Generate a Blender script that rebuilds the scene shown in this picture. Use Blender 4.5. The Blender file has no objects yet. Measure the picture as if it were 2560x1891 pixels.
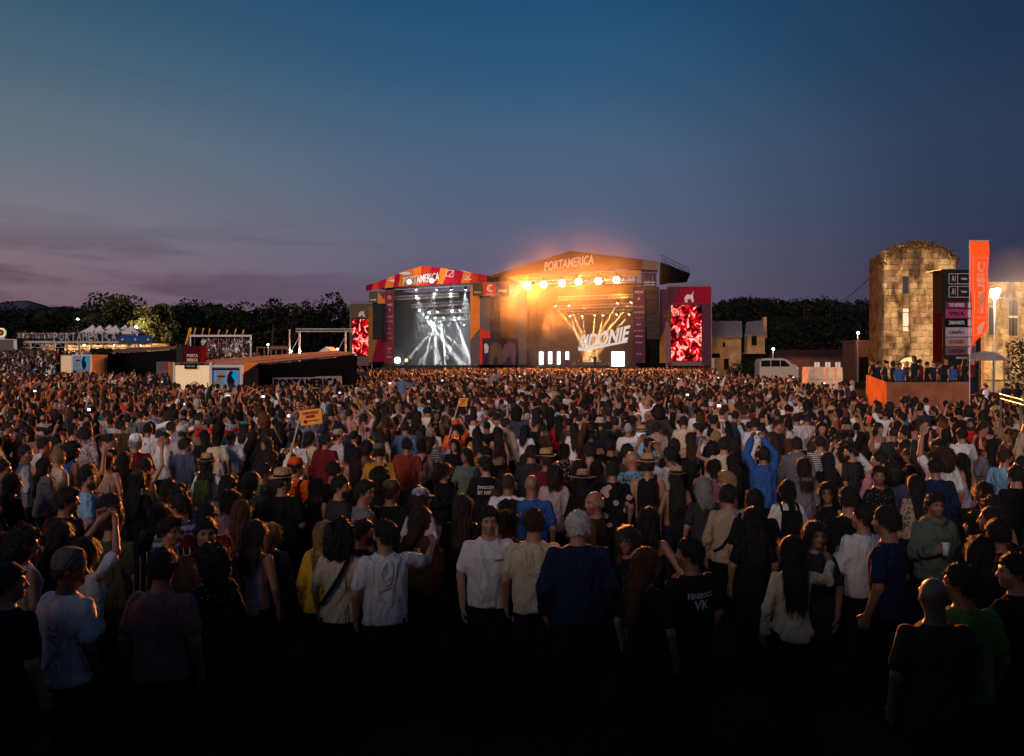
import bpy, bmesh, math, random, time
import numpy as np
from mathutils import Vector, Matrix, Euler, Quaternion
from mathutils.bvhtree import BVHTree

T_START = time.time()
random.seed(7)
RNG = np.random.default_rng(7)
scene = bpy.context.scene
COL = scene.collection
R = math.radians

# ------------------------------------------------------------------ camera
CAM_H = 3.15            # eye height, raised above the heads of the crowd
FOCAL = 1900.0          # focal length in pixels of a 2560 wide picture
HORIZON = 895.0         # picture row of the horizon
cam_data = bpy.data.cameras.new('camera')
cam = bpy.data.objects.new('camera', cam_data)
COL.objects.link(cam)
cam.location = (0, 0, CAM_H)
cam.rotation_euler = (R(90), 0, 0)
cam_data.sensor_width = 36.0
cam_data.lens = FOCAL / 2560 * 36.0
cam_data.shift_y = -(945.5 - HORIZON) / 2560
cam_data.clip_start = 0.05
cam_data.clip_end = 9000
scene.camera = cam

# ------------------------------------------------------------------ render settings
scene.render.engine = 'CYCLES'
scene.view_settings.view_transform = 'Standard'
scene.view_settings.look = 'None'
scene.view_settings.gamma = 1.0
scene.view_settings.exposure = 0.0
scene.view_settings.use_curve_mapping = False
cy = scene.cycles
cy.use_denoising = True
cy.max_bounces = 5
cy.diffuse_bounces = 2
cy.glossy_bounces = 2
cy.transmission_bounces = 2
cy.volume_bounces = 0
cy.transparent_max_bounces = 6
cy.sample_clamp_indirect = 3.0
cy.sample_clamp_direct = 0.0
cy.caustics_reflective = False
cy.caustics_refractive = False
cy.volume_step_rate = 2.0
cy.volume_max_steps = 96
cy.use_light_tree = True


def lin(r, g, b):
	def c(v):
		v /= 255.0
		return v / 12.92 if v <= 0.04045 else ((v + 0.055) / 1.055) ** 2.4
	return (c(r), c(g), c(b), 1.0)


# ------------------------------------------------------------------ dusk sky
world = bpy.data.worlds.new('World')
scene.world = world
world.use_nodes = True
WN = world.node_tree.nodes
WL = world.node_tree.links
WN.clear()


def wmath(op, a, b=None, clamp=False):
	n = WN.new('ShaderNodeMath'); n.operation = op; n.use_clamp = clamp
	for i, v in enumerate((a, b)):
		if v is None:
			continue
		if hasattr(v, 'type'):
			WL.new(v, n.inputs[i])
		else:
			n.inputs[i].default_value = v
	return n.outputs[0]


def wramp(fac, stops):
	n = WN.new('ShaderNodeValToRGB')
	el = n.color_ramp.elements
	while len(el) < len(stops):
		el.new(0.5)
	for e, (p, c) in zip(el, stops):
		e.position = p
		e.color = lin(*c)
	WL.new(fac, n.inputs[0])
	return n.outputs[0]


def wmix(fac, a, b):
	n = WN.new('ShaderNodeMix'); n.data_type = 'RGBA'
	WL.new(fac, n.inputs[0])
	for i, v in ((6, a), (7, b)):
		if hasattr(v, 'type'):
			WL.new(v, n.inputs[i])
		else:
			n.inputs[i].default_value = v
	return n.outputs[2]


w_tc = WN.new('ShaderNodeTexCoord')
w_sep = WN.new('ShaderNodeSeparateXYZ')
WL.new(w_tc.outputs['Generated'], w_sep.inputs[0])
wx, wy, wz = w_sep.outputs
w_z = wmath('MAXIMUM', wz, 0.0)
w_r = wmath('SQRT', wmath('ADD', wmath('MULTIPLY', wx, wx), wmath('MULTIPLY', wy, wy)))
w_u = wmath('DIVIDE', wx, wmath('MAXIMUM', w_r, 0.001))
ramp_l = wramp(w_z, [(0.0, (108, 82, 96)), (0.05, (116, 90, 103)), (0.10, (126, 106, 116)), (0.15, (123, 118, 127)),
					 (0.25, (96, 112, 126)), (0.33, (69, 97, 117)), (0.43, (41, 78, 106)), (1.0, (16, 46, 78))])
ramp_c = wramp(w_z, [(0.0, (102, 82, 102)), (0.07, (102, 91, 113)), (0.15, (93, 97, 122)), (0.25, (75, 98, 126)),
					 (0.34, (50, 89, 122)), (0.43, (31, 77, 113)), (1.0, (13, 48, 82))])
ramp_r = wramp(w_z, [(0.0, (50, 44, 62)), (0.07, (50, 50, 72)), (0.15, (46, 54, 79)), (0.25, (41, 57, 83)),
					 (0.34, (30, 52, 80)), (0.43, (27, 49, 76)), (1.0, (11, 32, 56))])


def wrange(v, a, b):
	n = WN.new('ShaderNodeMapRange'); n.interpolation_type = 'SMOOTHSTEP'
	WL.new(v, n.inputs[0])
	n.inputs[1].default_value = a; n.inputs[2].default_value = b
	n.inputs[3].default_value = 0.0; n.inputs[4].default_value = 1.0
	return n.outputs[0]


sky_c = wmix(wrange(w_u, -0.62, 0.0), ramp_l, ramp_c)
sky_c = wmix(wrange(w_u, 0.06, 0.60), sky_c, ramp_r)
# thin bands of evening cloud low on the western side
w_map = WN.new('ShaderNodeMapping')
w_map.inputs['Scale'].default_value = (2.2, 2.2, 17.0)
w_map.inputs['Rotation'].default_value = (0.0, R(-5), 0.0)
WL.new(w_tc.outputs['Generated'], w_map.inputs[0])
w_noise = WN.new('ShaderNodeTexNoise')
w_noise.inputs['Scale'].default_value = 1.6
w_noise.inputs['Detail'].default_value = 5.0
w_noise.inputs['Roughness'].default_value = 0.55
w_noise.inputs['Distortion'].default_value = 0.4
WL.new(w_map.outputs[0], w_noise.inputs[0])
w_band = wmath('MULTIPLY', wrange(w_noise.outputs[0], 0.44, 0.60), wrange(w_z, 0.20, 0.07))
w_band = wmath('MULTIPLY', w_band, wrange(w_u, 0.05, -0.45))
w_band = wmath('MULTIPLY', w_band, 0.7)
sky_c = wmix(w_band, sky_c, lin(82, 66, 86))
w_bg = WN.new('ShaderNodeBackground')
w_bg.inputs[1].default_value = 1.0
WL.new(sky_c, w_bg.inputs[0])
w_out = WN.new('ShaderNodeOutputWorld')
WL.new(w_bg.outputs[0], w_out.inputs[0])

# ------------------------------------------------------------------ last light of the evening
SUN_DIR = Vector((0.40, 0.86, -0.245)).normalized()     # the way the light travels
sun_data = bpy.data.lights.new('sun', 'SUN')
sun_data.energy = 2.0
sun_data.angle = R(30)
sun_data.color = (1.0, 0.76, 0.69)
sun = bpy.data.objects.new('sun', sun_data)
COL.objects.link(sun)
sun.rotation_euler = SUN_DIR.to_track_quat('-Z', 'Y').to_euler()
sun.location = (-40, -60, 40)


# ------------------------------------------------------------------ placing helpers
def P(px, py, Y):
	"""point of the place at distance Y that the photo shows at (px, py)"""
	return Vector(((px - 1280.0) / FOCAL * Y, Y, CAM_H - (py - HORIZON) / FOCAL * Y))


class Wall:
	"""a vertical plane through two ground points; at() reads a photo point off it"""
	def __init__(self, px0, Y0, px1, Y1):
		a = P(px0, HORIZON, Y0); b = P(px1, HORIZON, Y1)
		self.p0 = Vector((a.x, a.y, 0)); self.p1 = Vector((b.x, b.y, 0))
		self.t = (self.p1 - self.p0).normalized()
		self.n = Vector((-self.t.y, self.t.x, 0))
		if self.n.y < 0:
			self.n = -self.n          # n points away from the camera
		self.ang = math.atan2(self.t.y, self.t.x)

	def at(self, px, py, off=0.0):
		d = Vector(((px - 1280.0) / FOCAL, 1.0, -(py - HORIZON) / FOCAL))
		o = Vector((0, 0, CAM_H))
		k = (self.n.dot(self.p0) + off - self.n.dot(o)) / self.n.dot(d)
		return o + d * k

	def xy(self, px, off=0.0):
		p = self.at(px, HORIZON, off)
		return Vector((p.x, p.y, 0))


# ------------------------------------------------------------------ materials
MATS = {}


def nt(mat):
	return mat.node_tree.nodes, mat.node_tree.links


def mat_plain(name, col, rough=0.7, metal=0.0, noise=0.12, scale=6.0, bump=0.15, emit=None, emit_s=0.0, spec=0.06):
	if name in MATS:
		return MATS[name]
	m = bpy.data.materials.new(name)
	m.use_nodes = True
	N, L = nt(m)
	b = N['Principled BSDF']
	b.inputs['Roughness'].default_value = rough
	b.inputs['Metallic'].default_value = metal
	b.inputs['Specular IOR Level'].default_value = 0.0 if rough >= 0.6 else (spec if rough > 0.45 else 0.4)
	tc = N.new('ShaderNodeTexCoord')
	no = N.new('ShaderNodeTexNoise')
	no.inputs['Scale'].default_value = scale
	no.inputs['Detail'].default_value = 5
	L.new(tc.outputs['Object'], no.inputs['Vector'])
	rp = N.new('ShaderNodeValToRGB')
	rp.color_ramp.elements[0].position = 0.3
	rp.color_ramp.elements[1].position = 0.7
	c = col[:3]
	rp.color_ramp.elements[0].color = tuple(max(0, v * (1 - noise)) for v in c) + (1,)
	rp.color_ramp.elements[1].color = tuple(min(1, v * (1 + noise)) for v in c) + (1,)
	L.new(no.outputs[0], rp.inputs[0])
	L.new(rp.outputs[0], b.inputs['Base Color'])
	if bump:
		bp = N.new('ShaderNodeBump')
		bp.inputs['Strength'].default_value = bump
		bp.inputs['Distance'].default_value = 0.02
		L.new(no.outputs[0], bp.inputs['Height'])
		L.new(bp.outputs[0], b.inputs['Normal'])
	if emit is not None:
		b.inputs['Emission Color'].default_value = tuple(emit[:3]) + (1,)
		b.inputs['Emission Strength'].default_value = emit_s
	MATS[name] = m
	return m


def mat_lamp(name, col, s):
	if name in MATS:
		return MATS[name]
	m = bpy.data.materials.new(name)
	m.use_nodes = True
	N, L = nt(m)
	N.clear()
	e = N.new('ShaderNodeEmission')
	e.inputs[0].default_value = tuple(col[:3]) + (1,)
	e.inputs[1].default_value = s
	o = N.new('ShaderNodeOutputMaterial')
	L.new(e.outputs[0], o.inputs[0])
	MATS[name] = m
	return m


# ------------------------------------------------------------------ mesh building
class MB:
	def __init__(self):
		self.v = []; self.f = []

	def add(self, vs, fs):
		o = len(self.v)
		self.v += [tuple(p) for p in vs]
		self.f += [tuple(i + o for i in q) for q in fs]
		return self

	def box(self, c, s, rz=0.0, taper=1.0):
		x, y, z = s[0] / 2, s[1] / 2, s[2] / 2
		ca, sa = math.cos(rz), math.sin(rz)
		vs = []
		for dz in (-1, 1):
			k = taper if dz > 0 else 1.0
			for dx, dy in ((-1, -1), (1, -1), (1, 1), (-1, 1)):
				a, b = dx * x * k, dy * y * k
				vs.append((c[0] + a * ca - b * sa, c[1] + a * sa + b * ca, c[2] + dz * z))
		return self.add(vs, [(3, 2, 1, 0), (4, 5, 6, 7), (0, 1, 5, 4), (1, 2, 6, 5), (2, 3, 7, 6), (3, 0, 4, 7)])

	def tube(self, a, b, r, n=8, r2=None):
		a, b = Vector(a), Vector(b)
		r2 = r if r2 is None else r2
		d = (b - a)
		if d.length < 1e-6:
			return self
		q = d.to_track_quat('Z', 'Y')
		vs = []
		for p, rr in ((a, r), (b, r2)):
			for i in range(n):
				t = 2 * math.pi * i / n
				vs.append(p + q @ Vector((rr * math.cos(t), rr * math.sin(t), 0)))
		fs = [(i, (i + 1) % n, n + (i + 1) % n, n + i) for i in range(n)]
		fs.append(tuple(range(n - 1, -1, -1)))
		fs.append(tuple(range(n, 2 * n)))
		return self.add(vs, fs)

	def prism(self, pts, ext):
		"""polygon pts (list of 3d points) pushed along ext"""
		n = len(pts)
		pts = [Vector(p) for p in pts]
		e = Vector(ext)
		vs = pts + [p + e for p in pts]
		fs = [tuple(range(n)), tuple(range(2 * n - 1, n - 1, -1))]
		fs += [(i, n + i, n + (i + 1) % n, (i + 1) % n) for i in range(n)]
		return self.add(vs, fs)

	def lathe(self, prof, n=16, c=(0, 0, 0), sy=1.0):
		vs = []
		for r, z in prof:
			for i in range(n):
				t = 2 * math.pi * i / n
				vs.append((c[0] + r * math.cos(t), c[1] + r * sy * math.sin(t), c[2] + z))
		fs = []
		for k in range(len(prof) - 1):
			for i in range(n):
				j = (i + 1) % n
				fs.append((k * n + i, k * n + j, (k + 1) * n + j, (k + 1) * n + i))
		fs.append(tuple(range(n - 1, -1, -1)))
		m = (len(prof) - 1) * n
		fs.append(tuple(range(m, m + n)))
		return self.add(vs, fs)

	def mesh(self, name, origin=(0, 0, 0), smooth=False, recalc=True):
		me = bpy.data.meshes.new(name)
		o = Vector(origin)
		me.from_pydata([tuple(Vector(p) - o) for p in self.v], [], self.f)
		if recalc:
			bm = bmesh.new(); bm.from_mesh(me)
			bmesh.ops.recalc_face_normals(bm, faces=bm.faces)
			bm.to_mesh(me); bm.free()
		if smooth:
			me.polygons.foreach_set('use_smooth', [True] * len(me.polygons))
		return me

	def build(self, name, mat, parent=None, smooth=False, origin=None):
		"""link as one mesh object; given in world space, stored relative to an unrotated parent"""
		o = Vector((0, 0, 0))
		p = parent
		while p is not None:
			o = o + Vector(p.location); p = p.parent
		if parent is None and self.v:
			if origin is None:
				zs = [q[2] for q in self.v]
				origin = (sum(q[0] for q in self.v) / len(self.v), sum(q[1] for q in self.v) / len(self.v), min(zs))
			o = Vector(origin)
		me = self.mesh(name, o, smooth)
		me.materials.append(mat)
		ob = bpy.data.objects.new(name, me)
		COL.objects.link(ob)
		if parent is None:
			ob.location = o
		else:
			ob.parent = parent
		return ob


def tag(o, label, cat, group=None, kind=None):
	if label: o['label'] = label
	if cat: o['category'] = cat
	if group: o['group'] = group
	if kind: o['kind'] = kind
	return o


def thing(name, loc, label, cat, group=None):
	o = bpy.data.objects.new(name, None)
	COL.objects.link(o)
	o.location = Vector(loc)
	o.empty_display_size = 0.3
	return tag(o, label, cat, group)


def text_mesh(body, size=1.0, extrude=0.01, shear=0.0, bold=0.0, align='CENTER', space=1.0):
	cu = bpy.data.curves.new('text', 'FONT')
	cu.body = body
	cu.size = size
	cu.extrude = extrude
	cu.shear = shear
	cu.offset = bold
	cu.space_character = space
	cu.align_x = align
	cu.align_y = 'CENTER'
	cu.resolution_u = 2
	ob = bpy.data.objects.new('text', cu)
	COL.objects.link(ob)
	dg = bpy.context.evaluated_depsgraph_get()
	me = bpy.data.meshes.new_from_object(ob.evaluated_get(dg))
	bpy.data.objects.remove(ob)
	bpy.data.curves.remove(cu)
	return me


def lettering(body, mat, parent, centre, width, height, xdir, zdir=(0, 0, 1), extrude=0.01, shear=0.0, bold=0.0, name='lettering', space=1.0):
	"""letters stood up at centre, running along xdir, stretched to width x height"""
	me = text_mesh(body, 1.0, 0.5, shear, bold, space=space)
	co = np.empty(len(me.vertices) * 3); me.vertices.foreach_get('co', co)
	co = co.reshape(-1, 3)
	mn, mx = co.min(0), co.max(0)
	s = (width / max(1e-6, mx[0] - mn[0]), height / max(1e-6, mx[1] - mn[1]))
	mid = (mn + mx) / 2
	xd = Vector(xdir).normalized(); zd = Vector(zdir).normalized()
	nd = xd.cross(zd)      # towards the reader
	o = Vector((0, 0, 0)); p = parent
	while p is not None:
		o = o + Vector(p.location); p = p.parent
	c = Vector(centre) - o
	out = []
	for q in co:
		v = c + xd * ((q[0] - mid[0]) * s[0]) + zd * ((q[1] - mid[1]) * s[1]) + nd * (q[2] * 2 * extrude)
		out += [v.x, v.y, v.z]
	me.vertices.foreach_set('co', out)
	me.update()
	me.materials.clear(); me.materials.append(mat)
	ob = bpy.data.objects.new(name, me)
	COL.objects.link(ob)
	ob.parent = parent
	return ob


def spot(loc, target, energy, size_deg, col, blend=0.3, radius=0.1, parent=None, name='spot_light'):
	d = bpy.data.lights.new(name, 'SPOT')
	d.energy = energy; d.spot_size = R(size_deg); d.spot_blend = blend
	d.color = col; d.shadow_soft_size = radius
	o = bpy.data.objects.new(name, d)
	COL.objects.link(o)
	o.location = loc
	o.rotation_euler = (Vector(target) - Vector(loc)).to_track_quat('-Z', 'Y').to_euler()
	if parent is not None:
		o.parent = parent
		o.location = Vector(loc) - Vector(parent.location)
	return o


def point(loc, energy, col, radius=0.1, parent=None, name='point_light'):
	d = bpy.data.lights.new(name, 'POINT')
	d.energy = energy; d.color = col; d.shadow_soft_size = radius
	o = bpy.data.objects.new(name, d)
	COL.objects.link(o)
	o.location = loc
	if parent is not None:
		o.parent = parent
		o.location = Vector(loc) - Vector(parent.location)
	return o


def ground_z(x, y):
	"""the field is level, with a gentle rise towards the bar terrace on the west side"""
	a = min(1.0, max(0.0, (-x - 20.0) / 18.0))
	b = min(1.0, max(0.0, (y - 50.0) / 50.0))
	a = a * a * (3 - 2 * a); b = b * b * (3 - 2 * b)
	return 2.4 * a * b

# ================================================================== people: implicit bodies turned into meshes
def surface_nets(xs, ys, zs, V):
	S = V < 0
	nx, ny, nz = V.shape
	cnt = np.zeros((nx - 1, ny - 1, nz - 1), np.int8)
	for a in (0, 1):
		for b in (0, 1):
			for c in (0, 1):
				cnt += S[a:nx - 1 + a, b:ny - 1 + b, c:nz - 1 + c]
	act = (cnt > 0) & (cnt < 8)
	idx = np.argwhere(act)
	if len(idx) == 0:
		return np.zeros((0, 3)), np.zeros((0, 4), int)
	vid = -np.ones(act.shape, np.int64)
	vid[act] = np.arange(len(idx))
	i, j, k = idx.T
	acc = np.zeros((len(idx), 3)); num = np.zeros(len(idx))
	cor = {}
	for a in (0, 1):
		for b in (0, 1):
			for c in (0, 1):
				cor[a, b, c] = V[i + a, j + b, k + c]
	for (a, b, c) in list(cor):
		for ax in range(3):
			p = [a, b, c]
			if p[ax] == 1:
				continue
			q = list(p); q[ax] = 1
			va, vb = cor[a, b, c], cor[tuple(q)]
			m = (va < 0) != (vb < 0)
			t = np.where(m, va / np.where(m, va - vb, 1), 0)
			pos = np.empty((len(idx), 3))
			for d, (arr, ii) in enumerate(((xs, i), (ys, j), (zs, k))):
				if d == ax:
					pos[:, d] = arr[ii] + (arr[ii + 1] - arr[ii]) * t
				else:
					pos[:, d] = arr[ii + p[d]]
			acc[m] += pos[m]; num[m] += 1
	verts = acc / np.maximum(num, 1)[:, None]
	quads = []
	for ax in range(3):
		sl0 = [slice(None)] * 3; sl1 = [slice(None)] * 3
		sl0[ax] = slice(0, -1); sl1[ax] = slice(1, None)
		s0, s1 = S[tuple(sl0)], S[tuple(sl1)]
		e = np.argwhere(s0 != s1)
		o1, o2 = (ax + 1) % 3, (ax + 2) % 3
		dim = act.shape
		ok = (e[:, o1] >= 1) & (e[:, o2] >= 1) & (e[:, o1] < dim[o1]) & (e[:, o2] < dim[o2])
		e = e[ok]
		if len(e) == 0:
			continue
		def cell(d1, d2):
			c = e.copy(); c[:, o1] -= d1; c[:, o2] -= d2
			return vid[c[:, 0], c[:, 1], c[:, 2]]
		q = np.stack([cell(1, 1), cell(0, 1), cell(0, 0), cell(1, 0)], 1)
		flip = ~s0[e[:, 0], e[:, 1], e[:, 2]]
		q[flip] = q[flip][:, ::-1]
		quads.append(q)
	quads = np.concatenate(quads)
	quads = quads[(quads >= 0).all(1)]
	return verts, quads


BIG = 9.0


def g_rcone(G, a, b, r1, r2):
	X, Y, Z = G
	bx, by, bz = b[0] - a[0], b[1] - a[1], b[2] - a[2]
	L = bx * bx + by * by + bz * bz
	px, py, pz = X - a[0], Y - a[1], Z - a[2]
	h = np.clip((px * bx + py * by + pz * bz) / L, 0, 1)
	return np.sqrt((px - bx * h) ** 2 + (py - by * h) ** 2 + (pz - bz * h) ** 2) - (r1 + (r2 - r1) * h)


def g_ell(G, c, r):
	X, Y, Z = G
	k = np.sqrt(((X - c[0]) / r[0]) ** 2 + ((Y - c[1]) / r[1]) ** 2 + ((Z - c[2]) / r[2]) ** 2)
	return (k - 1) * min(r)


def smin(a, b, k):
	h = np.clip(0.5 + 0.5 * (b - a) / k, 0, 1)
	return b * (1 - h) + a * h - k * h * (1 - h)


def smax(a, b, k):
	return -smin(-a, -b, k)


def g_loft(G, zz, aa, bb, cc):
	X, Y, Z = G
	a = np.interp(Z, zz, aa); b = np.interp(Z, zz, bb); c = np.interp(Z, zz, cc)
	k = np.sqrt((X / a) ** 2 + ((Y - c) / b) ** 2)
	d = (k - 1) * np.minimum(a, b)
	return np.maximum(d, np.maximum(zz[0] - Z, Z - zz[-1]))


def wob(X, Y, Z, s, ph=0.0):
	return (np.sin(X * s * 1.1 + ph + 1.7 * np.sin(Z * s * 0.5 + ph)) * np.sin(Y * s * 0.9 + 1.3 * ph + Z * s * 0.4)
			+ 0.6 * np.sin(X * s * 2.3 - Z * s * 1.1 + 2.1 * ph) * np.sin(Y * s * 2.1 + Z * s * 0.7 + ph))


def axis(lo, hi, step, flo=None, fhi=None, fstep=None):
	if flo is None:
		return np.arange(lo, hi + step, step)
	a = np.arange(flo, lo - step, -step)[::-1] if lo < flo else np.array([flo])
	m = np.arange(flo, fhi, fstep)[1:]
	b = np.arange(fhi, hi + step, step) if hi > fhi else np.array([fhi])
	return np.concatenate([a, m, b])


PIV = np.array([0.0, -0.012, 1.50])

TORSO = {
	'm': dict(z=[0.76, 0.84, 0.92, 1.04, 1.18, 1.32, 1.39, 1.435, 1.475],
			  a=[0.10, 0.160, 0.168, 0.152, 0.168, 0.188, 0.180, 0.135, 0.070],
			  b=[0.075, 0.112, 0.112, 0.100, 0.110, 0.118, 0.098, 0.078, 0.062],
			  c=[0, -0.01, -0.012, 0.0, 0.004, 0.0, -0.012, -0.018, -0.016], sh=0.186, neck=0.060, arm=0.050),
	'f': dict(z=[0.76, 0.84, 0.92, 1.06, 1.18, 1.29, 1.38, 1.43, 1.47],
			  a=[0.10, 0.168, 0.172, 0.128, 0.138, 0.155, 0.152, 0.112, 0.056],
			  b=[0.075, 0.118, 0.115, 0.088, 0.096, 0.116, 0.088, 0.070, 0.052],
			  c=[0, -0.015, -0.018, 0.0, 0.006, 0.014, -0.008, -0.016, -0.014], sh=0.160, neck=0.048, arm=0.042),
}

ARMS = {   # elbow, wrist for the right arm (x > 0); the left is mirrored
	'down': ((0.255, -0.035, 1.13), (0.245, 0.055, 0.89)),
	'drink': ((0.235, 0.01, 1.12), (0.135, 0.225, 1.20)),
	'pocket': ((0.285, -0.09, 1.15), (0.205, 0.04, 0.94)),
	'hip': ((0.37, -0.09, 1.17), (0.185, 0.045, 1.01)),
	'cross': ((0.235, 0.07, 1.14), (-0.03, 0.20, 1.19)),
	'phone': ((0.235, 0.20, 1.46), (0.085, 0.335, 1.685)),
	'high': ((0.225, 0.13, 1.62), (0.10, 0.25, 1.85)),
	'up': ((0.265, 0.06, 1.66), (0.215, 0.11, 1.92)),
	'clap': ((0.235, 0.07, 1.64), (0.035, 0.13, 1.84)),
	'round': ((0.40, 0.10, 1.33), (0.50, 0.30, 1.43)),
	'out': ((0.40, 0.14, 1.30), (0.48, 0.36, 1.42)),
}
POSES = {
	'stand': ('down', 'down'), 'drink': ('down', 'drink'), 'pocket': ('pocket', 'pocket'), 'cross': ('cross', 'drink'),
	'phone': ('phone', 'phone'), 'high': ('high', 'high'), 'up': ('down', 'up'), 'clap': ('clap', 'clap'),
	'hip': ('down', 'hip'), 'round': ('round', 'down'), 'out': ('out', 'out'), 'one': ('down', 'phone'),
}


def rot_head(G, yaw, pitch):
	"""coordinates of the grid in the frame of the turned head"""
	X, Y, Z = G
	x, y, z = X - PIV[0], Y - PIV[1], Z - PIV[2]
	c, s = math.cos(-yaw), math.sin(-yaw)
	x, y = x * c - y * s, x * s + y * c
	c, s = math.cos(-pitch), math.sin(-pitch)
	y, z = y * c - z * s, y * s + z * c
	return x + PIV[0], y + PIV[1], z + PIV[2]


def head_matrix(yaw, pitch):
	M = Matrix.Rotation(yaw, 4, 'Z') @ Matrix.Rotation(pitch, 4, 'X')
	p = Vector(PIV)
	return Matrix.Translation(p) @ M @ Matrix.Translation(-p)


def head_sdf(H, fem):
	d = g_ell(H, (0, -0.014, 1.655), (0.075, 0.094, 0.094))
	d = smin(d, g_ell(H, (0, 0.030, 1.600), (0.056 if fem else 0.060, 0.062, 0.082)), 0.035)
	d = smin(d, g_ell(H, (0, 0.066, 1.545), (0.026, 0.026, 0.024)), 0.03)              # chin
	d = smin(d, g_rcone(H, (0, 0.086, 1.645), (0, 0.106, 1.607), 0.008, 0.0135), 0.016)   # nose
	ax = np.abs(H[0])
	HA = (ax, H[1], H[2])
	d = smin(d, g_ell(HA, (0.030, 0.072, 1.662), (0.028, 0.014, 0.010)), 0.015)          # brow
	d = smax(d, -g_ell(HA, (0.031, 0.096, 1.642), (0.018, 0.016, 0.012)), 0.012)         # eye hollow
	d = smin(d, g_ell(HA, (0.030, 0.070, 1.641), (0.014, 0.014, 0.010)), 0.006)           # eyeball under its lid
	d = smin(d, g_ell(HA, (0.038, 0.058, 1.605), (0.022, 0.022, 0.022)), 0.02)            # cheek
	d = smin(d, g_ell(H, (0, 0.084, 1.573), (0.022, 0.012, 0.010)), 0.012)               # lips
	d = smin(d, g_ell(HA, (0.077, -0.012, 1.628), (0.010, 0.019, 0.031)), 0.010)         # ears
	return d


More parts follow.
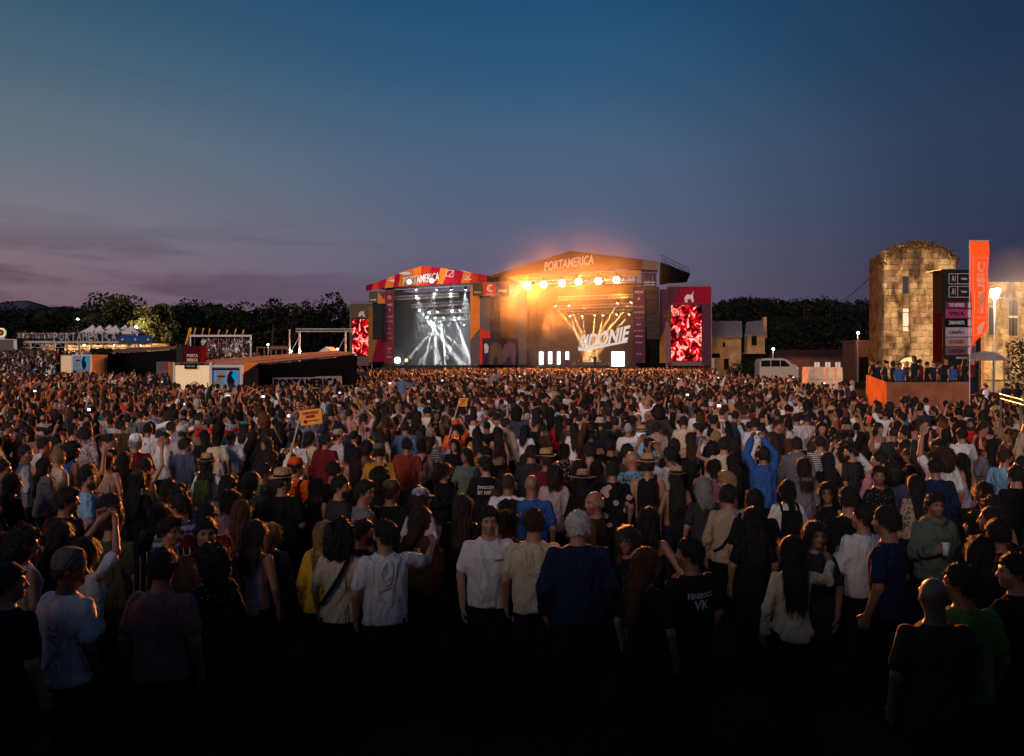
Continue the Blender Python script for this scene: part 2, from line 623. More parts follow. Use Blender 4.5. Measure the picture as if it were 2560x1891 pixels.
class Variant:
	"""one build, arm pose and head turn, with every piece of clothing cut on it"""
	cache = {}

	@staticmethod
	def get(b, pose, turn):
		k = (b, pose, turn)
		if k not in Variant.cache:
			Variant.cache[k] = Variant(b, pose, turn)
		return Variant.cache[k]

	def __init__(self, b, pose, turn):
		self.b, self.pose = b, pose
		self.yaw = -turn
		self.pitch = -0.08 if pose in ('stand', 'pocket') else 0.0
		if turn > 1.0:
			self.pitch = -0.22
		t = TORSO[b]
		la, ra = POSES[pose]
		sh = t['sh']
		self.joints = []
		for side, an in ((-1, la), (1, ra)):
			e, w = ARMS[an]
			dx = sh - 0.186
			zs = 1.405 + (0.035 if an in ('up', 'clap', 'high') else 0.0)
			self.joints.append((np.array([side * (sh - 0.01), -0.012, zs]), np.array([side * (e[0] + dx), e[1], e[2]]),
								np.array([side * (w[0] + dx * 0.6), w[1], w[2]]), side, an))
		self.meshes = {}
		self.ph = sum(map(ord, b + pose)) * 0.7 + turn * 5

	def arms_sdf(self, G, grow1=0.0, grow2=0.0, upto=2.0):
		"""upto 0..1 upper arm fraction, 1..2 through the forearm"""
		r = TORSO[self.b]['arm']
		out = None
		for S, E, W, side, an in self.joints:
			u = min(1.0, upto)
			e = S + (E - S) * u
			d = g_rcone(G, S, e, r + grow1, (r + (0.82 * r - r) * u) + grow2)
			if upto > 1.0:
				v = min(1.0, upto - 1.0)
				w = E + (W - E) * v
				d = smin(d, g_rcone(G, E, w, 0.84 * r + grow2, 0.84 * r + (0.58 * r - 0.84 * r) * v + grow2), 0.02)
			out = d if out is None else np.minimum(out, d)
		return out

	def legs_sdf(self, G, grow=0.0, zlow=0.0):
		X, Y, Z = G
		GA = (np.abs(X), Y, Z)
		d = g_rcone(GA, (0.088, -0.01, 0.86), (0.098, 0.012, 0.48), 0.088 + grow * 0.7, 0.058 + grow)
		return smin(d, g_rcone(GA, (0.098, 0.012, 0.48), (0.104, -0.018, 0.07), 0.056 + grow, 0.040 + grow * 1.1), 0.03)

	def bounds(self):
		pts = np.array([p for j in self.joints for p in j[:3]])
		return pts.min(0) - 0.09, pts.max(0) + 0.09

	def body(self, low=False):
		key = ('body', low)
		if key in self.meshes:
			return self.meshes[key]
		lo, hi = self.bounds()
		x0, x1 = min(-0.21, lo[0]), max(0.21, hi[0])
		y0, y1 = min(-0.15, lo[1]), max(0.18, hi[1])
		z1 = max(1.78, hi[2])
		if low:
			xs, ys, zs = axis(x0, x1, 0.034), axis(y0, y1, 0.034), axis(-0.03, z1, 0.036)
		else:
			xs = axis(x0, x1, 0.016, -0.098, 0.098, 0.0072)
			ys = axis(y0, y1, 0.016, -0.125, 0.13, 0.0078)
			zs = axis(-0.03, z1, 0.018, 1.49, 1.765, 0.0075)
		G = (xs[:, None, None], ys[None, :, None], zs[None, None, :])
		t = TORSO[self.b]
		V = np.full((len(xs), len(ys), len(zs)), BIG)
		k = np.searchsorted(zs, 1.43)
		k0 = np.searchsorted(zs, 0.98)
		kt0, kt1 = np.searchsorted(zs, 0.70), np.searchsorted(zs, 1.52)
		sub = (G[0], G[1], G[2][:, :, kt0:kt1])
		V[:, :, kt0:kt1] = g_loft(sub, t['z'], t['a'], t['b'], t['c'])
		sub = (G[0], G[1], G[2][:, :, :k0])
		V[:, :, :k0] = smin(V[:, :, :k0], self.legs_sdf(sub), 0.04)
		GA = (np.abs(sub[0]), sub[1], sub[2])
		V[:, :, :k0] = smin(V[:, :, :k0], g_ell(GA, (0.106, 0.045, 0.035), (0.040, 0.115, 0.034)), 0.03)
		V = smin(V, self.arms_sdf(G), 0.035)
		kk = np.searchsorted(zs, 1.38)
		sub = (G[0], G[1], G[2][:, :, kk:])
		H = rot_head(sub, self.yaw, self.pitch)
		hd = head_sdf(H, self.b == 'f')
		nk = g_rcone(sub, (0, -0.022, 1.42), (0, -0.012, 1.56), t['neck'] + 0.008, t['neck'] - 0.003)
		V[:, :, kk:] = smin(V[:, :, kk:], smin(hd, nk, 0.03), 0.025)
		v, q = surface_nets(xs, ys, zs, V)
		# hands
		if not low:
			hv, hq = [v], [q]
			n = len(v)
			for S, E, W, side, an in self.joints:
				f = (W - E) / np.linalg.norm(W - E)
				grip = an in ('drink', 'phone', 'high', 'round', 'out', 'cross')
				a, bq = hand_mesh('grip' if grip else ('flat' if an in ('up', 'clap') else 'rest'))
				# palm normal: towards the body's middle line
				inw = np.array([-side, 0.35 if an == 'down' else 0.8, 0.0])
				if an in ('phone', 'high'):
					inw = np.array([-side * 0.55, -0.75, 0.3])
				if an in ('drink', 'cross'):
					inw = np.array([-side * 0.9, -0.2, 0.2])
				pn = inw - f * inw.dot(f); pn /= np.linalg.norm(pn)
				sd = np.cross(f, pn) * side
				pts = W + a[:, [0]] * sd * 1.0 + a[:, [1]] * pn + a[:, [2]] * f
				bq2 = bq if side > 0 else bq[:, ::-1]
				hv.append(pts); hq.append(bq2 + n); n += len(pts)
			v = np.concatenate(hv); q = np.concatenate(hq)
		# tint: eyes, brows, lips
		hx, hy, hz = rot_head((v[:, 0], v[:, 1], v[:, 2]), self.yaw, self.pitch)
		tint = np.ones((len(v), 4))
		face = (hz > 1.52) & (hy > 0.03)
		ax = np.abs(hx)
		eye = face & (((ax - 0.031) / 0.013) ** 2 + ((hz - 1.642) / 0.0075) ** 2 < 1)
		tint[eye, :3] = (0.10, 0.09, 0.09)
		brow = face & (((ax - 0.032) / 0.020) ** 2 + ((hz - 1.664) / 0.0055) ** 2 < 1)
		tint[brow, :3] = (0.22, 0.18, 0.16)
		lip = face & ((hx / 0.022) ** 2 + ((hz - 1.573) / 0.008) ** 2 < 1) & (hy > 0.075)
		tint[lip, :3] = (0.72, 0.45, 0.45)
		if self.b == 'm':
			st = face & ((hz < 1.588) | ((hz < 1.60) & (ax > 0.03))) & ~lip
			tint[st, :3] = (0.72, 0.68, 0.66)
		self.meshes[key] = (v, q, tint)
		return self.meshes[key]

	def top(self, kind, low=False):
		key = ('top', kind, low)
		if key in self.meshes:
			return self.meshes[key]
		lo, hi = self.bounds()
		st = 0.036 if low else 0.0145
		x0, x1 = min(-0.30, lo[0] - 0.03), max(0.30, hi[0] + 0.03)
		y0, y1 = min(-0.24, lo[1] - 0.03), max(0.24, hi[1] + 0.03)
		xs, ys, zs = axis(x0, x1, st), axis(y0, y1, st), axis(0.74, max(1.54, hi[2] + 0.03), st)
		G = (xs[:, None, None], ys[None, :, None], zs[None, None, :])
		t = TORSO[self.b]
		z = np.array(t['z']); a = np.array(t['a']); b = np.array(t['b']); c = np.array(t['c'])
		loose = {'tee': 0.022, 'long': 0.022, 'hood': 0.034, 'tank': 0.012, 'strap': 0.009, 'jacket': 0.034}[kind]
		if self.b == 'f' and kind in ('tee', 'long'):
			loose = 0.016
		hem = {'tee': 0.86, 'long': 0.86, 'hood': 0.84, 'tank': 0.88, 'strap': 0.90, 'jacket': 0.82}[kind]
		amax, bmax = a[5], b[5]
		drop = 0.93 if self.b == 'm' else 0.86
		aa = np.where(z < 1.3, np.maximum(a, amax * drop), a) + loose * np.where(z > 1.4, 0.55, 1.0)
		bb = np.where(z < 1.3, np.maximum(b, bmax * (drop + 0.03)), b) + loose * np.where(z > 1.4, 0.5, 1.0)
		V = g_loft(G, [z[0] - 0.1] + list(z[1:]), list(aa), list(bb), list(c))
		X, Y, Z = G
		if kind in ('tee',):
			s = self.arms_sdf(G, loose * 0.35, loose * 0.7 + 0.008, 0.70)
			V = smin(V, s, 0.035)
		elif kind in ('long', 'hood', 'jacket'):
			s = self.arms_sdf(G, loose * 0.4, loose * 0.75 + 0.002, 1.93)
			V = smin(V, s, 0.035)
		elif kind == 'tank':
			V = smax(V, np.abs(X) - (t['sh'] - 0.045), 0.02)
		elif kind == 'strap':
			V = smax(V, Z - 1.31 - 0.0 * X, 0.015)
		# cloth folds: long soft pulls, and creases above the hem
		f1 = 0.0055 if kind != 'strap' else 0.002
		V = V + f1 * wob(X, Y, Z * 0.55, 21.0, self.ph) + 0.004 * np.sin(Z * 62 + 9 * X + 7 * Y + self.ph) * np.clip((1.12 - Z) / 0.2, 0, 1) * np.sin(X * 17 + self.ph)
		if kind == 'hood':
			V = smin(V, g_ell(G, (0, -0.085, 1.435), (0.115, 0.062, 0.075)), 0.04)
			V = smin(V, np.abs(g_ell(G, (0, 0.0, 1.47), (0.105, 0.10, 0.05))) - 0.012, 0.03) if not low else V
		if kind == 'jacket' :
			V = smin(V, g_ell(G, (0, -0.03, 1.455), (0.085, 0.075, 0.035)), 0.02)
		V = smax(V, hem + 0.01 * np.sin(X * 14 + self.ph) - Z, 0.006)
		# neck opening
		V = smax(V, -g_ell(G, (0, 0.012, 1.512), (0.082, 0.088, 0.062)), 0.008)
		v, q = surface_nets(xs, ys, zs, V)
		self.meshes[key] = (v, q, None)
		return self.meshes[key]

	def legs(self, kind, low=False):
		key = ('legs', kind, low)
		if key in self.meshes:
			return self.meshes[key]
		st = 0.04 if low else 0.02
		xs, ys, zs = axis(-0.26, 0.26, st), axis(-0.2, 0.2, st), axis(-0.02, 1.0, st)
		G = (xs[:, None, None], ys[None, :, None], zs[None, None, :])
		t = TORSO[self.b]
		V = g_loft(G, t['z'], list(np.array(t['a']) + 0.005), list(np.array(t['b']) + 0.005), t['c'])
		V = smin(V, self.legs_sdf(G, 0.016 if kind == 'trousers' else 0.03), 0.04)
		V = V + 0.004 * wob(*G, 26.0, 1.0) * np.clip((0.85 - G[2]) / 0.1, 0, 1)
		V = smax(V, (0.05 if kind == 'trousers' else 0.46) - G[2], 0.005)
		V = smax(V, G[2] - 0.945, 0.005)
		v, q = surface_nets(xs, ys, zs, V)
		self.meshes[key] = (v, q, None)
		return self.meshes[key]


_hands = {}


def shoe_mesh():
	xs, ys, zs = axis(-0.06, 0.06, 0.014), axis(-0.12, 0.17, 0.016), axis(-0.02, 0.13, 0.014)
	G = (xs[:, None, None], ys[None, :, None], zs[None, None, :])
	V = g_ell(G, (0, 0.03, 0.035), (0.048, 0.13, 0.046))
	V = smin(V, g_rcone(G, (0, -0.04, 0.03), (0, -0.045, 0.09), 0.045, 0.05), 0.02)
	V = smax(V, 0.002 - G[2] + 0 * V, 0.004)
	v, q = surface_nets(xs, ys, zs, V)
	return v, q, None


def hand_mesh(kind):
	"""right hand: x towards the thumb's side, y palm normal, z along the fingers; origin at the wrist"""
	if kind in _hands:
		return _hands[kind]
	xs, ys, zs = axis(-0.07, 0.085, 0.0062), axis(-0.045, 0.09, 0.0062), axis(-0.04, 0.20, 0.0066)
	G = (xs[:, None, None], ys[None, :, None], zs[None, None, :])
	d = g_rcone(G, (0, 0, -0.03), (0, 0, 0.015), 0.027, 0.026)
	d = smin(d, g_ell(G, (0.0, 0.002, 0.055), (0.042, 0.019, 0.052)), 0.02)
	curl = {'rest': 0.35, 'grip': 0.95, 'flat': 0.06}[kind]
	for i, (x, ln) in enumerate(((0.030, 0.070), (0.010, 0.080), (-0.011, 0.074), (-0.031, 0.056))):
		p = np.array([x, 0.0, 0.095 - 0.004 * abs(i - 1)])
		ang = 0.0
		sp = (1.5 - i) * (0.10 if kind == 'flat' else 0.04)
		r = 0.0105
		for s, frac in enumerate((0.45, 0.32, 0.23)):
			ang += curl * (0.75 if s == 0 else 0.85)
			q = p + np.array([sp * ln * frac, math.sin(ang) * ln * frac, math.cos(ang) * ln * frac])
			d = smin(d, g_rcone(G, p, q, r, r * 0.92), 0.004 if s == 0 else 0.003)
			p, r = q, r * 0.92
	p0 = np.array([0.032, 0.006, 0.028]); p1 = np.array([0.058, 0.020 + 0.02 * curl, 0.066]); p2 = np.array([0.056 - 0.02 * curl, 0.030 + 0.035 * curl, 0.098])
	d = smin(d, g_rcone(G, p0, p1, 0.015, 0.0125), 0.012)
	d = smin(d, g_rcone(G, p1, p2, 0.0125, 0.010), 0.004)
	v, q = surface_nets(xs, ys, zs, d)
	_hands[kind] = (v, q)
	return _hands[kind]


_hair = {}


def hair_mesh(kind, low=False):
	key = (kind, low)
	if key in _hair:
		return _hair[key]
	st = 0.026 if low else 0.0085
	zlo = {'long': 1.12, 'tail': 1.22, 'bob': 1.42, 'curly': 1.36, 'half': 1.28}.get(kind, 1.44)
	xs, ys, zs = axis(-0.19, 0.19, st), axis(-0.24, 0.16, st), axis(zlo, 1.86, st)
	G = (xs[:, None, None], ys[None, :, None], zs[None, None, :])
	X, Y, Z = G
	cran = g_ell(G, (0, -0.016, 1.657), (0.078, 0.097, 0.097))

	def cap(grow, nape, fore):
		# hair grows behind a line that runs from the forehead over the ears to the nape
		line = np.interp(Y, [-0.12, -0.055, -0.02, 0.025, 0.05, 0.075, 0.10], [nape, nape + 0.01, 1.615, 1.625, 1.672, fore, fore + 0.004])
		d = cran - grow
		d = smin(d, g_ell(G, (0, -0.055, 1.60), (0.066, 0.052, 0.065)) - grow * 0.5, 0.03)
		return smax(d, line - Z + 0 * X, 0.010)
	strands = 0.0035 * np.sin(np.arctan2(X, -Y - 0.02) * 34 + 2 * np.sin(Z * 50)) + 0.003 * wob(X, Y, Z, 55.0)
	if kind == 'short':
		d = cap(0.011, 1.565, 1.702) + strands
	elif kind == 'buzz':
		d = cap(0.004, 1.572, 1.708) + 0.001 * wob(X, Y, Z, 60.0)
	elif kind == 'quiff':
		d = smin(cap(0.010, 1.565, 1.70), g_ell(G, (0, 0.03, 1.742), (0.058, 0.058, 0.030)), 0.03) + strands
	elif kind == 'ring':     # bald on top
		d = smax(cap(0.008, 1.565, 1.70), Z - 1.672 + 0 * X + 0.4 * np.maximum(Y, 0), 0.01) + strands * 0.6
	elif kind in ('long', 'half', 'bob'):
		end = {'long': 1.17, 'half': 1.33, 'bob': 1.47}[kind]
		d = cap(0.016, 1.56, 1.71)
		curt = g_loft(G, [end, end + 0.07, 1.46, 1.56, 1.64, 1.70], [0.065, 0.095, 0.108, 0.100, 0.092, 0.075],
					  [0.018, 0.032, 0.052, 0.080, 0.092, 0.080], [-0.115, -0.115, -0.085, -0.042, -0.026, -0.02])
		d = smin(d, curt, 0.03)
		d = smax(d, -g_ell(G, (0, 0.095, 1.585), (0.066, 0.105, 0.108)), 0.012)    # face opening
		d = smax(d, end + 0.03 * np.sin(X * 31) * 0.5 + 0.012 * np.sin(X * 90) - Z, 0.01)
		d = d + 0.003 * np.sin(X * 150 + 3 * np.sin(Z * 13 + X * 20)) + 0.003 * wob(X, Y, Z * 0.3, 60.0)
	elif kind == 'curly':
		d = smin(cap(0.03, 1.55, 1.70), g_ell(G, (0, -0.045, 1.63), (0.135, 0.125, 0.14)), 0.04)
		d = smin(d, g_ell(G, (0, -0.07, 1.52), (0.13, 0.09, 0.11)), 0.04)
		d = smax(d, -g_ell(G, (0, 0.10, 1.60), (0.07, 0.11, 0.10)), 0.015)
		d = d + 0.012 * wob(X, Y, Z, 62.0) + 0.006 * wob(X, Y, Z, 120.0, 2.0)
	elif kind in ('bun', 'tail'):
		d = cap(0.009, 1.57, 1.705)
		if kind == 'bun':
			d = smin(d, g_ell(G, (0, -0.10, 1.735), (0.042, 0.042, 0.040)), 0.012)
		else:
			d = smin(d, g_rcone(G, (0, -0.10, 1.70), (0, -0.145, 1.66), 0.026, 0.032), 0.012)
			d = smin(d, g_rcone(G, (0, -0.145, 1.66), (0.01, -0.155, 1.42), 0.034, 0.026), 0.015)
			d = smin(d, g_rcone(G, (0.01, -0.155, 1.42), (0.015, -0.145, 1.27), 0.026, 0.008), 0.01)
		d = d + strands + 0.002 * np.sin(X * 130 + Z * 20)
	elif kind == 'beard':
		d = g_ell(G, (0, 0.046, 1.565), (0.062, 0.056, 0.062))
		d = smin(d, g_ell(G, (0, 0.072, 1.53), (0.034, 0.034, 0.040)), 0.02)
		d = smax(d, Z - np.interp(Y, [0.0, 0.05, 0.09, 0.12], [1.635, 1.600, 1.592, 1.588]) + 0 * X, 0.008)
		d = smax(d, 0.012 - Y + 0 * X, 0.01)
		d = smax(d, -g_ell(G, (0, 0.095, 1.574), (0.022, 0.03, 0.007)), 0.004)
		d = d + 0.003 * wob(X, Y, Z, 90.0)
	v, q = surface_nets(xs, ys, zs, d)
	if not low and kind != 'buzz':
		v, q = add_strands(v, q, kind)
	_hair[key] = (v, q, None)
	return _hair[key]


def add_strands(v, q, kind):
	"""loose locks and flyaways lying over the mass of the hair"""
	rg = np.random.default_rng(len(kind) * 7 + len(v))
	fn = np.cross(v[q[:, 2]] - v[q[:, 0]], v[q[:, 3]] - v[q[:, 1]])
	fn /= np.maximum(np.linalg.norm(fn, axis=1), 1e-9)[:, None]
	n = {'beard': 350, 'ring': 500, 'short': 1300, 'quiff': 1300}.get(kind, 1700)
	pick = rg.integers(0, len(q), n)
	p = v[q[pick]].mean(1); nr = fn[pick]
	ok = p[:, 2] > p[:, 2].min() + 0.01
	p, nr = p[ok], nr[ok]; n = len(p)
	down = np.array([0, -0.25, -1.0]) + rg.normal(0, 0.12, (n, 3))
	lift, ln, w = {'short': (0.55, 0.030, 0.0022), 'quiff': (0.55, 0.034, 0.0022), 'curly': (1.0, 0.035, 0.003), 'beard': (0.6, 0.016, 0.0016), 'ring': (0.5, 0.02, 0.002)}.get(kind, (0.16, 0.11, 0.0028))
	if kind in ('short', 'quiff', 'ring'):
		crown = np.array([0, -0.06, 1.74]); down = p - crown; down /= np.linalg.norm(down, axis=1)[:, None]; down += rg.normal(0, 0.35, (n, 3))
	if kind == 'curly':
		down = rg.normal(0, 1, (n, 3))
	t = down - nr * (down * nr).sum(1)[:, None]
	t /= np.maximum(np.linalg.norm(t, axis=1), 1e-6)[:, None]
	d = t + nr * lift * rg.uniform(0.1, 1.0, (n, 1))
	d /= np.linalg.norm(d, axis=1)[:, None]
	sd = np.cross(d, nr); sd /= np.maximum(np.linalg.norm(sd, axis=1), 1e-6)[:, None]
	L = ln * rg.uniform(0.5, 1.3, (n, 1)); W = w * rg.uniform(0.6, 1.4, (n, 1))
	a = p - nr * 0.002
	mid = a + d * L * 0.55; end = a + (d * 0.8 + np.array([0, 0, -0.35])) * L
	vv = np.concatenate([a - sd * W, a + sd * W, mid + sd * W, mid - sd * W, end + sd * W * 0.15, end - sd * W * 0.15])
	i = np.arange(n); b = len(v)
	qq = np.concatenate([np.stack([b + i, b + n + i, b + 2 * n + i, b + 3 * n + i], 1), np.stack([b + 3 * n + i, b + 2 * n + i, b + 4 * n + i, b + 5 * n + i], 1)])
	return np.concatenate([v, vv]), np.concatenate([q, qq])


def np_mesh(name, v, q, mat, smooth=True, tint=None, zone=None):
	me = bpy.data.meshes.new(name)
	me.vertices.add(len(v)); me.vertices.foreach_set('co', np.ascontiguousarray(v, np.float32).ravel())
	me.loops.add(len(q) * 4); me.loops.foreach_set('vertex_index', np.ascontiguousarray(q, np.int32).ravel())
	me.polygons.add(len(q)); me.polygons.foreach_set('loop_start', np.arange(0, len(q) * 4, 4, dtype=np.int32))
	me.update(calc_edges=True)
	me.polygons.foreach_set('use_smooth', np.ones(len(q), bool))
	if tint is not None:
		at = me.attributes.new('tint', 'FLOAT_COLOR', 'POINT')
		at.data.foreach_set('color', np.ascontiguousarray(tint, np.float32).ravel())
	if zone is not None:
		at = me.attributes.new('zone', 'FLOAT', 'POINT')
		at.data.foreach_set('value', np.ascontiguousarray(zone, np.float32))
	if mat is not None:
		me.materials.append(mat)
	return me


# ---- materials that take their colour from the object
def mat_skin():
	m = bpy.data.materials.new('skin'); m.use_nodes = True
	N, L = nt(m); b = N['Principled BSDF']
	oi = N.new('ShaderNodeObjectInfo')
	at = N.new('ShaderNodeAttribute'); at.attribute_name = 'tint'
	mx = N.new('ShaderNodeMix'); mx.data_type = 'RGBA'; mx.blend_type = 'MULTIPLY'; mx.inputs[0].default_value = 1.0
	L.new(oi.outputs['Color'], mx.inputs[6]); L.new(at.outputs['Color'], mx.inputs[7])
	L.new(mx.outputs[2], b.inputs['Base Color'])
	b.inputs['Roughness'].default_value = 0.48
	b.inputs['Specular IOR Level'].default_value = 0.45
	return m


def mat_hair():
	m = bpy.data.materials.new('hair'); m.use_nodes = True
	N, L = nt(m); b = N['Principled BSDF']
	oi = N.new('ShaderNodeObjectInfo')
	tc = N.new('ShaderNodeTexCoord')
	mp = N.new('ShaderNodeMapping'); mp.inputs['Scale'].default_value = (210, 210, 11)
	no = N.new('ShaderNodeTexNoise'); no.inputs['Scale'].default_value = 1.0; no.inputs['Detail'].default_value = 3
	L.new(tc.outputs['Object'], mp.inputs[0]); L.new(mp.outputs[0], no.inputs['Vector'])
	mr = N.new('ShaderNodeMapRange'); mr.inputs[1].default_value = 0.3; mr.inputs[2].default_value = 0.7
	mr.inputs[3].default_value = 0.45; mr.inputs[4].default_value = 1.6
	L.new(no.outputs[0], mr.inputs[0])
	mx = N.new('ShaderNodeVectorMath'); mx.operation = 'SCALE'
	L.new(oi.outputs['Color'], mx.inputs[0]); L.new(mr.outputs[0], mx.inputs['Scale'])
	L.new(mx.outputs[0], b.inputs['Base Color'])
	bp = N.new('ShaderNodeBump'); bp.inputs['Strength'].default_value = 1.0; bp.inputs['Distance'].default_value = 0.012
	L.new(no.outputs[0], bp.inputs['Height']); L.new(bp.outputs[0], b.inputs['Normal'])
	b.inputs['Roughness'].default_value = 0.58
	b.inputs['Specular IOR Level'].default_value = 0.4
	return m


def mat_cloth(name, pattern=None):
	m = bpy.data.materials.new(name); m.use_nodes = True
	N, L = nt(m); b = N['Principled BSDF']
	oi = N.new('ShaderNodeObjectInfo')
	tc = N.new('ShaderNodeTexCoord')
	no = N.new('ShaderNodeTexNoise'); no.inputs['Scale'].default_value = 14; no.inputs['Detail'].default_value = 4
	L.new(tc.outputs['Object'], no.inputs['Vector'])
	mr = N.new('ShaderNodeMapRange'); mr.inputs[3].default_value = 0.82; mr.inputs[4].default_value = 1.12
	L.new(no.outputs[0], mr.inputs[0])
	col = oi.outputs['Color']
	if pattern:
		mx = N.new('ShaderNodeMix'); mx.data_type = 'RGBA'
		kind, second, scale, thr = pattern
		mx.inputs[7].default_value = tuple(second) + (1,)
		L.new(col, mx.inputs[6])
		if kind in ('hstripe', 'vstripe'):
			w = N.new('ShaderNodeTexWave'); w.bands_direction = 'Z' if kind == 'hstripe' else 'X'
			w.inputs['Scale'].default_value = scale; w.inputs['Distortion'].default_value = 0.4
			w.inputs['Detail'].default_value = 0
			L.new(tc.outputs['Object'], w.inputs['Vector'])
			src = w.outputs['Fac']
		else:
			w = N.new('ShaderNodeTexVoronoi'); w.inputs['Scale'].default_value = scale
			if kind == 'blot':
				w.inputs['Randomness'].default_value = 1.0
			L.new(tc.outputs['Object'], w.inputs['Vector'])
			inv = N.new('ShaderNodeMath'); inv.operation = 'SUBTRACT'; inv.inputs[0].default_value = 1.0
			L.new(w.outputs['Distance'], inv.inputs[1])
			src = inv.outputs[0]
		st = N.new('ShaderNodeMath'); st.operation = 'GREATER_THAN'; st.inputs[1].default_value = thr
		L.new(src, st.inputs[0]); L.new(st.outputs[0], mx.inputs[0])
		col = mx.outputs[2]
	vm = N.new('ShaderNodeVectorMath'); vm.operation = 'SCALE'
	L.new(col, vm.inputs[0]); L.new(mr.outputs[0], vm.inputs['Scale'])
	L.new(vm.outputs[0], b.inputs['Base Color'])
	fm_ = N.new('ShaderNodeMapping'); fm_.inputs['Scale'].default_value = (7, 7, 3.2); fm_.inputs['Rotation'].default_value = (0.3, 0.5, 0.2)
	f_ = N.new('ShaderNodeTexNoise'); f_.inputs['Scale'].default_value = 1.0; f_.inputs['Detail'].default_value = 2; f_.inputs['Distortion'].default_value = 1.6
	L.new(tc.outputs['Object'], fm_.inputs[0]); L.new(fm_.outputs[0], f_.inputs['Vector'])
	bp0 = N.new('ShaderNodeBump'); bp0.inputs['Strength'].default_value = 0.9; bp0.inputs['Distance'].default_value = 0.07
	L.new(f_.outputs[0], bp0.inputs['Height'])
	bp = N.new('ShaderNodeBump'); bp.inputs['Strength'].default_value = 0.35; bp.inputs['Distance'].default_value = 0.01
	L.new(no.outputs[0], bp.inputs['Height']); L.new(bp0.outputs[0], bp.inputs['Normal']); L.new(bp.outputs[0], b.inputs['Normal'])
	b.inputs['Roughness'].default_value = 0.88
	b.inputs['Specular IOR Level'].default_value = 0.15
	return m


M_SKIN, M_HAIR, M_CLOTH = mat_skin(), mat_hair(), mat_cloth('cloth')
PATTERNS = {
	'blue striped': mat_cloth('cloth_blue_stripe', ('hstripe', (0.07, 0.10, 0.28), 4.2, 0.55)),
	'black striped': mat_cloth('cloth_breton', ('hstripe', (0.012, 0.012, 0.014), 9.0, 0.55)),
	'pin striped': mat_cloth('cloth_pin', ('vstripe', (0.55, 0.50, 0.40), 6.0, 0.93)),
	'floral': mat_cloth('cloth_floral', ('blot', (0.62, 0.36, 0.38), 9.0, 0.64)),
	'dotted': mat_cloth('cloth_dotted', ('dots', (0.55, 0.52, 0.45), 26.0, 0.72)),
	'sequinned': mat_cloth('cloth_sequin', ('dots', (0.5, 0.5, 0.5), 40.0, 0.83)),
	'leafy': mat_cloth('cloth_leafy', ('dots', (0.75, 0.62, 0.25), 34.0, 0.76)),
	'tie-dyed': mat_cloth('cloth_tiedye', ('blot', (0.20, 0.02, 0.03), 6.0, 0.55)),
	'marled': mat_cloth('cloth_marl', ('blot', (0.10, 0.10, 0.10), 22.0, 0.62)),
}

HAIRCOL = {'black': (.010, .008, .007), 'dark': (.018, .012, .009), 'brown': (.036, .019, .011), 'red-brown': (.12, .038, .014),
		   'blond': (.36, .22, .10), 'grey': (.30, .28, .26), 'white': (.55, .52, .48), 'pink': (.7, .05, .2)}
COLS = {'white': (.74, .72, .70), 'cream': (.66, .55, .38), 'beige': (.42, .31, .21), 'tan': (.25, .16, .095), 'grey': (.17, .165, .17),
		'light grey': (.45, .45, .46), 'dark grey': (.034, .032, .034), 'black': (.012, .012, .013), 'navy': (.014, .024, .060),
		'blue': (.030, .11, .36), 'slate blue': (.07, .085, .14), 'denim blue': (.07, .13, .24), 'light blue': (.26, .50, .68),
		'red': (.62, .020, .016), 'dark red': (.15, .012, .016), 'brick red': (.26, .045, .028), 'mustard': (.50, .25, .030), 'orange': (.85, .13, .014),
		'pink': (.56, .24, .27), 'pale pink': (.60, .44, .44), 'mauve': (.24, .105, .115), 'brown': (.065, .034, .019), 'olive': (.075, .085, .045),
		'grey-green': (.10, .14, .11), 'green': (.13, .24, .035), 'lilac': (.40, .36, .50), 'yellow': (.70, .45, .03), 'teal': (.03, .22, .24)}
SKINS = [(.38, .185, .115), (.33, .155, .095), (.29, .135, .080), (.42, .215, .140), (.24, .110, .065), (.16, .075, .045)]

_shared = {}


def shared(key, maker, mat):
	"""one mesh per kind of piece and material, used by every figure that wears it"""
	k = (key, mat.name)
	if k not in _shared:
		v, q, tint = maker()
		_shared[k] = np_mesh(key[0], v, q, mat, tint=tint)
	return _shared[k]


def child(name, me, parent, col=None, mtx=None):
	o = bpy.data.objects.new(name, me)
	COL.objects.link(o)
	o.parent = parent
	if mtx is not None:
		o.matrix_local = mtx
	if col is not None:
		o.color = (*col, 1)
	return o


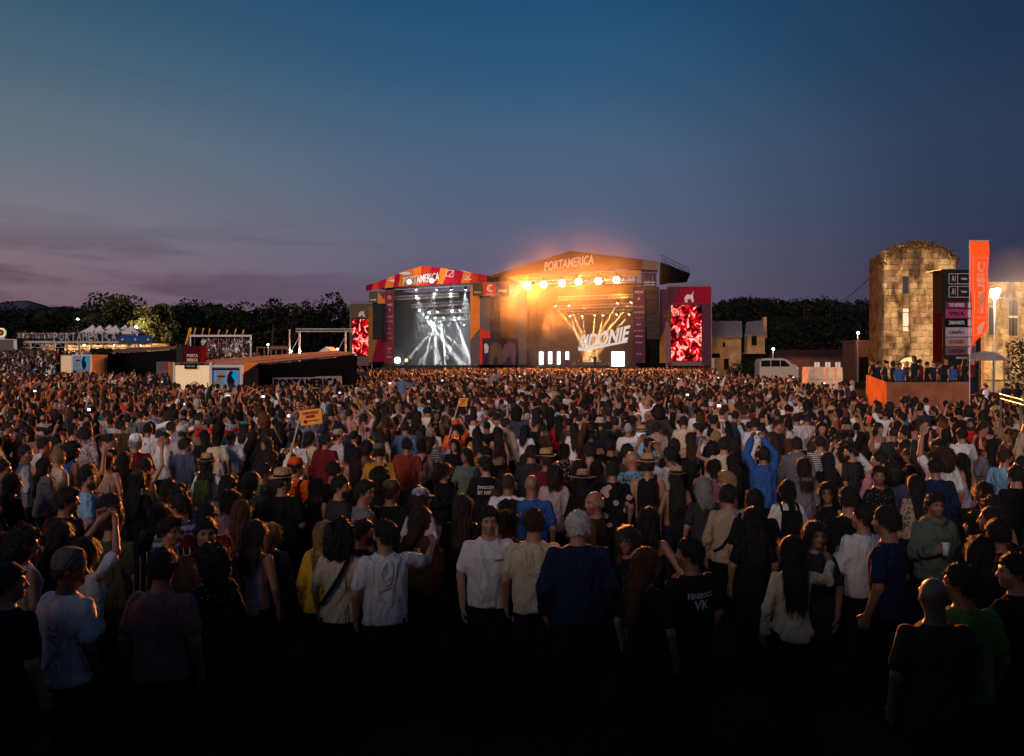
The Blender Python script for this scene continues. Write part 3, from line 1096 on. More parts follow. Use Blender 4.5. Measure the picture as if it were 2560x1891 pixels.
# ---- hats, glasses and bags, all in the frame of an unturned head or body
def hat_parts(kind):
	if ('hat', kind) in _hair:
		return _hair['hat', kind]
	parts = []
	if kind in ('straw', 'brim', 'fedora'):
		b = {'straw': 0.150, 'brim': 0.20, 'fedora': 0.145}[kind]
		m = MB()
		prof = [(0.085, 1.690), (b * 0.8, 1.688), (b, 1.694), (b, 1.699), (b * 0.8, 1.694), (0.096, 1.700), (0.094, 1.735), (0.085, 1.785), (0.072, 1.802), (0.045, 1.806), (0.02, 1.794)]
		m.lathe(prof, 22, (0, -0.012, 0), 1.14)
		vs = []
		for x, y, z in m.v:
			if kind != 'brim' and z > 1.77:
				z -= 0.012 * math.exp(-(x / 0.022) ** 2)          # the crease along the crown
			r = math.hypot(x, y)
			if r > 0.11:
				z += 0.16 * (abs(x) - 0.09) * (1 if kind != 'brim' else 0.2) - 0.05 * max(0, y)
			vs.append((x, y, z))
		m.v = vs
		parts.append(('hat', m.mesh('hat', smooth=True)))
		r = MB(); r.lathe([(0.0965, 1.702), (0.0985, 1.703), (0.0972, 1.726), (0.095, 1.727)], 22, (0, -0.012, 0), 1.14)
		parts.append(('hatband', r.mesh('hatband', smooth=True)))
	elif kind in ('cap', 'beanie', 'bucket'):
		m = MB()
		if kind == 'cap':
			m.lathe([(0.091, 1.672), (0.0925, 1.70), (0.088, 1.735), (0.070, 1.765), (0.040, 1.780), (0.012, 1.784)], 20, (0, -0.014, 0), 1.18)
			for y0, w, dz in ((0.07, 0.075, 0.0),):
				top = [(-w, 0.075, 1.690), (-w * 0.9, 0.125, 1.682), (-w * 0.5, 0.165, 1.672), (0, 0.175, 1.670), (w * 0.5, 0.165, 1.672), (w * 0.9, 0.125, 1.682), (w, 0.075, 1.690), (0, 0.080, 1.706)]
				m.prism(top, (0, 0, -0.006))
		elif kind == 'beanie':
			m.lathe([(0.088, 1.652), (0.094, 1.656), (0.095, 1.69), (0.091, 1.70), (0.090, 1.735), (0.072, 1.772), (0.040, 1.790), (0.012, 1.794)], 20, (0, -0.016, 0), 1.18)
		else:
			m.lathe([(0.088, 1.672), (0.135, 1.650), (0.140, 1.656), (0.098, 1.690), (0.094, 1.74), (0.080, 1.765), (0.03, 1.77)], 20, (0, -0.014, 0), 1.14)
		parts.append(('hat', m.mesh('hat', smooth=True)))
	_hair['hat', kind] = parts
	return parts


def glasses_mesh():
	if 'glasses' in _hair:
		return _hair['glasses']
	m = MB()
	for s in (-1, 1):
		pts = [Vector((s * 0.033 + 0.022 * math.cos(t), 0.098, 1.640 + 0.016 * math.sin(t))) for t in [i * math.pi / 5 for i in range(10)]]
		for i in range(10):
			m.tube(pts[i], pts[(i + 1) % 10], 0.0024, 5)
		m.tube((s * 0.056, 0.096, 1.645), (s * 0.080, -0.005, 1.648), 0.0022, 5)
	m.tube((-0.011, 0.099, 1.645), (0.011, 0.099, 1.645), 0.0024, 5)
	_hair['glasses'] = m.mesh('glasses')
	return _hair['glasses']


def backpack_mesh():
	if 'backpack' in _hair:
		return _hair['backpack']
	m = MB()
	m.box((0, -0.21, 1.20), (0.27, 0.13, 0.40), taper=0.86)
	m.box((0, -0.285, 1.12), (0.20, 0.05, 0.18), taper=0.9)
	me = m.mesh('backpack')
	bm = bmesh.new(); bm.from_mesh(me)
	bmesh.ops.bevel(bm, geom=bm.edges[:], offset=0.022, segments=2, affect='EDGES')
	bm.to_mesh(me); bm.free()
	straps = []
	for x in (-0.105, 0.105):
		s = MB()
		path = [(x, -0.15, 1.38), (x, -0.10, 1.445), (x, -0.01, 1.462), (x, 0.09, 1.42), (x * 1.1, 0.145, 1.32), (x * 1.5, 0.10, 1.10), (x * 1.6, -0.03, 1.04), (x, -0.15, 1.03)]
		for i in range(len(path) - 1):
			s.tube(path[i], path[i + 1], 0.017, 6)
		straps.append(s.mesh('strap'))
	_hair['backpack'] = (me, straps)
	return _hair['backpack']


def sling_mesh():
	if 'sling' in _hair:
		return _hair['sling']
	s = MB()
	path = [(0.11, -0.10, 1.45), (0.06, -0.145, 1.34), (-0.02, -0.152, 1.20), (-0.12, -0.135, 1.06), (-0.195, -0.06, 0.99)]
	for i in range(len(path) - 1):
		a, b = Vector(path[i]), Vector(path[i + 1])
		d = (b - a).normalized(); w = d.cross(Vector((0, -1, 0))).normalized() * 0.018
		n = Vector((0, -0.008, 0))
		s.add([a - w, a + w, b + w, b - w, a - w + n, a + w + n, b + w + n, b - w + n], [(4, 5, 6, 7), (0, 1, 5, 4), (1, 2, 6, 5), (2, 3, 7, 6), (3, 0, 4, 7)])
	me = s.mesh('strap')
	_hair['sling'] = me
	return me


M_PLASTIC_BLACK = mat_plain('black_plastic', (.012, .012, .012), 0.4, noise=0.1)
M_STRAW = mat_plain('straw', (.46, .30, .14), 0.85, noise=0.35, scale=60, bump=0.6)
M_HATBAND = mat_plain('hat_band', (.03, .018, .012), 0.8)

PEOPLE = []


def make_person(x, y, z, heading, b='m', pose='stand', turn=0.0, skin=0, hair='short', hc='dark', top='tee', tc='white', pat=None,
				legs='trousers', lc=(.012, .012, .016), hat=None, hatc=None, beard=None, glasses=False, bag=None, bagc=(.014, .014, .015),
				height=1.74, mirror=False, wide=1.0, label='', group='people in the festival crowd'):
	"""heading: degrees clockwise from facing the stage. turn: how far the head looks over the right shoulder, negative for the left"""
	if turn < 0:
		mirror = not mirror
		turn = -turn
	turn = 0.0 if turn < 0.3 else (0.75 if turn < 1.0 else 1.25)
	V = Variant.get(b, pose, turn)
	body = bpy.data.objects.new('person', shared(('body', b, pose, turn), V.body, M_SKIN))
	COL.objects.link(body)
	s = height / 1.755
	body.location = (x, y, z)
	body.rotation_euler = (0, 0, -R(heading))
	body.scale = (s * wide * (-1 if mirror else 1), s * wide, s)
	body.color = (*SKINS[skin % len(SKINS)], 1)
	cm = PATTERNS[pat] if pat else M_CLOTH
	tcol = COLS[tc] if isinstance(tc, str) else tc
	child({'tee': 'shirt', 'long': 'shirt', 'hood': 'hoodie', 'tank': 'vest', 'strap': 'strapless_top', 'jacket': 'jacket'}[top],
		  shared(('top', b, pose, turn, top), lambda: V.top(top), cm), body, tcol)
	Vl = Variant.get(b, 'stand', 0.0)
	child('trousers' if legs == 'trousers' else 'shorts', shared(('legs', b, legs), lambda: Vl.legs(legs), M_CLOTH), body, lc)
	for sx in (-0.106, 0.106):
		child('shoe', shared(('shoe',), shoe_mesh, M_CLOTH), body, (.03, .03, .03), Matrix.Translation((sx, 0.0, -0.002)))
	HM = head_matrix(V.yaw, V.pitch)
	if hair and hair != 'bald':
		child('hair', shared(('hair', hair), lambda: hair_mesh(hair), M_HAIR), body, HAIRCOL[hc], HM)
	if beard:
		child('beard', shared(('beard',), lambda: hair_mesh('beard'), M_HAIR), body, HAIRCOL[beard], HM)
	if hat:
		parts = hat_parts(hat)
		hm = M_STRAW if (hat in ('straw', 'brim', 'fedora') and hatc is None) else M_CLOTH
		me = parts[0][1]
		k = ('hatm', hat, hm.name)
		if k not in _shared:
			me = me.copy(); me.materials.append(hm); _shared[k] = me
		h = child('hat', _shared[k], body, hatc or (1, 1, 1), HM)
		if len(parts) > 1:
			k = ('bandm', hat)
			if k not in _shared:
				m2 = parts[1][1].copy(); m2.materials.append(M_HATBAND); _shared[k] = m2
			child('hatband', _shared[k], h)
	if glasses:
		if 'gl' not in _shared:
			me = glasses_mesh(); me.materials.append(M_PLASTIC_BLACK); _shared['gl'] = me
		child('glasses', _shared['gl'], body, None, HM)
	if bag == 'backpack':
		me, st = backpack_mesh()
		if 'bp' not in _shared:
			me.materials.append(M_CLOTH); [q.materials.append(M_CLOTH) for q in st]; _shared['bp'] = 1
		bo = child('backpack', me, body, bagc)
		for q in st:
			child('strap', q, bo, (.012, .012, .013))
	elif bag == 'sling':
		me = sling_mesh()
		if 'sl' not in _shared:
			me.materials.append(M_CLOTH); _shared['sl'] = 1
		child('strap', me, body, (.012, .012, .013))
	tag(body, label, 'person', group)
	PEOPLE.append(body)
	body_info = dict(ob=body, x=x, y=y, b=b, V=V, s=s, mirror=mirror, heading=heading, top=top, cm=cm)
	return body_info


def person_point(info, p):
	"""a point given in the figure's own space, in the world"""
	ob = info['ob']
	M = Matrix.LocRotScale(ob.location, ob.rotation_euler, ob.scale)
	return M @ Vector(p)

# ================================================================== the setting
M_GROUND = mat_plain('trodden_grass', (.020, .022, .012), 0.95, noise=0.6, scale=0.8, bump=0.6)
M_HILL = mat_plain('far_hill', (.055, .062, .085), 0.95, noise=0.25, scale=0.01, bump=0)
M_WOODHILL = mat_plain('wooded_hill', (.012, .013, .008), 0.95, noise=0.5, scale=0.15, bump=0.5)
M_BARK = mat_plain('bark', (.05, .035, .022), 0.9, noise=0.4, scale=8, bump=0.6)


def mat_leaf(name, c):
	m = bpy.data.materials.new(name); m.use_nodes = True
	N, L = nt(m); b = N['Principled BSDF']
	ge = N.new('ShaderNodeNewGeometry')
	rp = N.new('ShaderNodeValToRGB')
	rp.color_ramp.elements[0].color = tuple(v * 0.55 for v in c) + (1,)
	rp.color_ramp.elements[1].color = tuple(v * 1.5 for v in c) + (1,)
	L.new(ge.outputs['Random Per Island'], rp.inputs[0]); L.new(rp.outputs[0], b.inputs['Base Color'])
	b.inputs['Roughness'].default_value = 0.7
	b.inputs['Specular IOR Level'].default_value = 0.2
	return m


M_LEAF = mat_leaf('leaf', (.020, .023, .008))
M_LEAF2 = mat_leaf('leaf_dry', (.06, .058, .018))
M_LEAF_DARK = mat_leaf('leaf_dark', (.006, .0065, .004))

# ---- ground sheet, finer near the camera
gx = np.concatenate([np.linspace(-3000, -160, 8), np.linspace(-140, 140, 57), np.linspace(160, 3000, 8)])
gy = np.concatenate([np.linspace(-400, -40, 6), np.linspace(-30, 200, 58), np.linspace(230, 4200, 12)])
gm = MB()
for yy in gy:
	for xx in gx:
		gm.v.append((xx, yy, ground_z(xx, yy)))
nxg = len(gx)
for j in range(len(gy) - 1):
	for i in range(nxg - 1):
		gm.f.append((j * nxg + i, j * nxg + i + 1, (j + 1) * nxg + i + 1, (j + 1) * nxg + i))
ground = gm.build('ground', M_GROUND, smooth=True, origin=(0, 0, 0))
ground['kind'] = 'structure'


def ridge(name, mat, pts, Y, depth, rough, base=-2.0, n=140, seed=1):
	"""a hill whose skyline runs through photo points, with a rounded back and front"""
	rg = np.random.default_rng(seed)
	xs = np.linspace(pts[0][0], pts[-1][0], n)
	ys = np.interp(xs, [p[0] for p in pts], [p[1] for p in pts])
	m = MB()
	rows = [(-1.0, 0.0), (-0.6, 0.35), (-0.3, 0.72), (-0.1, 0.94), (0.0, 1.0), (0.3, 0.8), (1.0, 0.0)]
	for t, h in rows:
		for i, px in enumerate(xs):
			top = P(px, ys[i], Y)
			j = rg.normal(0, rough) if t in (-0.1, 0.0, -0.3) else 0
			m.v.append((top.x * (1 + t * depth / Y), Y + t * depth, base + (top.z - base) * h + j))
	for r in range(len(rows) - 1):
		for i in range(n - 1):
			m.f.append((r * n + i, r * n + i + 1, (r + 1) * n + i + 1, (r + 1) * n + i))
	o = m.build(name, mat, smooth=True)
	o['kind'] = 'structure'
	return o


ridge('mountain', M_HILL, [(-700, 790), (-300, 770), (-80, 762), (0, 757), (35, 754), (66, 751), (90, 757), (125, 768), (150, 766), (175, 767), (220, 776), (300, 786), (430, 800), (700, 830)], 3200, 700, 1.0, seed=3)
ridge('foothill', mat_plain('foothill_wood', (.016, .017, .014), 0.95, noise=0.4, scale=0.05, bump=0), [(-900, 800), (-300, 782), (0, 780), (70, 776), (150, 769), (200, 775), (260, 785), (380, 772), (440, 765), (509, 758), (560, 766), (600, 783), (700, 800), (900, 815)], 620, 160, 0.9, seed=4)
ridge('hill', M_WOODHILL, [(1500, 815), (1640, 795), (1780, 768), (1820, 757), (1860, 752), (1915, 749), (1950, 757), (1968, 763), (2002, 756), (2065, 753), (2118, 763), (2160, 759), (2250, 770), (2400, 775), (2700, 790), (3100, 810)], 330, 90, 0.5, seed=5)


# ---- trees made of leaf clumps
def leaf_cloud(rg, blobs, per, size, flat=0.0):
	v, f = [], []
	for (cx, cy_, cz, rx, ry, rz) in blobs:
		d = rg.normal(size=(per, 3)); d /= np.linalg.norm(d, axis=1)[:, None]
		rad = rg.uniform(0.45, 1.05, per) ** 0.6
		pts = np.array([cx, cy_, cz]) + d * rad[:, None] * np.array([rx, ry, rz])
		for p in pts:
			a = rg.normal(size=3); a /= np.linalg.norm(a)
			b = np.cross(a, rg.normal(size=3)); b /= np.linalg.norm(b)
			s = size * rg.uniform(0.6, 1.3)
			o = len(v)
			v += [p - a * s, p - b * s * 0.55, p + a * s, p + b * s * 0.55]
			f.append((o, o + 1, o + 2, o + 3))
	return np.array(v), np.array(f)


def tree_meshes(seed, h, spread, nblob, per, size, mat, pine=False):
	rg = np.random.default_rng(seed)
	tr = MB()
	pts = [Vector((0, 0, 0))]
	for i in range(1, 6):
		pts.append(Vector((rg.normal(0, 0.02) * h, rg.normal(0, 0.02) * h, h * 0.62 * i / 5)))
	for i in range(5):
		tr.tube(pts[i], pts[i + 1], h * 0.022 * (1 - i * 0.16), 8, h * 0.022 * (1 - (i + 1) * 0.16))
	blobs = []
	for k in range(nblob):
		t = (k + 0.5) / nblob
		ang = k * 2.399
		zz = h * (0.16 + 0.76 * t)
		rr = spread * (math.sin(math.pi * min(1, 0.22 + 0.76 * t)) * rg.uniform(0.45, 0.85)) * (1 if not pine else (1.15 - t))
		c = (rr * math.cos(ang), rr * math.sin(ang), zz + rg.normal(0, h * 0.03))
		r = spread * rg.uniform(0.28, 0.48) * (1.0 if not pine else 1.1 - 0.7 * t)
		blobs.append((*c, r, r, r * rg.uniform(0.6, 0.9)))
		if k % 2 == 0:
			tr.tube(pts[min(5, 2 + int(t * 3))], c, h * 0.007, 5, h * 0.003)
	v, q = leaf_cloud(rg, blobs, per, size)
	crown = np_mesh('crown', v, q, mat, zone=None)
	crown.polygons.foreach_set('use_smooth', np.zeros(len(q), bool))
	trunk = tr.mesh('trunk', smooth=True); trunk.materials.append(M_BARK)
	return trunk, crown


TREES = [tree_meshes(11, 10, 4.2, 16, 150, 0.26, M_LEAF), tree_meshes(12, 10, 3.8, 14, 150, 0.26, M_LEAF2),
		 tree_meshes(13, 10, 4.6, 18, 140, 0.28, M_LEAF_DARK), tree_meshes(14, 10, 2.6, 16, 120, 0.24, M_LEAF_DARK, True)]


def tree(x, y, h, kind, label, group, wide=1.0, rz=None):
	t = thing('tree', (x, y, ground_z(x, y)), label, 'tree', group)
	s = h / 9.6
	tm, cm = TREES[kind]
	for nm, me in (('trunk', tm), ('crown', cm)):
		o = bpy.data.objects.new(nm, me); COL.objects.link(o); o.parent = t
		o.scale = (s * wide, s * wide, s)
	t.rotation_euler = (0, 0, random.uniform(0, 6.28) if rz is None else rz)
	return t


def tree_px(px, top, Y, kind, label, group, wide=1.0):
	p = P(px, top, Y)
	return tree(p.x, Y, p.z - ground_z(p.x, Y), kind, label, group, wide)


# the lit clump behind the bar terrace
for px, top, Y, k, w, lab in [
		(250, 752, 104, 2, 1.15, 'tall dark tree rising behind the first white party tents of the terrace'),
		(292, 744, 102, 0, 1.2, 'rounded dark tree whose top is highest above the white party tents'),
		(330, 760, 106, 2, 1.15, 'broad dark tree behind the last white party tents'),
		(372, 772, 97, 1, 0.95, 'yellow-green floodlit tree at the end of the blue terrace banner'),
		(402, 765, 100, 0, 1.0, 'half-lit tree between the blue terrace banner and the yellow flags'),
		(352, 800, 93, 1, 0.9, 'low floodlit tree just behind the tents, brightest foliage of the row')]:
	tree_px(px, top, Y + 18, k, lab, 'trees behind the bar terrace', w)
line = [(20, 778), (75, 782), (125, 785), (175, 792), (215, 788), (432, 768), (468, 766), (505, 768), (545, 772), (585, 782), (612, 775), (640, 766), (662, 774),
		(712, 776), (735, 770), (760, 773), (785, 766), (810, 760), (836, 757), (862, 762), (890, 770)]
ORD = ['first', 'second', 'third', 'fourth', 'fifth', 'sixth', 'seventh', 'eighth']
LINE_LAB = []
for x0_, x1_, where in ((-50, 230, 'below the distant mountain'), (420, 600, 'behind the yellow feather flags'), (600, 740, 'behind the wooden hut'), (740, 950, 'behind the truss arch')):
	n_ = [p for p in line if x0_ < p[0] <= x1_]
	LINE_LAB += ['%s dark tree %s, counting towards the stages' % (ORD[k], where) for k in range(len(n_))]
for i, (px, top) in enumerate(line):
	tree_px(px, top + (i * 29 % 13) - 6, 136 + (i * 37 % 16), (2, 3, 0, 2, 2, 3)[i % 6], LINE_LAB[i], 'trees of the dark treeline', 1.1 + 0.1 * (i % 3))
for i, (px, top) in enumerate([(1830, 775), (1872, 770), (2030, 790), (2090, 785), (2140, 790)]):
	tree_px(px, top, 150 + i * 7, 2, '%s dark slope tree counting from the old house towards the stone tower' % ORD[i], 'trees on the slope behind the low building', 1.2)

# wooded crest of the hill: one mass of foliage nobody could count
rgw = np.random.default_rng(21)
hb = []
for px in np.arange(1700, 2480, 6.5):
	y0 = np.interp(px, [1640, 1780, 1820, 1860, 1915, 1950, 1968, 2002, 2065, 2118, 2160, 2250, 2400, 2480], [795, 768, 757, 752, 749, 757, 763, 756, 753, 763, 759, 770, 775, 780])
	for k in range(2):
		p = P(px + rgw.uniform(-3, 3), y0 + rgw.uniform(-1, 7) + k * 12, 330 - k * 22 + rgw.uniform(-6, 6))
		r = rgw.uniform(1.6, 3.2)
		hb.append((p.x, p.y, p.z, r, r, r * 0.8))
for px in np.arange(-40, 640, 6.0):
	y0 = np.interp(px, [-40, 0, 70, 150, 200, 260, 380, 440, 509, 560, 600, 640], [782, 780, 776, 769, 775, 785, 772, 765, 758, 766, 783, 790])
	p = P(px + rgw.uniform(-3, 3), y0 + rgw.uniform(0, 5), 618 + rgw.uniform(-6, 6))
	r = rgw.uniform(2.0, 4.5)
	hb.append((p.x, p.y, p.z, r * 1.4, r, r * 0.8))
v, q = leaf_cloud(rgw, hb, 26, 0.8)
fo = bpy.data.objects.new('forest', np_mesh('forest', v, q, M_LEAF_DARK)); COL.objects.link(fo)
fo.data.polygons.foreach_set('use_smooth', np.zeros(len(q), bool))
tag(fo, 'dark forest along the crests of the hills behind the field', 'forest', None, 'stuff')

# the palm-like tall tree on its thin stem
pb = P(678, 870, 122)
pt = thing('palm_tree', (pb.x, 122, 0), 'single tall tree with thin pale stem above the wooden hut', 'tree')
mt = MB(); ztop = P(684, 762, 122).z
for i in range(6):
	mt.tube((pb.x + 0.08 * i, 122, ztop * i / 6), (pb.x + 0.08 * (i + 1), 122, ztop * (i + 1) / 6), 0.2 - 0.015 * i, 8)
mt.build('trunk', M_BARK, pt)
v, q = leaf_cloud(np.random.default_rng(5), [(0.6, 0, ztop - 0.3, 1.5, 1.5, 1.4), (1.6, 0, ztop - 1.2, 1.1, 1.1, 0.8), (-0.6, 0, ztop - 1.4, 1.1, 1.1, 0.8), (0.5, 0, ztop - 2.5, 1.8, 1.5, 0.9)], 150, 0.32)
o = bpy.data.objects.new('crown', np_mesh('crown', v, q, M_LEAF_DARK)); COL.objects.link(o); o.parent = pt

# ================================================================== added unseen canopy and walls behind the camera, shading the nearest rows
M_SHADE = mat_plain('shade_black', (.012, .012, .013), 0.8)
tb = thing('added_shade_canopy', (0, -3.2, 0), 'unseen dark canopy added behind the camera to shade the nearest rows', 'light blocker')
m = MB(); m.box((0, -3.4, 2.04), (34, 0.2, 4.08)); m.build('back_wall', M_SHADE, tb)
m = MB(); m.box((0, -1.5, 4.15), (34, 4.0, 0.16)); m.build('roof', M_SHADE, tb)
m = MB(); m.box((0, -1.9, 0.7), (34, 2.8, 1.4)); m.build('deck', M_SHADE, tb)
for xx in (-16.8, 16.8):
	m = MB(); m.box((xx, -1.9, 2.73), (0.2, 2.6, 2.66)); m.build('side_wall', M_SHADE, tb)

# ================================================================== stages
M_BLACK = mat_plain('black_stage_cloth', (.010, .010, .011), 0.85)
M_DECK = mat_plain('stage_deck', (.030, .028, .026), 0.5)
M_ALU = mat_plain('aluminium', (.50, .50, .50), 0.35, 0.8, noise=0.1)
M_ALU_DARK = mat_plain('dull_steel', (.20, .19, .18), 0.5, 0.5)
M_CRIMSON = mat_plain('crimson_banner', (.40, .012, .035), 0.65, scale=2)
M_DKCRIMSON = mat_plain('dark_crimson_banner', (.17, .008, .025), 0.65, scale=2)
M_SCARLET = mat_plain('scarlet_banner', (.58, .045, .022), 0.65, scale=2)
M_ORANGE = mat_plain('orange_banner', (.72, .20, .03), 0.65, scale=2)
M_OCHRE = mat_plain('ochre_banner', (.20, .095, .025), 0.65, scale=2)
M_PURPLE = mat_plain('purple_banner', (.055, .022, .045), 0.7, scale=2)
M_NAVY = mat_plain('navy_banner', (.022, .026, .065), 0.7, scale=2)
M_SAGE = mat_plain('sage_banner', (.085, .075, .04), 0.7, scale=2)
M_GREYCLOTH = mat_plain('grey_cloth', (.11, .09, .085), 0.8, scale=2)
M_MAUVE = mat_plain('mauve_banner', (.13, .07, .085), 0.7, scale=2)
M_WHITE = mat_plain('white_paint', (.78, .77, .75), 0.6, noise=0.05)
M_BROWNFASCIA = mat_plain('maroon_fascia', (.105, .034, .026), 0.75, scale=2)
M_LENS_WARM = mat_lamp('warm_blinder_lens', (1.0, 0.72, 0.38), 60)
M_LENS_WHITE = mat_lamp('white_lens', (0.92, 0.97, 1.0), 30)
M_LENS_AMBER = mat_lamp('amber_lens', (1.0, 0.80, 0.52), 14)
M_PANEL = mat_lamp('white_led_panel', (0.92, 0.97, 1.0), 3.2)

SA = Wall(916, 117, 1216, 111)
SB = Wall(1217, 111, 1650, 107)
WARM = (1.0, 0.50, 0.16)


def slab_on(wall, pts, off, thick, name, mat, parent):
	m = MB(); m.prism([wall.at(x, y, off) for x, y in pts], -wall.n * thick)
	return m.build(name, mat, parent)


# ---------------- white-lit stage
tA = thing('concert_stage', tuple(SA.xy(1080)), 'smaller stage under a zigzag red and orange roof fascia, lit white', 'stage')
deckz_a = SA.at(1080, 914).z
cA = [SA.xy(960, 0.6), SA.xy(1200, 0.6), SA.xy(1200, 0.6) + SA.n * 11, SA.xy(960, 0.6) + SA.n * 11]
m = MB(); m.prism([Vector((p.x, p.y, 0)) for p in cA], (0, 0, deckz_a)); m.build('deck', M_DECK, tA)
zroof_a = SA.at(1080, 716).z
m = MB(); bk = [SA.xy(962, 10), SA.xy(1196, 10)]
m.prism([bk[0], bk[1], bk[1] + Vector((0, 0, zroof_a)), bk[0] + Vector((0, 0, zroof_a))], SA.n * 0.2); m.build('backdrop', M_BLACK, tA)
for px in (964, 1194):
	a, b = SA.xy(px, 1.0), SA.xy(px, 1.0) + SA.n * 9
	m = MB(); m.prism([a, b, b + Vector((0, 0, zroof_a)), a + Vector((0, 0, zroof_a))], SA.t * 0.15); m.build('side_wall', M_BLACK, tA)
# roof: two slopes running back from the fascia
pl, pk, pr = SA.at(918, 714, 0.3), SA.at(1054, 666, 0.3), SA.at(1216, 688, 0.3)
for a, b in ((pl, pk), (pk, pr)):
	m = MB(); m.prism([a, b, b + SA.n * 11, a + SA.n * 11], (0, 0, -0.2)); m.build('roof_sheet', M_DKCRIMSON, tA)
# fascia of slanted panels
bx = [916, 930, 946, 962, 984, 996, 1022, 1050, 1076, 1092, 1108, 1134, 1152, 1174, 1196, 1217]
tx = [916, 934, 950, 968, 988, 1004, 1034, 1054, 1080, 1102, 1122, 1140, 1160, 1180, 1194, 1217]
fm = [M_DKCRIMSON, M_SCARLET, M_CRIMSON, M_ORANGE, M_CRIMSON, M_ORANGE, M_ORANGE, M_SCARLET, M_CRIMSON, M_ORANGE, M_CRIMSON, M_CRIMSON, M_ORANGE, M_SCARLET, M_CRIMSON]


def fasc_top(x):
	return np.interp(x, [916, 944, 1000, 1040, 1054, 1070, 1110, 1216], [714, 706, 683, 669, 665, 666, 671, 688])


def fasc_bot(x):
	return np.interp(x, [916, 936, 1000, 1110, 1217], [728, 724, 717, 711, 706])


for i in range(15):
	off = -0.03 * (i % 2)
	slab_on(SA, [(bx[i], fasc_bot(bx[i])), (bx[i + 1], fasc_bot(bx[i + 1])), (tx[i + 1], fasc_top(tx[i + 1])), (tx[i], fasc_top(tx[i]))], off, 0.12, 'fascia_panel', fm[i], tA)
slab_on(SA, [(1040, 672), (1055, 667), (1078, 670), (1072, 684), (1044, 690)], -0.05, 0.03, 'fascia_panel', M_CRIMSON, tA)
m = MB(); a, b = SA.at(1217, 690, 0.0), SA.at(1217, 707, 0.0)
m.prism([a, b, b + SA.n * 4, a + SA.n * 4], SA.t * 0.3); m.build('roof_end', M_BLACK, tA)
xd = (SA.at(1098, 693, 0) - SA.at(1008, 706, 0)).normalized()
lettering('PORTAMERICA', M_WHITE, tA, SA.at(1053, 697.5, -0.42), (SA.at(1098, 693, 0) - SA.at(1008, 706, 0)).length, 1.25, xd, extrude=0.05, bold=0.02)
# little marks printed on the fascia: pennant, crossed frame, cup
slab_on(SA, [(968, 702), (986, 699), (985, 705)], -0.2, 0.02, 'printed_mark', M_WHITE, tA)
slab_on(SA, [(995, 684), (1010, 680), (1024, 681), (1028, 686), (1012, 688)], -0.2, 0.02, 'printed_mark', M_WHITE, tA)
for seg in [((1117, 676), (1135, 677)), ((1114, 690), (1132, 693)), ((1135, 677), (1122, 691)), ((1117, 676), (1114, 690)), ((1135, 677), (1132, 693)),
			((1154, 677), (1176, 683)), ((1164, 688), (1176, 700)), ((1160, 699), (1180, 699)), ((1176, 688), (1164, 699))]:
	m = MB(); m.tube(SA.at(*seg[0], -0.2), SA.at(*seg[1], -0.2), 0.045, 5); m.build('printed_mark', M_WHITE, tA)

# front truss rail and inner trusses
M_TRUSS = mat_plain('truss_aluminium', (.55, .54, .52), 0.4, 0.3, noise=0.08)


def truss(a, b, size, r, label, cat_group, up=Vector((0, 0, 1)), step=None, name='truss', mat=None):
	a, b = Vector(a), Vector(b)
	d = (b - a).normalized(); side = d.cross(up).normalized(); up2 = side.cross(d).normalized()
	t = thing(name, tuple(a), label, 'truss', cat_group)
	h = size / 2
	cs = [side * h + up2 * h, side * -h + up2 * h, side * -h - up2 * h, side * h - up2 * h]
	for c in cs:
		m = MB(); m.tube(a + c, b + c, r, 6); m.build('chord', mat or M_TRUSS, t)
	n = max(2, int((b - a).length / (step or size * 1.1)))
	m = MB()
	for i in range(n):
		p0, p1 = a.lerp(b, i / n), a.lerp(b, (i + 1) / n)
		for k in range(4):
			c0, c1 = cs[k], cs[(k + 1) % 4]
			if i % 2: c0, c1 = c1, c0
			m.tube(p0 + c0, p1 + c1, r * 0.6, 4)
	o = m.build('bracing', mat or M_TRUSS, t); o['kind'] = 'stuff'
	return t


for k, (x0, y0, x1, y1, off) in enumerate([(986, 746, 1146, 738, 2.0), (1028, 766, 1168, 757, 4.0), (1073, 781, 1170, 777, 6.0), (1096, 799, 1170, 795, 8.0)]):
	truss(SA.at(x0, y0, off), SA.at(x1, y1, off), 0.5, 0.05, ['front lighting truss, uppermost of the trusses hanging in the white-lit stage', 'second lighting truss from the top in the white-lit stage',
		  'third lighting truss from the top in the white-lit stage', 'lowest and rearmost lighting truss in the white-lit stage'][k], 'lighting trusses of the white-lit stage')
truss(SA.at(985, 722, 0.8), SA.at(1216, 709, 0.8), 0.4, 0.05, 'long roof-edge truss under the red and orange fascia', None)

# moving lights
M_FIX = mat_plain('fixture_black', (.016, .016, .017), 0.5)


def moving_light(pos, target, label, group, lens, energy, ang, col, r=0.16, blend=0.25):
	pos = Vector(pos); d = (Vector(target) - pos).normalized()
	t = thing('moving_light', tuple(pos), label, 'stage light', group)
	m = MB(); m.tube(pos - d * 0.35, pos + d * 0.12, r * 0.8, 10, r * 1.15); m.build('lamp_head', M_FIX, t)
	s = d.cross(Vector((0, 1, 0))).normalized()
	m = MB()
	for k in (-1, 1):
		m.tube(pos + s * k * r * 1.3 - d * 0.1, pos + s * k * r * 1.1 + Vector((0, 0, 0.42)), 0.03, 5)
	m.tube(pos + s * r * 1.1 + Vector((0, 0, 0.42)), pos - s * r * 1.1 + Vector((0, 0, 0.42)), 0.04, 5)
	m.build('yoke', M_FIX, t)
	m = MB(); m.tube(pos + d * 0.125, pos + d * 0.15, r, 12); m.build('lens', lens, t)
	spot(pos + d * 0.3, target, energy, ang, col, blend, 0.08, t)
	return t


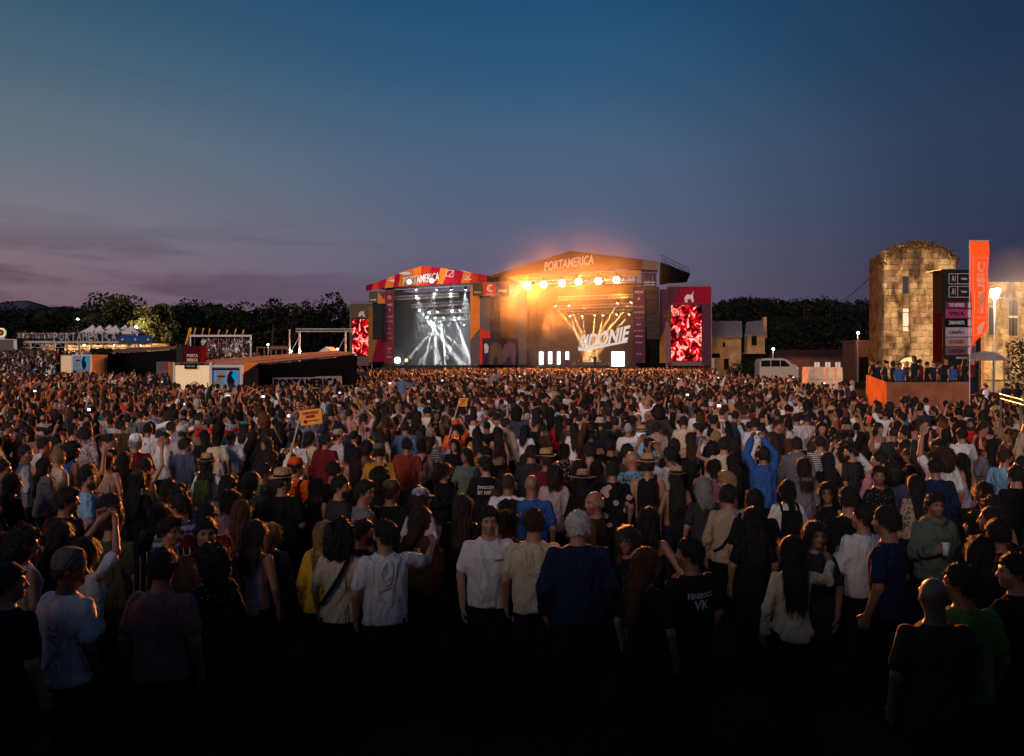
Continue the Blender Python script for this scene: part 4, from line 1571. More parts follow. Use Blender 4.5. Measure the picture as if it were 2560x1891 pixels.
WHITE = (0.90, 0.96, 1.0)
heads_a = [(1048, 775, 5, 1150, 905, 'aiming far across the stage'), (1072, 779, 5.5, 1102, 912, 'second along its truss'), (1094, 778, 5.5, 1058, 912, 'tilted back to its own side'),
		   (1129, 776, 5.5, 1175, 900, 'aimed at the far wing'), (1151, 775, 5.5, 1045, 912, 'with the longest crossing beam'), (1067, 793, 7.5, 1168, 885, 'low and half hidden by beams'),
		   (1088, 793, 7.5, 1090, 912, 'pointing straight down'), (1111, 793, 7.5, 1018, 900, 'throwing its beam to the near wing'), (1147, 793, 7.5, 1162, 912, 'nearly vertical beside the side wall'),
		   (1103, 812, 8.5, 1116, 912, 'small, straight over the singer'), (1161, 811, 8.5, 1105, 912, 'small, against the side wall')]
for i, (x, y, off, tx_, ty_, lab) in enumerate(heads_a):
	moving_light(SA.at(x, y, off), SA.at(tx_, ty_, off - 0.8), 'white moving light in the smaller stage, ' + lab, 'moving lights of the white-lit stage', M_LENS_WHITE, 250000 if i % 3 else 300000, 4.0 if i % 3 else 5.5, WHITE, blend=0.15)
# wide washes from the roof edge
for i, (x, tx_, lab) in enumerate([(1128, 1120, 'over the singer'), (1092, 1030, 'aimed at the dim wing'), (1164, 1166, 'beside the side wall'), (1040, 1070, 'farthest along the rail')]):
	moving_light(SA.at(x, 722, 1.6), SA.at(tx_, 912, 5.5), 'wash light under the roof edge of the smaller stage, ' + lab, 'wash lights of the white-lit stage', M_LENS_WHITE, 11000, 34, WHITE, blend=0.7)
# two floodlights that stand out in front of the fascia
for i, (x, y, lab) in enumerate([(1023, 705, 'over the first letters of the fascia name'), (1079, 702, 'over the last letters of the fascia name')]):
	p = SA.at(x, y, -2.2)
	t = thing('floodlight', tuple(p), 'round white glowing floodlight ' + lab, 'floodlight', 'floodlights in front of the red fascia')
	m = MB(); m.tube(p + Vector((0, 0.25, 0)), p, 0.45, 14); m.build('housing', M_FIX, t)
	m = MB(); m.tube(p + Vector((0, -0.03, 0)), p, 0.36, 14); m.build('lens', mat_lamp('fascia_flood_lens', (1.0, 0.92, 0.84), 2.6), t)
	m = MB(); m.tube(p + Vector((0, 0.2, -0.1)), p + Vector((0, 2.4, -0.5)), 0.05, 5); m.build('outrigger', M_ALU_DARK, t)
	q = p + SA.n * 0.5
	point(q + Vector((0, -0.8, -0.1)), 520, (1.0, 0.85, 0.75), 0.4, t)

# ---------------- orange-lit stage
tB = thing('concert_stage', tuple(SB.xy(1450)), 'larger stage with peaked maroon roof, glowing orange in smoke', 'stage')
deckz_b = SB.at(1450, 917).z
cB = [SB.xy(1300, 0.6), SB.xy(1600, 0.6), SB.xy(1600, 0.6) + SB.n * 13, SB.xy(1300, 0.6) + SB.n * 13]
m = MB(); m.prism([Vector((p.x, p.y, 0)) for p in cB], (0, 0, deckz_b)); m.build('deck', M_DECK, tB)
zroof_b = SB.at(1450, 690).z
bk = [SB.xy(1290, 12), SB.xy(1625, 12)]
M_BACKB = mat_plain('brown_backdrop', (.09, .028, .010), 0.85, scale=0.6)
m = MB(); m.prism([bk[0], bk[1], bk[1] + Vector((0, 0, zroof_b)), bk[0] + Vector((0, 0, zroof_b))], SB.n * 0.2); m.build('backdrop', M_BACKB, tB)
for px in (1316, 1588):
	a, b = SB.xy(px, 1.0), SB.xy(px, 1.0) + SB.n * 11
	m = MB(); m.prism([a, b, b + Vector((0, 0, zroof_b)), a + Vector((0, 0, zroof_b))], SB.t * 0.15); m.build('side_wall', M_BACKB, tB)
pl, pk, pr, pe = SB.at(1226, 690, 0.3), SB.at(1427, 627, 0.3), SB.at(1648, 655, 0.3), SB.at(1650, 656, 0.3)
for a, b in ((pl, pk), (pk, pr)):
	m = MB(); m.prism([a, b, b + SB.n * 13, a + SB.n * 13], (0, 0, -0.25)); m.build('roof_sheet', M_BROWNFASCIA, tB)
slab_on(SB, [(1232, 693), (1427, 683), (1427, 627.5), (1226, 690)], 0, 0.15, 'fascia_panel', M_BROWNFASCIA, tB)
slab_on(SB, [(1427, 683), (1606, 672), (1609, 650), (1427, 627.5)], -0.02, 0.15, 'fascia_panel', M_BROWNFASCIA, tB)
slab_on(SB, [(1604, 675), (1645, 676), (1648, 656), (1610, 650)], -0.05, 0.15, 'fascia_panel', M_GREYCLOTH, tB)
slab_on(SB, [(1270, 694), (1600, 676), (1600, 690), (1290, 704)], 0.6, 0.1, 'valance', mat_plain('tan_valance', (.30, .15, .06), 0.8), tB)
m = MB(); a, b, c, d = SB.at(1650, 657), SB.at(1648, 712), SB.at(1713, 706, 9), SB.at(1722, 684, 9)
m.prism([a, b, c, d], SB.t * 0.25); m.build('roof_end', M_BLACK, tB)
rail = MB()
for dy in (0, 8, 15):
	rail.tube(SB.at(1652, 637 + dy), SB.at(1722, 672 + dy, 9), 0.05, 5)
for f in np.linspace(0, 1, 7):
	x = 1652 + 70 * f
	rail.tube(SB.at(x, 637 + 35 * f, 9 * f), SB.at(x, 656 + 29 * f, 9 * f), 0.045, 5)
rail.build('roof_rail', M_ALU_DARK, tB)
rail = MB()
for x0, x1 in ((1219, 1250), (1222, 1252)):
	rail.tube(SB.at(x0, 672), SB.at(x1, 677), 0.05, 5)
	rail.tube(SB.at(x0, 680), SB.at(x1, 685), 0.05, 5)
rail.build('roof_rail', M_ALU_DARK, tB)
xd = (SB.at(1484, 648, 0) - SB.at(1361, 667, 0)).normalized()
lettering('PORTAMERICA', mat_plain('pale_lettering', (.52, .42, .36), 0.7), tB, SB.at(1422, 658, -0.3), (SB.at(1484, 648, 0) - SB.at(1361, 667, 0)).length, 1.35, xd, extrude=0.05, bold=0.02, shear=0.12)

# blinders
for i, (x, y) in enumerate([(1318, 714), (1359, 712), (1405, 709), (1446, 705), (1496, 703), (1541, 700)]):
	p = SB.at(x, y, 0.2)
	lab = ['first of the six round blinders, nearest the smaller stage', 'second round blinder counted from the smaller stage', 'third round blinder counted from the smaller stage',
		   'fourth round blinder counted from the smaller stage', 'fifth round blinder counted from the smaller stage', 'sixth round blinder, nearest the purple sponsor column'][i]
	t = thing('blinder_light', tuple(p), lab, 'stage light', 'blinders of the orange-lit stage')
	m = MB(); m.tube(p + Vector((0, 0.35, 0)), p, 0.52, 18, 0.55); m.build('housing', M_FIX, t)
	m = MB(); m.tube(p + Vector((0, -0.05, 0)), p + Vector((0, -0.01, 0)), 0.46, 18); m.build('lens', M_LENS_WARM, t)
	m = MB(); m.tube(p + Vector((0, 0.2, 0.5)), p + Vector((0, 0.25, 1.1)), 0.06, 6); m.build('bracket', M_FIX, t)
	spot(p + Vector((0, -0.3, 0)), (p.x * 0.4, 50, 1.5), 150000, 100, (1.0, 0.285, 0.05), 1.0, 0.45, t)

truss(SB.at(1300, 709, 0.9), SB.at(1590, 695, 0.9), 0.6, 0.06, 'long truss that carries the six blinders', None)
for k, (y0, y1, off) in enumerate([(747, 740, 4), (770, 762, 7), (784, 778, 10)]):
	truss(SB.at(1395, y0, off), SB.at(1584, y1, off), 0.5, 0.05, ['upper lighting truss hanging in the orange-lit stage', 'middle lighting truss hanging in the orange-lit stage', 'lowest lighting truss hanging in the orange-lit stage'][k], 'lighting trusses of the orange-lit stage')
heads_b = [(1388, 764, 6, 1450, 845), (1422, 763, 6, 1462, 850), (1545, 757, 6, 1490, 850), (1579, 755, 6, 1500, 850), (1424, 789, 9, 1452, 865), (1455, 789, 9, 1466, 870),
		   (1487, 787, 9, 1480, 875), (1508, 787, 9, 1492, 870), (1543, 785, 9, 1500, 868), (1574, 785, 9, 1512, 862)]
desc_b = ['upper row, above the narrow white panels', 'second of the upper row', 'third of the upper row, leaning inwards', 'upper row, beside the purple column',
		  'first of the lower row', 'second of the lower row', 'third of the lower row, nearly vertical', 'fourth of the lower row', 'fifth of the lower row', 'lower row, beside the purple column']
for i, (x, y, off, tx_, ty_) in enumerate(heads_b):
	a = SB.at(x, y, off); b = SB.at(tx_, ty_, off - 1.0)
	b = a + (b - a) * 2.2
	moving_light(a, b, 'amber moving light in the larger stage, ' + desc_b[i], 'moving lights of the orange-lit stage', M_LENS_AMBER, 290000, 5.5, (1.0, 0.52, 0.18), blend=0.15)
# warm washes that light the smoke and the back of the stage
for i, (x, off) in enumerate([(1350, 3), (1450, 4), (1550, 3)]):
	moving_light(SB.at(x, 705, off), SB.at(x + 15 - i * 15, 915, off + 2), ['orange wash light over the first white panels', 'orange wash light over the drum kit', 'orange wash light over the big white panel'][i], 'wash lights of the orange-lit stage', M_LENS_AMBER, 2600, 85, (1.0, 0.30, 0.04), blend=0.8)
# white panels
for i, (x0, x1, y0, y1, lab) in enumerate([(1347, 1359, 879, 913, 'first tall narrow white light panel of the row of four'), (1370, 1381, 879, 911, 'second tall narrow white light panel of the row of four'),
		(1392, 1402, 879, 912, 'third tall narrow white light panel of the row of four'), (1413, 1423, 879, 900, 'fourth and shortest white light panel of the row'), (1528, 1562, 879, 917, 'large square white light panel beside the purple column')]):
	p = SB.at((x0 + x1) / 2, y1, 5.0)
	t = thing('light_panel', tuple(p), lab, 'light panel', 'white light panels on the larger stage')
	slab_on(SB, [(x0, y1), (x1, y1), (x1, y0), (x0, y0)], 5.0, 0.12, 'housing', M_FIX, t)
	slab_on(SB, [(x0 + .7, y1 - .7), (x1 - .7, y1 - .7), (x1 - .7, y0 + .7), (x0 + .7, y0 + .7)], 4.85, 0.03, 'screen', M_PANEL, t)
	bz = SB.at((x0 + x1) / 2, y1, 5.05)
	if bz.z > deckz_b + 0.02:
		m = MB(); m.box((bz.x, bz.y + 0.1, (deckz_b + bz.z) / 2), (0.12, 0.12, bz.z - deckz_b)); m.build('stand', M_FIX, t)
# band name sign
sg = thing('band_sign', tuple(SB.at(1510, 870, 3.5)), 'slanted white SIDONIE name sign over the larger stage', 'sign')
M_SIGN = mat_lamp('sign_glow', (1.0, 0.86, 0.76), 0.72)
xd = (SB.at(1577, 832, 3.5) - SB.at(1443, 862, 3.5)).normalized()
lettering('SIDONIE', M_SIGN, sg, SB.at(1510, 846, 3.5), (SB.at(1577, 832, 3.5) - SB.at(1446, 862, 3.5)).length, 2.2, xd, extrude=0.1, shear=0.3, bold=0.035)
slab_on(SB, [(1452, 873), (1566, 852), (1570, 856), (1462, 878)], 3.5, 0.2, 'underline', M_SIGN, sg)
for px, y in ((1460, 876), (1560, 855)):
	m = MB(); m.tube(SB.at(px, y, 3.7), SB.at(px, 705, 3.7), 0.03, 5); m.build('hanging_wire', M_ALU_DARK, sg)
# risers and amplifiers
rs = thing('drum_riser', tuple(SB.xy(1480, 5)), 'low drum riser in the middle of the larger stage', 'riser')
p0 = SB.xy(1480, 5)
m = MB(); m.box((p0.x, p0.y, deckz_b + 0.3), (4.2, 2.4, 0.6), SB.ang); m.build('platform', M_DECK, rs)
m = MB(); m.box((p0.x - SB.n.x * 1.22, p0.y - SB.n.y * 1.22, deckz_b + 0.3), (4.2, 0.03, 0.34), SB.ang); m.build('front_skirt', M_GREYCLOTH, rs)
dk = thing('drum_kit', (p0.x, p0.y, deckz_b + 0.6), 'drum kit with cymbals on the riser of the larger stage', 'drum kit')
for dx, dz, r_, dep in ((0, 0.3, 0.30, 0.45), (-0.65, 0.55, 0.2, 0.25), (0.65, 0.5, 0.22, 0.35)):
	m = MB(); m.tube((p0.x + dx, p0.y - 0.4, deckz_b + 0.6 + dz), (p0.x + dx, p0.y - 0.4 + dep, deckz_b + 0.6 + dz), r_, 14); m.build('drum', M_WHITE, dk)
for dx in (-0.9, 0.9):
	m = MB(); m.tube((p0.x + dx, p0.y, deckz_b + 0.6), (p0.x + dx, p0.y, deckz_b + 1.75), 0.02, 5); m.tube((p0.x + dx, p0.y, deckz_b + 1.72), (p0.x + dx, p0.y, deckz_b + 1.735), 0.26, 14); m.build('cymbal', M_OCHRE, dk)
for i, (px, lab) in enumerate([(1435, 'black amplifier beside the fourth white panel'), (1520, 'black amplifier beside the big white panel')]):
	q = SB.xy(px, 5)
	t = thing('amplifier', (q.x, q.y, deckz_b), lab, 'amplifier', 'amplifiers on the larger stage')
	m = MB(); m.box((q.x, q.y, deckz_b + 0.45), (0.8, 0.45, 0.9), SB.ang); m.build('cabinet', M_FIX, t)
	m = MB(); m.box((q.x - SB.n.x * 0.24, q.y - SB.n.y * 0.24, deckz_b + 0.42), (0.66, 0.02, 0.66), SB.ang); m.build('grille', M_GREYCLOTH, t)
for i, (px, lab) in enumerate([(994, 'bright white floor lamp at the wing of the smaller stage'), (1016, 'small yellow floor lamp on the smaller stage')]):
	q = SA.at(px, 905 - i * 3, 3.0)
	t = thing('floor_lamp', (q.x, q.y, deckz_a), lab, 'stage light')
	m = MB(); m.box((q.x, q.y, deckz_a + 0.3), (0.5, 0.4, 0.6)); m.build('housing', M_FIX, t)
	m = MB(); m.tube((q.x, q.y - 0.22, deckz_a + 0.75), (q.x, q.y - 0.1, deckz_a + 0.75), 0.5 - i * 0.25, 14)
	m.build('lens', mat_lamp('floor_white', (.85, .95, 1), 6) if i == 0 else mat_lamp('floor_yellow', (1, .6, .15), 3), t)


# ---------------- hanging banners, sponsor columns, drapes
def banner(wall, x0, x1, y0, y1, off, mat, name, label, cat='banner', group=None, text=None, tcol=None, lines=0):
	p = wall.at((x0 + x1) / 2, y1, off)
	t = thing(name, tuple(p), label, cat, group)
	slab_on(wall, [(x0, y1), (x1, y1), (x1, y0), (x0, y0)], off, 0.05, 'cloth', mat, t)
	a, b = wall.at(x0, y0, off - .05), wall.at(x1, y0, off - .05)
	m = MB(); m.tube(a, b, 0.05, 6); m.build('top_bar', M_ALU_DARK, t)
	if text:
		for (s, cx, cy_, w, h) in text:
			wpx = (wall.at(cx + w / 2, cy_, off) - wall.at(cx - w / 2, cy_, off)).length
			hpx = (wall.at(cx, cy_ - h / 2, off) - wall.at(cx, cy_ + h / 2, off)).length
			lettering(s, tcol or M_WHITE, t, wall.at(cx, cy_, off - 0.08), wpx, hpx, wall.t, extrude=0.015, bold=0.01)
	return t


M_PRINT = mat_plain('pale_print', (.55, .50, .50), 0.7)
banner(SB, 1182, 1207, 707, 740, -0.6, M_SAGE, 'sponsor_banner', 'sage green banner between the two stage roofs', 'banner', 'banners between the stages', [('ooo oo', 1194, 731, 16, 4)])
banner(SB, 1207.5, 1240, 707, 741, -0.65, M_SCARLET, 'sponsor_banner', 'red banner with a white C emblem between the two stages', 'banner', 'banners between the stages', [('C', 1224, 721, 14, 19), ('c', 1224, 721, 5, 9), ('caixa', 1224, 736, 18, 4)])
banner(SB, 1241, 1273, 706, 741, -0.6, M_MAUVE, 'sponsor_banner', 'greyish mauve banner beside the red C banner', 'banner', 'banners between the stages', [('stage', 1257, 728, 22, 8)])
banner(SA, 923, 944, 729, 757, 0.3, M_SAGE, 'sponsor_banner', 'grey-green banner above the first red video screen', 'banner', None, [('oo ooo', 933, 750, 14, 4)])
banner(SB, 1603, 1641, 681, 719, -0.4, M_NAVY, 'sponsor_banner', 'navy banner with pale lines above the black speaker array of the larger stage', 'banner', None, [('music now', 1624, 706, 28, 5), ('portal', 1624, 713, 28, 4)])
t = banner(SA, 962, 985, 728, 908, 0.4, M_DKCRIMSON, 'sponsor_column', 'tall crimson sponsor column beside the smaller stage', 'banner', None,
		   [('O', 974, 744, 8, 9), ('ritmi', 974, 762, 13, 6), ('A', 974, 775, 5, 6), ('ooo ooo', 974, 792, 16, 3), ('co mo', 974, 804, 16, 3), ('abc', 974, 821, 8, 3), ('iba te', 974, 833, 14, 3), ('sono', 974, 846, 14, 3), ('cora', 974, 872, 9, 3), ('*', 974, 881, 4, 4), ('lila', 974, 893, 12, 3)], M_PRINT)
t = banner(SB, 1583, 1613, 716, 908, -0.1, M_PURPLE, 'sponsor_column', 'tall dark purple sponsor column beside the larger stage', 'banner', None,
		   [('ritmi', 1597, 730, 20, 8), ('A', 1597, 747, 8, 8), ('ooo ooo', 1597, 767, 24, 3), ('co mo ra', 1597, 781, 24, 4), ('* v *', 1597, 795, 18, 4), ('abc', 1597, 811, 12, 4), ('iba te lo', 1597, 827, 24, 3), ('sono', 1597, 841, 20, 3), ('cora', 1597, 857, 16, 3), ('* *', 1597, 885, 12, 4)], M_PRINT)
banner(SA, 945, 962, 729, 762, 0.35, M_ORANGE, 'geometric_banner', 'orange banner with a green triangle at the corner of the smaller stage', 'banner')
tt = bpy.data.objects['geometric_banner']
slab_on(SA, [(945, 729), (962, 729), (960, 750)], 0.27, 0.03, 'triangle', M_SAGE, tt)


def drape(wall, polys, off, name, label):
	c = wall.at(polys[0][0][0][0], 900, off)
	t = thing(name, (c.x, c.y, 0), label, 'drape')
	for pts, mat in polys:
		slab_on(wall, pts, off, 0.08, 'facet', mat, t)
	return t


drape(SA, [([(930, 905), (962, 905), (962, 830), (944, 850)], M_DKCRIMSON), ([(922, 908), (930, 905), (944, 850), (934, 770), (922, 765)], M_OCHRE), ([(962, 830), (962, 764), (945, 764), (944, 850)], M_SCARLET)], 1.5, 'stage_drape', 'crimson and ochre drape around the first speaker array')
drape(SB, [([(1176, 912), (1200, 912), (1200, 820), (1176, 850)], M_GREYCLOTH), ([(1176, 850), (1200, 820), (1200, 744), (1176, 712)], M_ORANGE), ([(1200, 912), (1226, 912), (1226, 830), (1200, 820)], M_SCARLET), ([(1200, 820), (1226, 830), (1226, 744), (1200, 744)], M_GREYCLOTH)], 0.8, 'stage_drape', 'orange and grey faceted drape just beside the smaller stage')
drape(SB, [([(1250, 912), (1290, 912), (1290, 742), (1250, 742)], M_OCHRE), ([(1290, 912), (1319, 912), (1319, 712), (1290, 742)], M_GREYCLOTH), ([(1226, 912), (1250, 912), (1250, 742), (1226, 744)], M_PURPLE)], 1.2, 'stage_drape', 'smoke-veiled ochre drape between the two stages')
drape(SB, [([(1649, 908), (1664, 908), (1660, 830), (1649, 850)], M_OCHRE), ([(1649, 850), (1660, 830), (1672, 770), (1672, 724), (1649, 724)], M_PURPLE), ([(1664, 908), (1677, 908), (1677, 762), (1672, 770), (1660, 830)], M_MAUVE), ([(1660, 792), (1672, 770), (1677, 762), (1677, 820)], M_OCHRE)], -0.2, 'stage_drape', 'purple and ochre faceted drape beside the last video screen')
# the big painted elephants on the panel between the stages, plain silhouettes
sc = thing('painted_panel', tuple(SB.xy(1255, 0.2)), 'panel painted with grey elephant shapes between the stages', 'panel')
slab_on(SB, [(1206, 912), (1292, 912), (1292, 846), (1206, 846)], 0.6, 0.06, 'board', M_PURPLE, sc)
el = [(1222, 912), (1222, 878), (1228, 862), (1240, 854), (1252, 860), (1256, 880), (1254, 912), (1246, 912), (1244, 892), (1236, 892), (1232, 912)]
slab_on(SB, el, 0.5, 0.05, 'elephant', M_SAGE, sc)
slab_on(SB, [(x + 34, y) for x, y in el][:-1], 0.5, 0.05, 'elephant', M_MAUVE, sc)
slab_on(SB, [(1210, 862), (1216, 858), (1222, 866), (1220, 882), (1212, 884)], 0.5, 0.05, 'ear', M_PRINT, sc)


# ---------------- line arrays
def line_array(wall, x0, x1, y0, y1, off, n, label):
	p = wall.at((x0 + x1) / 2, y0, off)
	t = thing('line_array', tuple(p), label, 'loudspeaker', 'hanging speaker arrays')
	w = (wall.at(x1, y0, off) - wall.at(x0, y0, off)).length
	for i in range(n):
		f0, f1 = i / n, (i + 1) / n
		za, zb = wall.at(x0, y0 + (y1 - y0) * f0, off).z, wall.at(x0, y0 + (y1 - y0) * f1, off).z
		c = wall.at((x0 + x1) / 2 + 3 * f0 * f0, y0, off) - wall.n * (0.5 * f0 * f0)
		m = MB(); m.box((c.x, c.y, (za + zb) / 2), (w * 0.92, 0.8, (za - zb) * 0.94), wall.ang); m.build('cabinet', M_FIX, t)
	m = MB()
	m.tube(p, p + Vector((0, 0, 1.6)), 0.04, 5); m.build('chain', M_ALU_DARK, t)
	return t


line_array(SA, 934, 961, 760, 850, -0.6, 12, 'hanging black speaker array beside the first red video screen')
line_array(SB, 1225, 1250, 779, 850, -0.8, 10, 'hanging black speaker array between the two stages, half lost in smoke')
line_array(SB, 1614, 1649, 719, 849, -1.0, 14, 'hanging black speaker array beside the purple sponsor column')


# ---------------- video towers
def mat_video():
	m = bpy.data.materials.new('video_wall'); m.use_nodes = True
	N, L = nt(m); N.clear()
	tc = N.new('ShaderNodeTexCoord')
	mp = N.new('ShaderNodeMapping'); mp.inputs['Scale'].default_value = (1.25, 1.25, 1.0)
	L.new(tc.outputs['Object'], mp.inputs[0])
	n1 = N.new('ShaderNodeTexNoise'); n1.inputs['Scale'].default_value = 0.95; n1.inputs['Detail'].default_value = 1.2; n1.inputs['Distortion'].default_value = 1.6
	n2 = N.new('ShaderNodeTexNoise'); n2.inputs['Scale'].default_value = 0.42; n2.inputs['Detail'].default_value = 1
	L.new(mp.outputs[0], n1.inputs['Vector']); L.new(mp.outputs[0], n2.inputs['Vector'])
	r1 = N.new('ShaderNodeValToRGB'); cr = r1.color_ramp
	for p, c in ((0.0, (30, 2, 6)), (0.40, (60, 2, 8)), (0.46, (190, 8, 20)), (0.54, (225, 20, 28)), (0.585, (250, 120, 100)), (0.62, (255, 225, 215)), (0.68, (250, 120, 100)), (0.74, (200, 10, 22))):
		e = cr.elements.new(p); e.color = lin(*c)
	L.new(n1.outputs[0], r1.inputs[0])
	r2 = N.new('ShaderNodeValToRGB'); r2.color_ramp.elements[0].position = 0.36; r2.color_ramp.elements[1].position = 0.44
	r2.color_ramp.elements[0].color = (0.06, 0.05, 0.06, 1)
	L.new(n2.outputs[0], r2.inputs[0])
	mx = N.new('ShaderNodeMix'); mx.data_type = 'RGBA'; mx.blend_type = 'MULTIPLY'; mx.inputs[0].default_value = 1
	L.new(r1.outputs[0], mx.inputs[6]); L.new(r2.outputs[0], mx.inputs[7])
	e = N.new('ShaderNodeEmission'); e.inputs[1].default_value = 1.3
	L.new(mx.outputs[2], e.inputs[0])
	o = N.new('ShaderNodeOutputMaterial'); L.new(e.outputs[0], o.inputs[0])
	return m


M_VIDEO = mat_video()


def video_tower(wall, fx0, fx1, fy0, sx0, sx1, sy0, sy1, off, label, drape_mat, art):
	p = wall.xy((fx0 + fx1) / 2, off)
	t = thing('video_screen', (p.x, p.y, 0), label, 'video screen', 'video screens beside the stages')
	zt = wall.at(fx0, fy0, off).z
	c0, c1 = wall.xy(fx0, off), wall.xy(fx1, off)
	dep = wall.n * 3.0
	for i, q in enumerate((c0, c1, c0 + dep, c1 + dep)):
		m = MB(); m.tube(q, q + Vector((0, 0, zt)), 0.10, 6); m.build('tower_leg', M_ALU_DARK, t)
	for k in range(7):
		z0, z1 = zt * k / 7, zt * (k + 1) / 7
		m = MB(); m.tube(c1 + Vector((0, 0, z0)), c1 + dep + Vector((0, 0, z1)), 0.05, 5); m.build('cross_brace', M_ALU_DARK, t)
	slab_on(wall, [(fx0, fy0 + 3), (fx1, fy0 + 3), (fx1, sy0 - 3), (fx0, sy0 - 3)], off - 0.05, 0.1, 'top_banner', drape_mat, t)
	slab_on(wall, [(fx0, 915), (sx0 - 1, 915), (sx0 - 1, sy0 - 3), (fx0, sy0 - 3)], off, 0.1, 'side_cloth', drape_mat, t)
	slab_on(wall, [(sx1 + 1, 915), (fx1, 915), (fx1, sy0 - 3), (sx1 + 1, sy0 - 3)], off, 0.1, 'side_cloth', M_PURPLE, t)
	slab_on(wall, [(sx0 - 1, 915), (sx1 + 1, 915), (sx1 + 1, sy1 + 1), (sx0 - 1, sy1 + 1)], off, 0.1, 'skirt', M_MAUVE, t)
	a, b = wall.xy(fx1, off), wall.xy(fx1, off) + dep
	m = MB(); m.prism([a, b, b + Vector((0, 0, zt)), a + Vector((0, 0, zt))], wall.t * 0.06); m.build('side_cloth', M_PURPLE, t)
	slab_on(wall, [(sx0 - 1.5, sy1 + 1.5), (sx1 + 1.5, sy1 + 1.5), (sx1 + 1.5, sy0 - 2.5), (sx0 - 1.5, sy0 - 2.5)], off - 0.02, 0.1, 'bezel', M_FIX, t)
	slab_on(wall, [(sx0, sy1), (sx1, sy1), (sx1, sy0), (sx0, sy0)], off - 0.2, 0.06, 'screen', M_VIDEO, t)
	for pts in art:
		slab_on(wall, pts, off - 0.16, 0.03, 'painted_figure', M_PRINT, t)
	m = MB(); m.tube(wall.at(fx0 - 1, fy0, off), wall.at(fx1 + 1, fy0, off), 0.08, 6); m.tube(wall.at(fx0 - 1, fy0 - 5, off), wall.at(fx1 + 1, fy0 - 5, off), 0.04, 6); m.build('top_rail', M_ALU_DARK, t)
	pp = wall.at((sx0 + sx1) / 2, (sy0 + sy1) / 2, off - 1.2)
	w = (wall.at(sx1, sy0, off) - wall.at(sx0, sy0, off)).length
	h = wall.at(sx0, sy0, off).z - wall.at(sx0, sy1, off).z
	return t


video_tower(SA, 876, 930, 757, 881, 921, 799, 890, 2.5, 'red video screen of raised hands beside the smaller stage', M_SAGE,
			[[(896, 792), (898, 782), (904, 778), (909, 780), (912, 774), (910, 784), (914, 792), (908, 792), (905, 786), (901, 792)]])
video_tower(SB, 1668, 1778, 714, 1678, 1754, 763, 902, 0.6, 'red video screen of raised hands beside the larger stage', M_DKCRIMSON,
			[[(1712, 756), (1711, 744), (1718, 736), (1728, 738), (1734, 728), (1732, 740), (1735, 754), (1730, 757), (1727, 748), (1719, 749), (1718, 757)]])
slab_on(SB, [(1668, 762), (1668, 718), (1700, 718), (1688, 740), (1680, 762)], 0.4, 0.08, 'top_facet', M_PURPLE, bpy.data.objects['video_screen.001'])

# ---------------- smoke
def smoke(name, pts_lo, pts_hi, density, label, noise=None, colour=(1, 1, 1)):
	m = bpy.data.materials.new(name); m.use_nodes = True
	N, L = nt(m); N.clear()
	pv = N.new('ShaderNodeVolumePrincipled')
	pv.inputs['Color'].default_value = (*colour, 1)
	pv.inputs['Density'].default_value = density
	pv.inputs['Anisotropy'].default_value = 0.25
	o = N.new('ShaderNodeOutputMaterial'); L.new(pv.outputs[0], o.inputs['Volume'])
	if noise:
		tc = N.new('ShaderNodeTexCoord')
		no = N.new('ShaderNodeTexNoise'); no.inputs['Scale'].default_value = noise[0]; no.inputs['Detail'].default_value = 3; no.inputs['Distortion'].default_value = 0.6
		L.new(tc.outputs['Object'], no.inputs['Vector'])
		mr = N.new('ShaderNodeMapRange'); mr.inputs[1].default_value = noise[1]; mr.inputs[2].default_value = noise[2]
		mr.inputs[3].default_value = 0; mr.inputs[4].default_value = 1.0
		L.new(no.outputs[0], mr.inputs[0])
		# fades towards the outside of the cloud
		sp = N.new('ShaderNodeVectorMath'); sp.operation = 'DIVIDE'
		half = [(b - a) / 2 for a, b in zip(pts_lo, pts_hi)]
		sp.inputs[1].default_value = half
		L.new(tc.outputs['Object'], sp.inputs[0])
		ln = N.new('ShaderNodeVectorMath'); ln.operation = 'LENGTH'; L.new(sp.outputs[0], ln.inputs[0])
		m2 = N.new('ShaderNodeMapRange'); m2.inputs[1].default_value = 0.25; m2.inputs[2].default_value = 1.0; m2.inputs[3].default_value = density; m2.inputs[4].default_value = 0.0
		L.new(ln.outputs['Value'], m2.inputs[0])
		mu = N.new('ShaderNodeMath'); mu.operation = 'MULTIPLY'
		L.new(mr.outputs[0], mu.inputs[0]); L.new(m2.outputs[0], mu.inputs[1]); L.new(mu.outputs[0], pv.inputs['Density'])
	c = [(a + b) / 2 for a, b in zip(pts_lo, pts_hi)]
	mb = MB(); mb.box(c, [b - a for a, b in zip(pts_lo, pts_hi)])
	ob = mb.build(name, m, origin=tuple(c))
	tag(ob, label, 'smoke', None, 'stuff')
	return ob


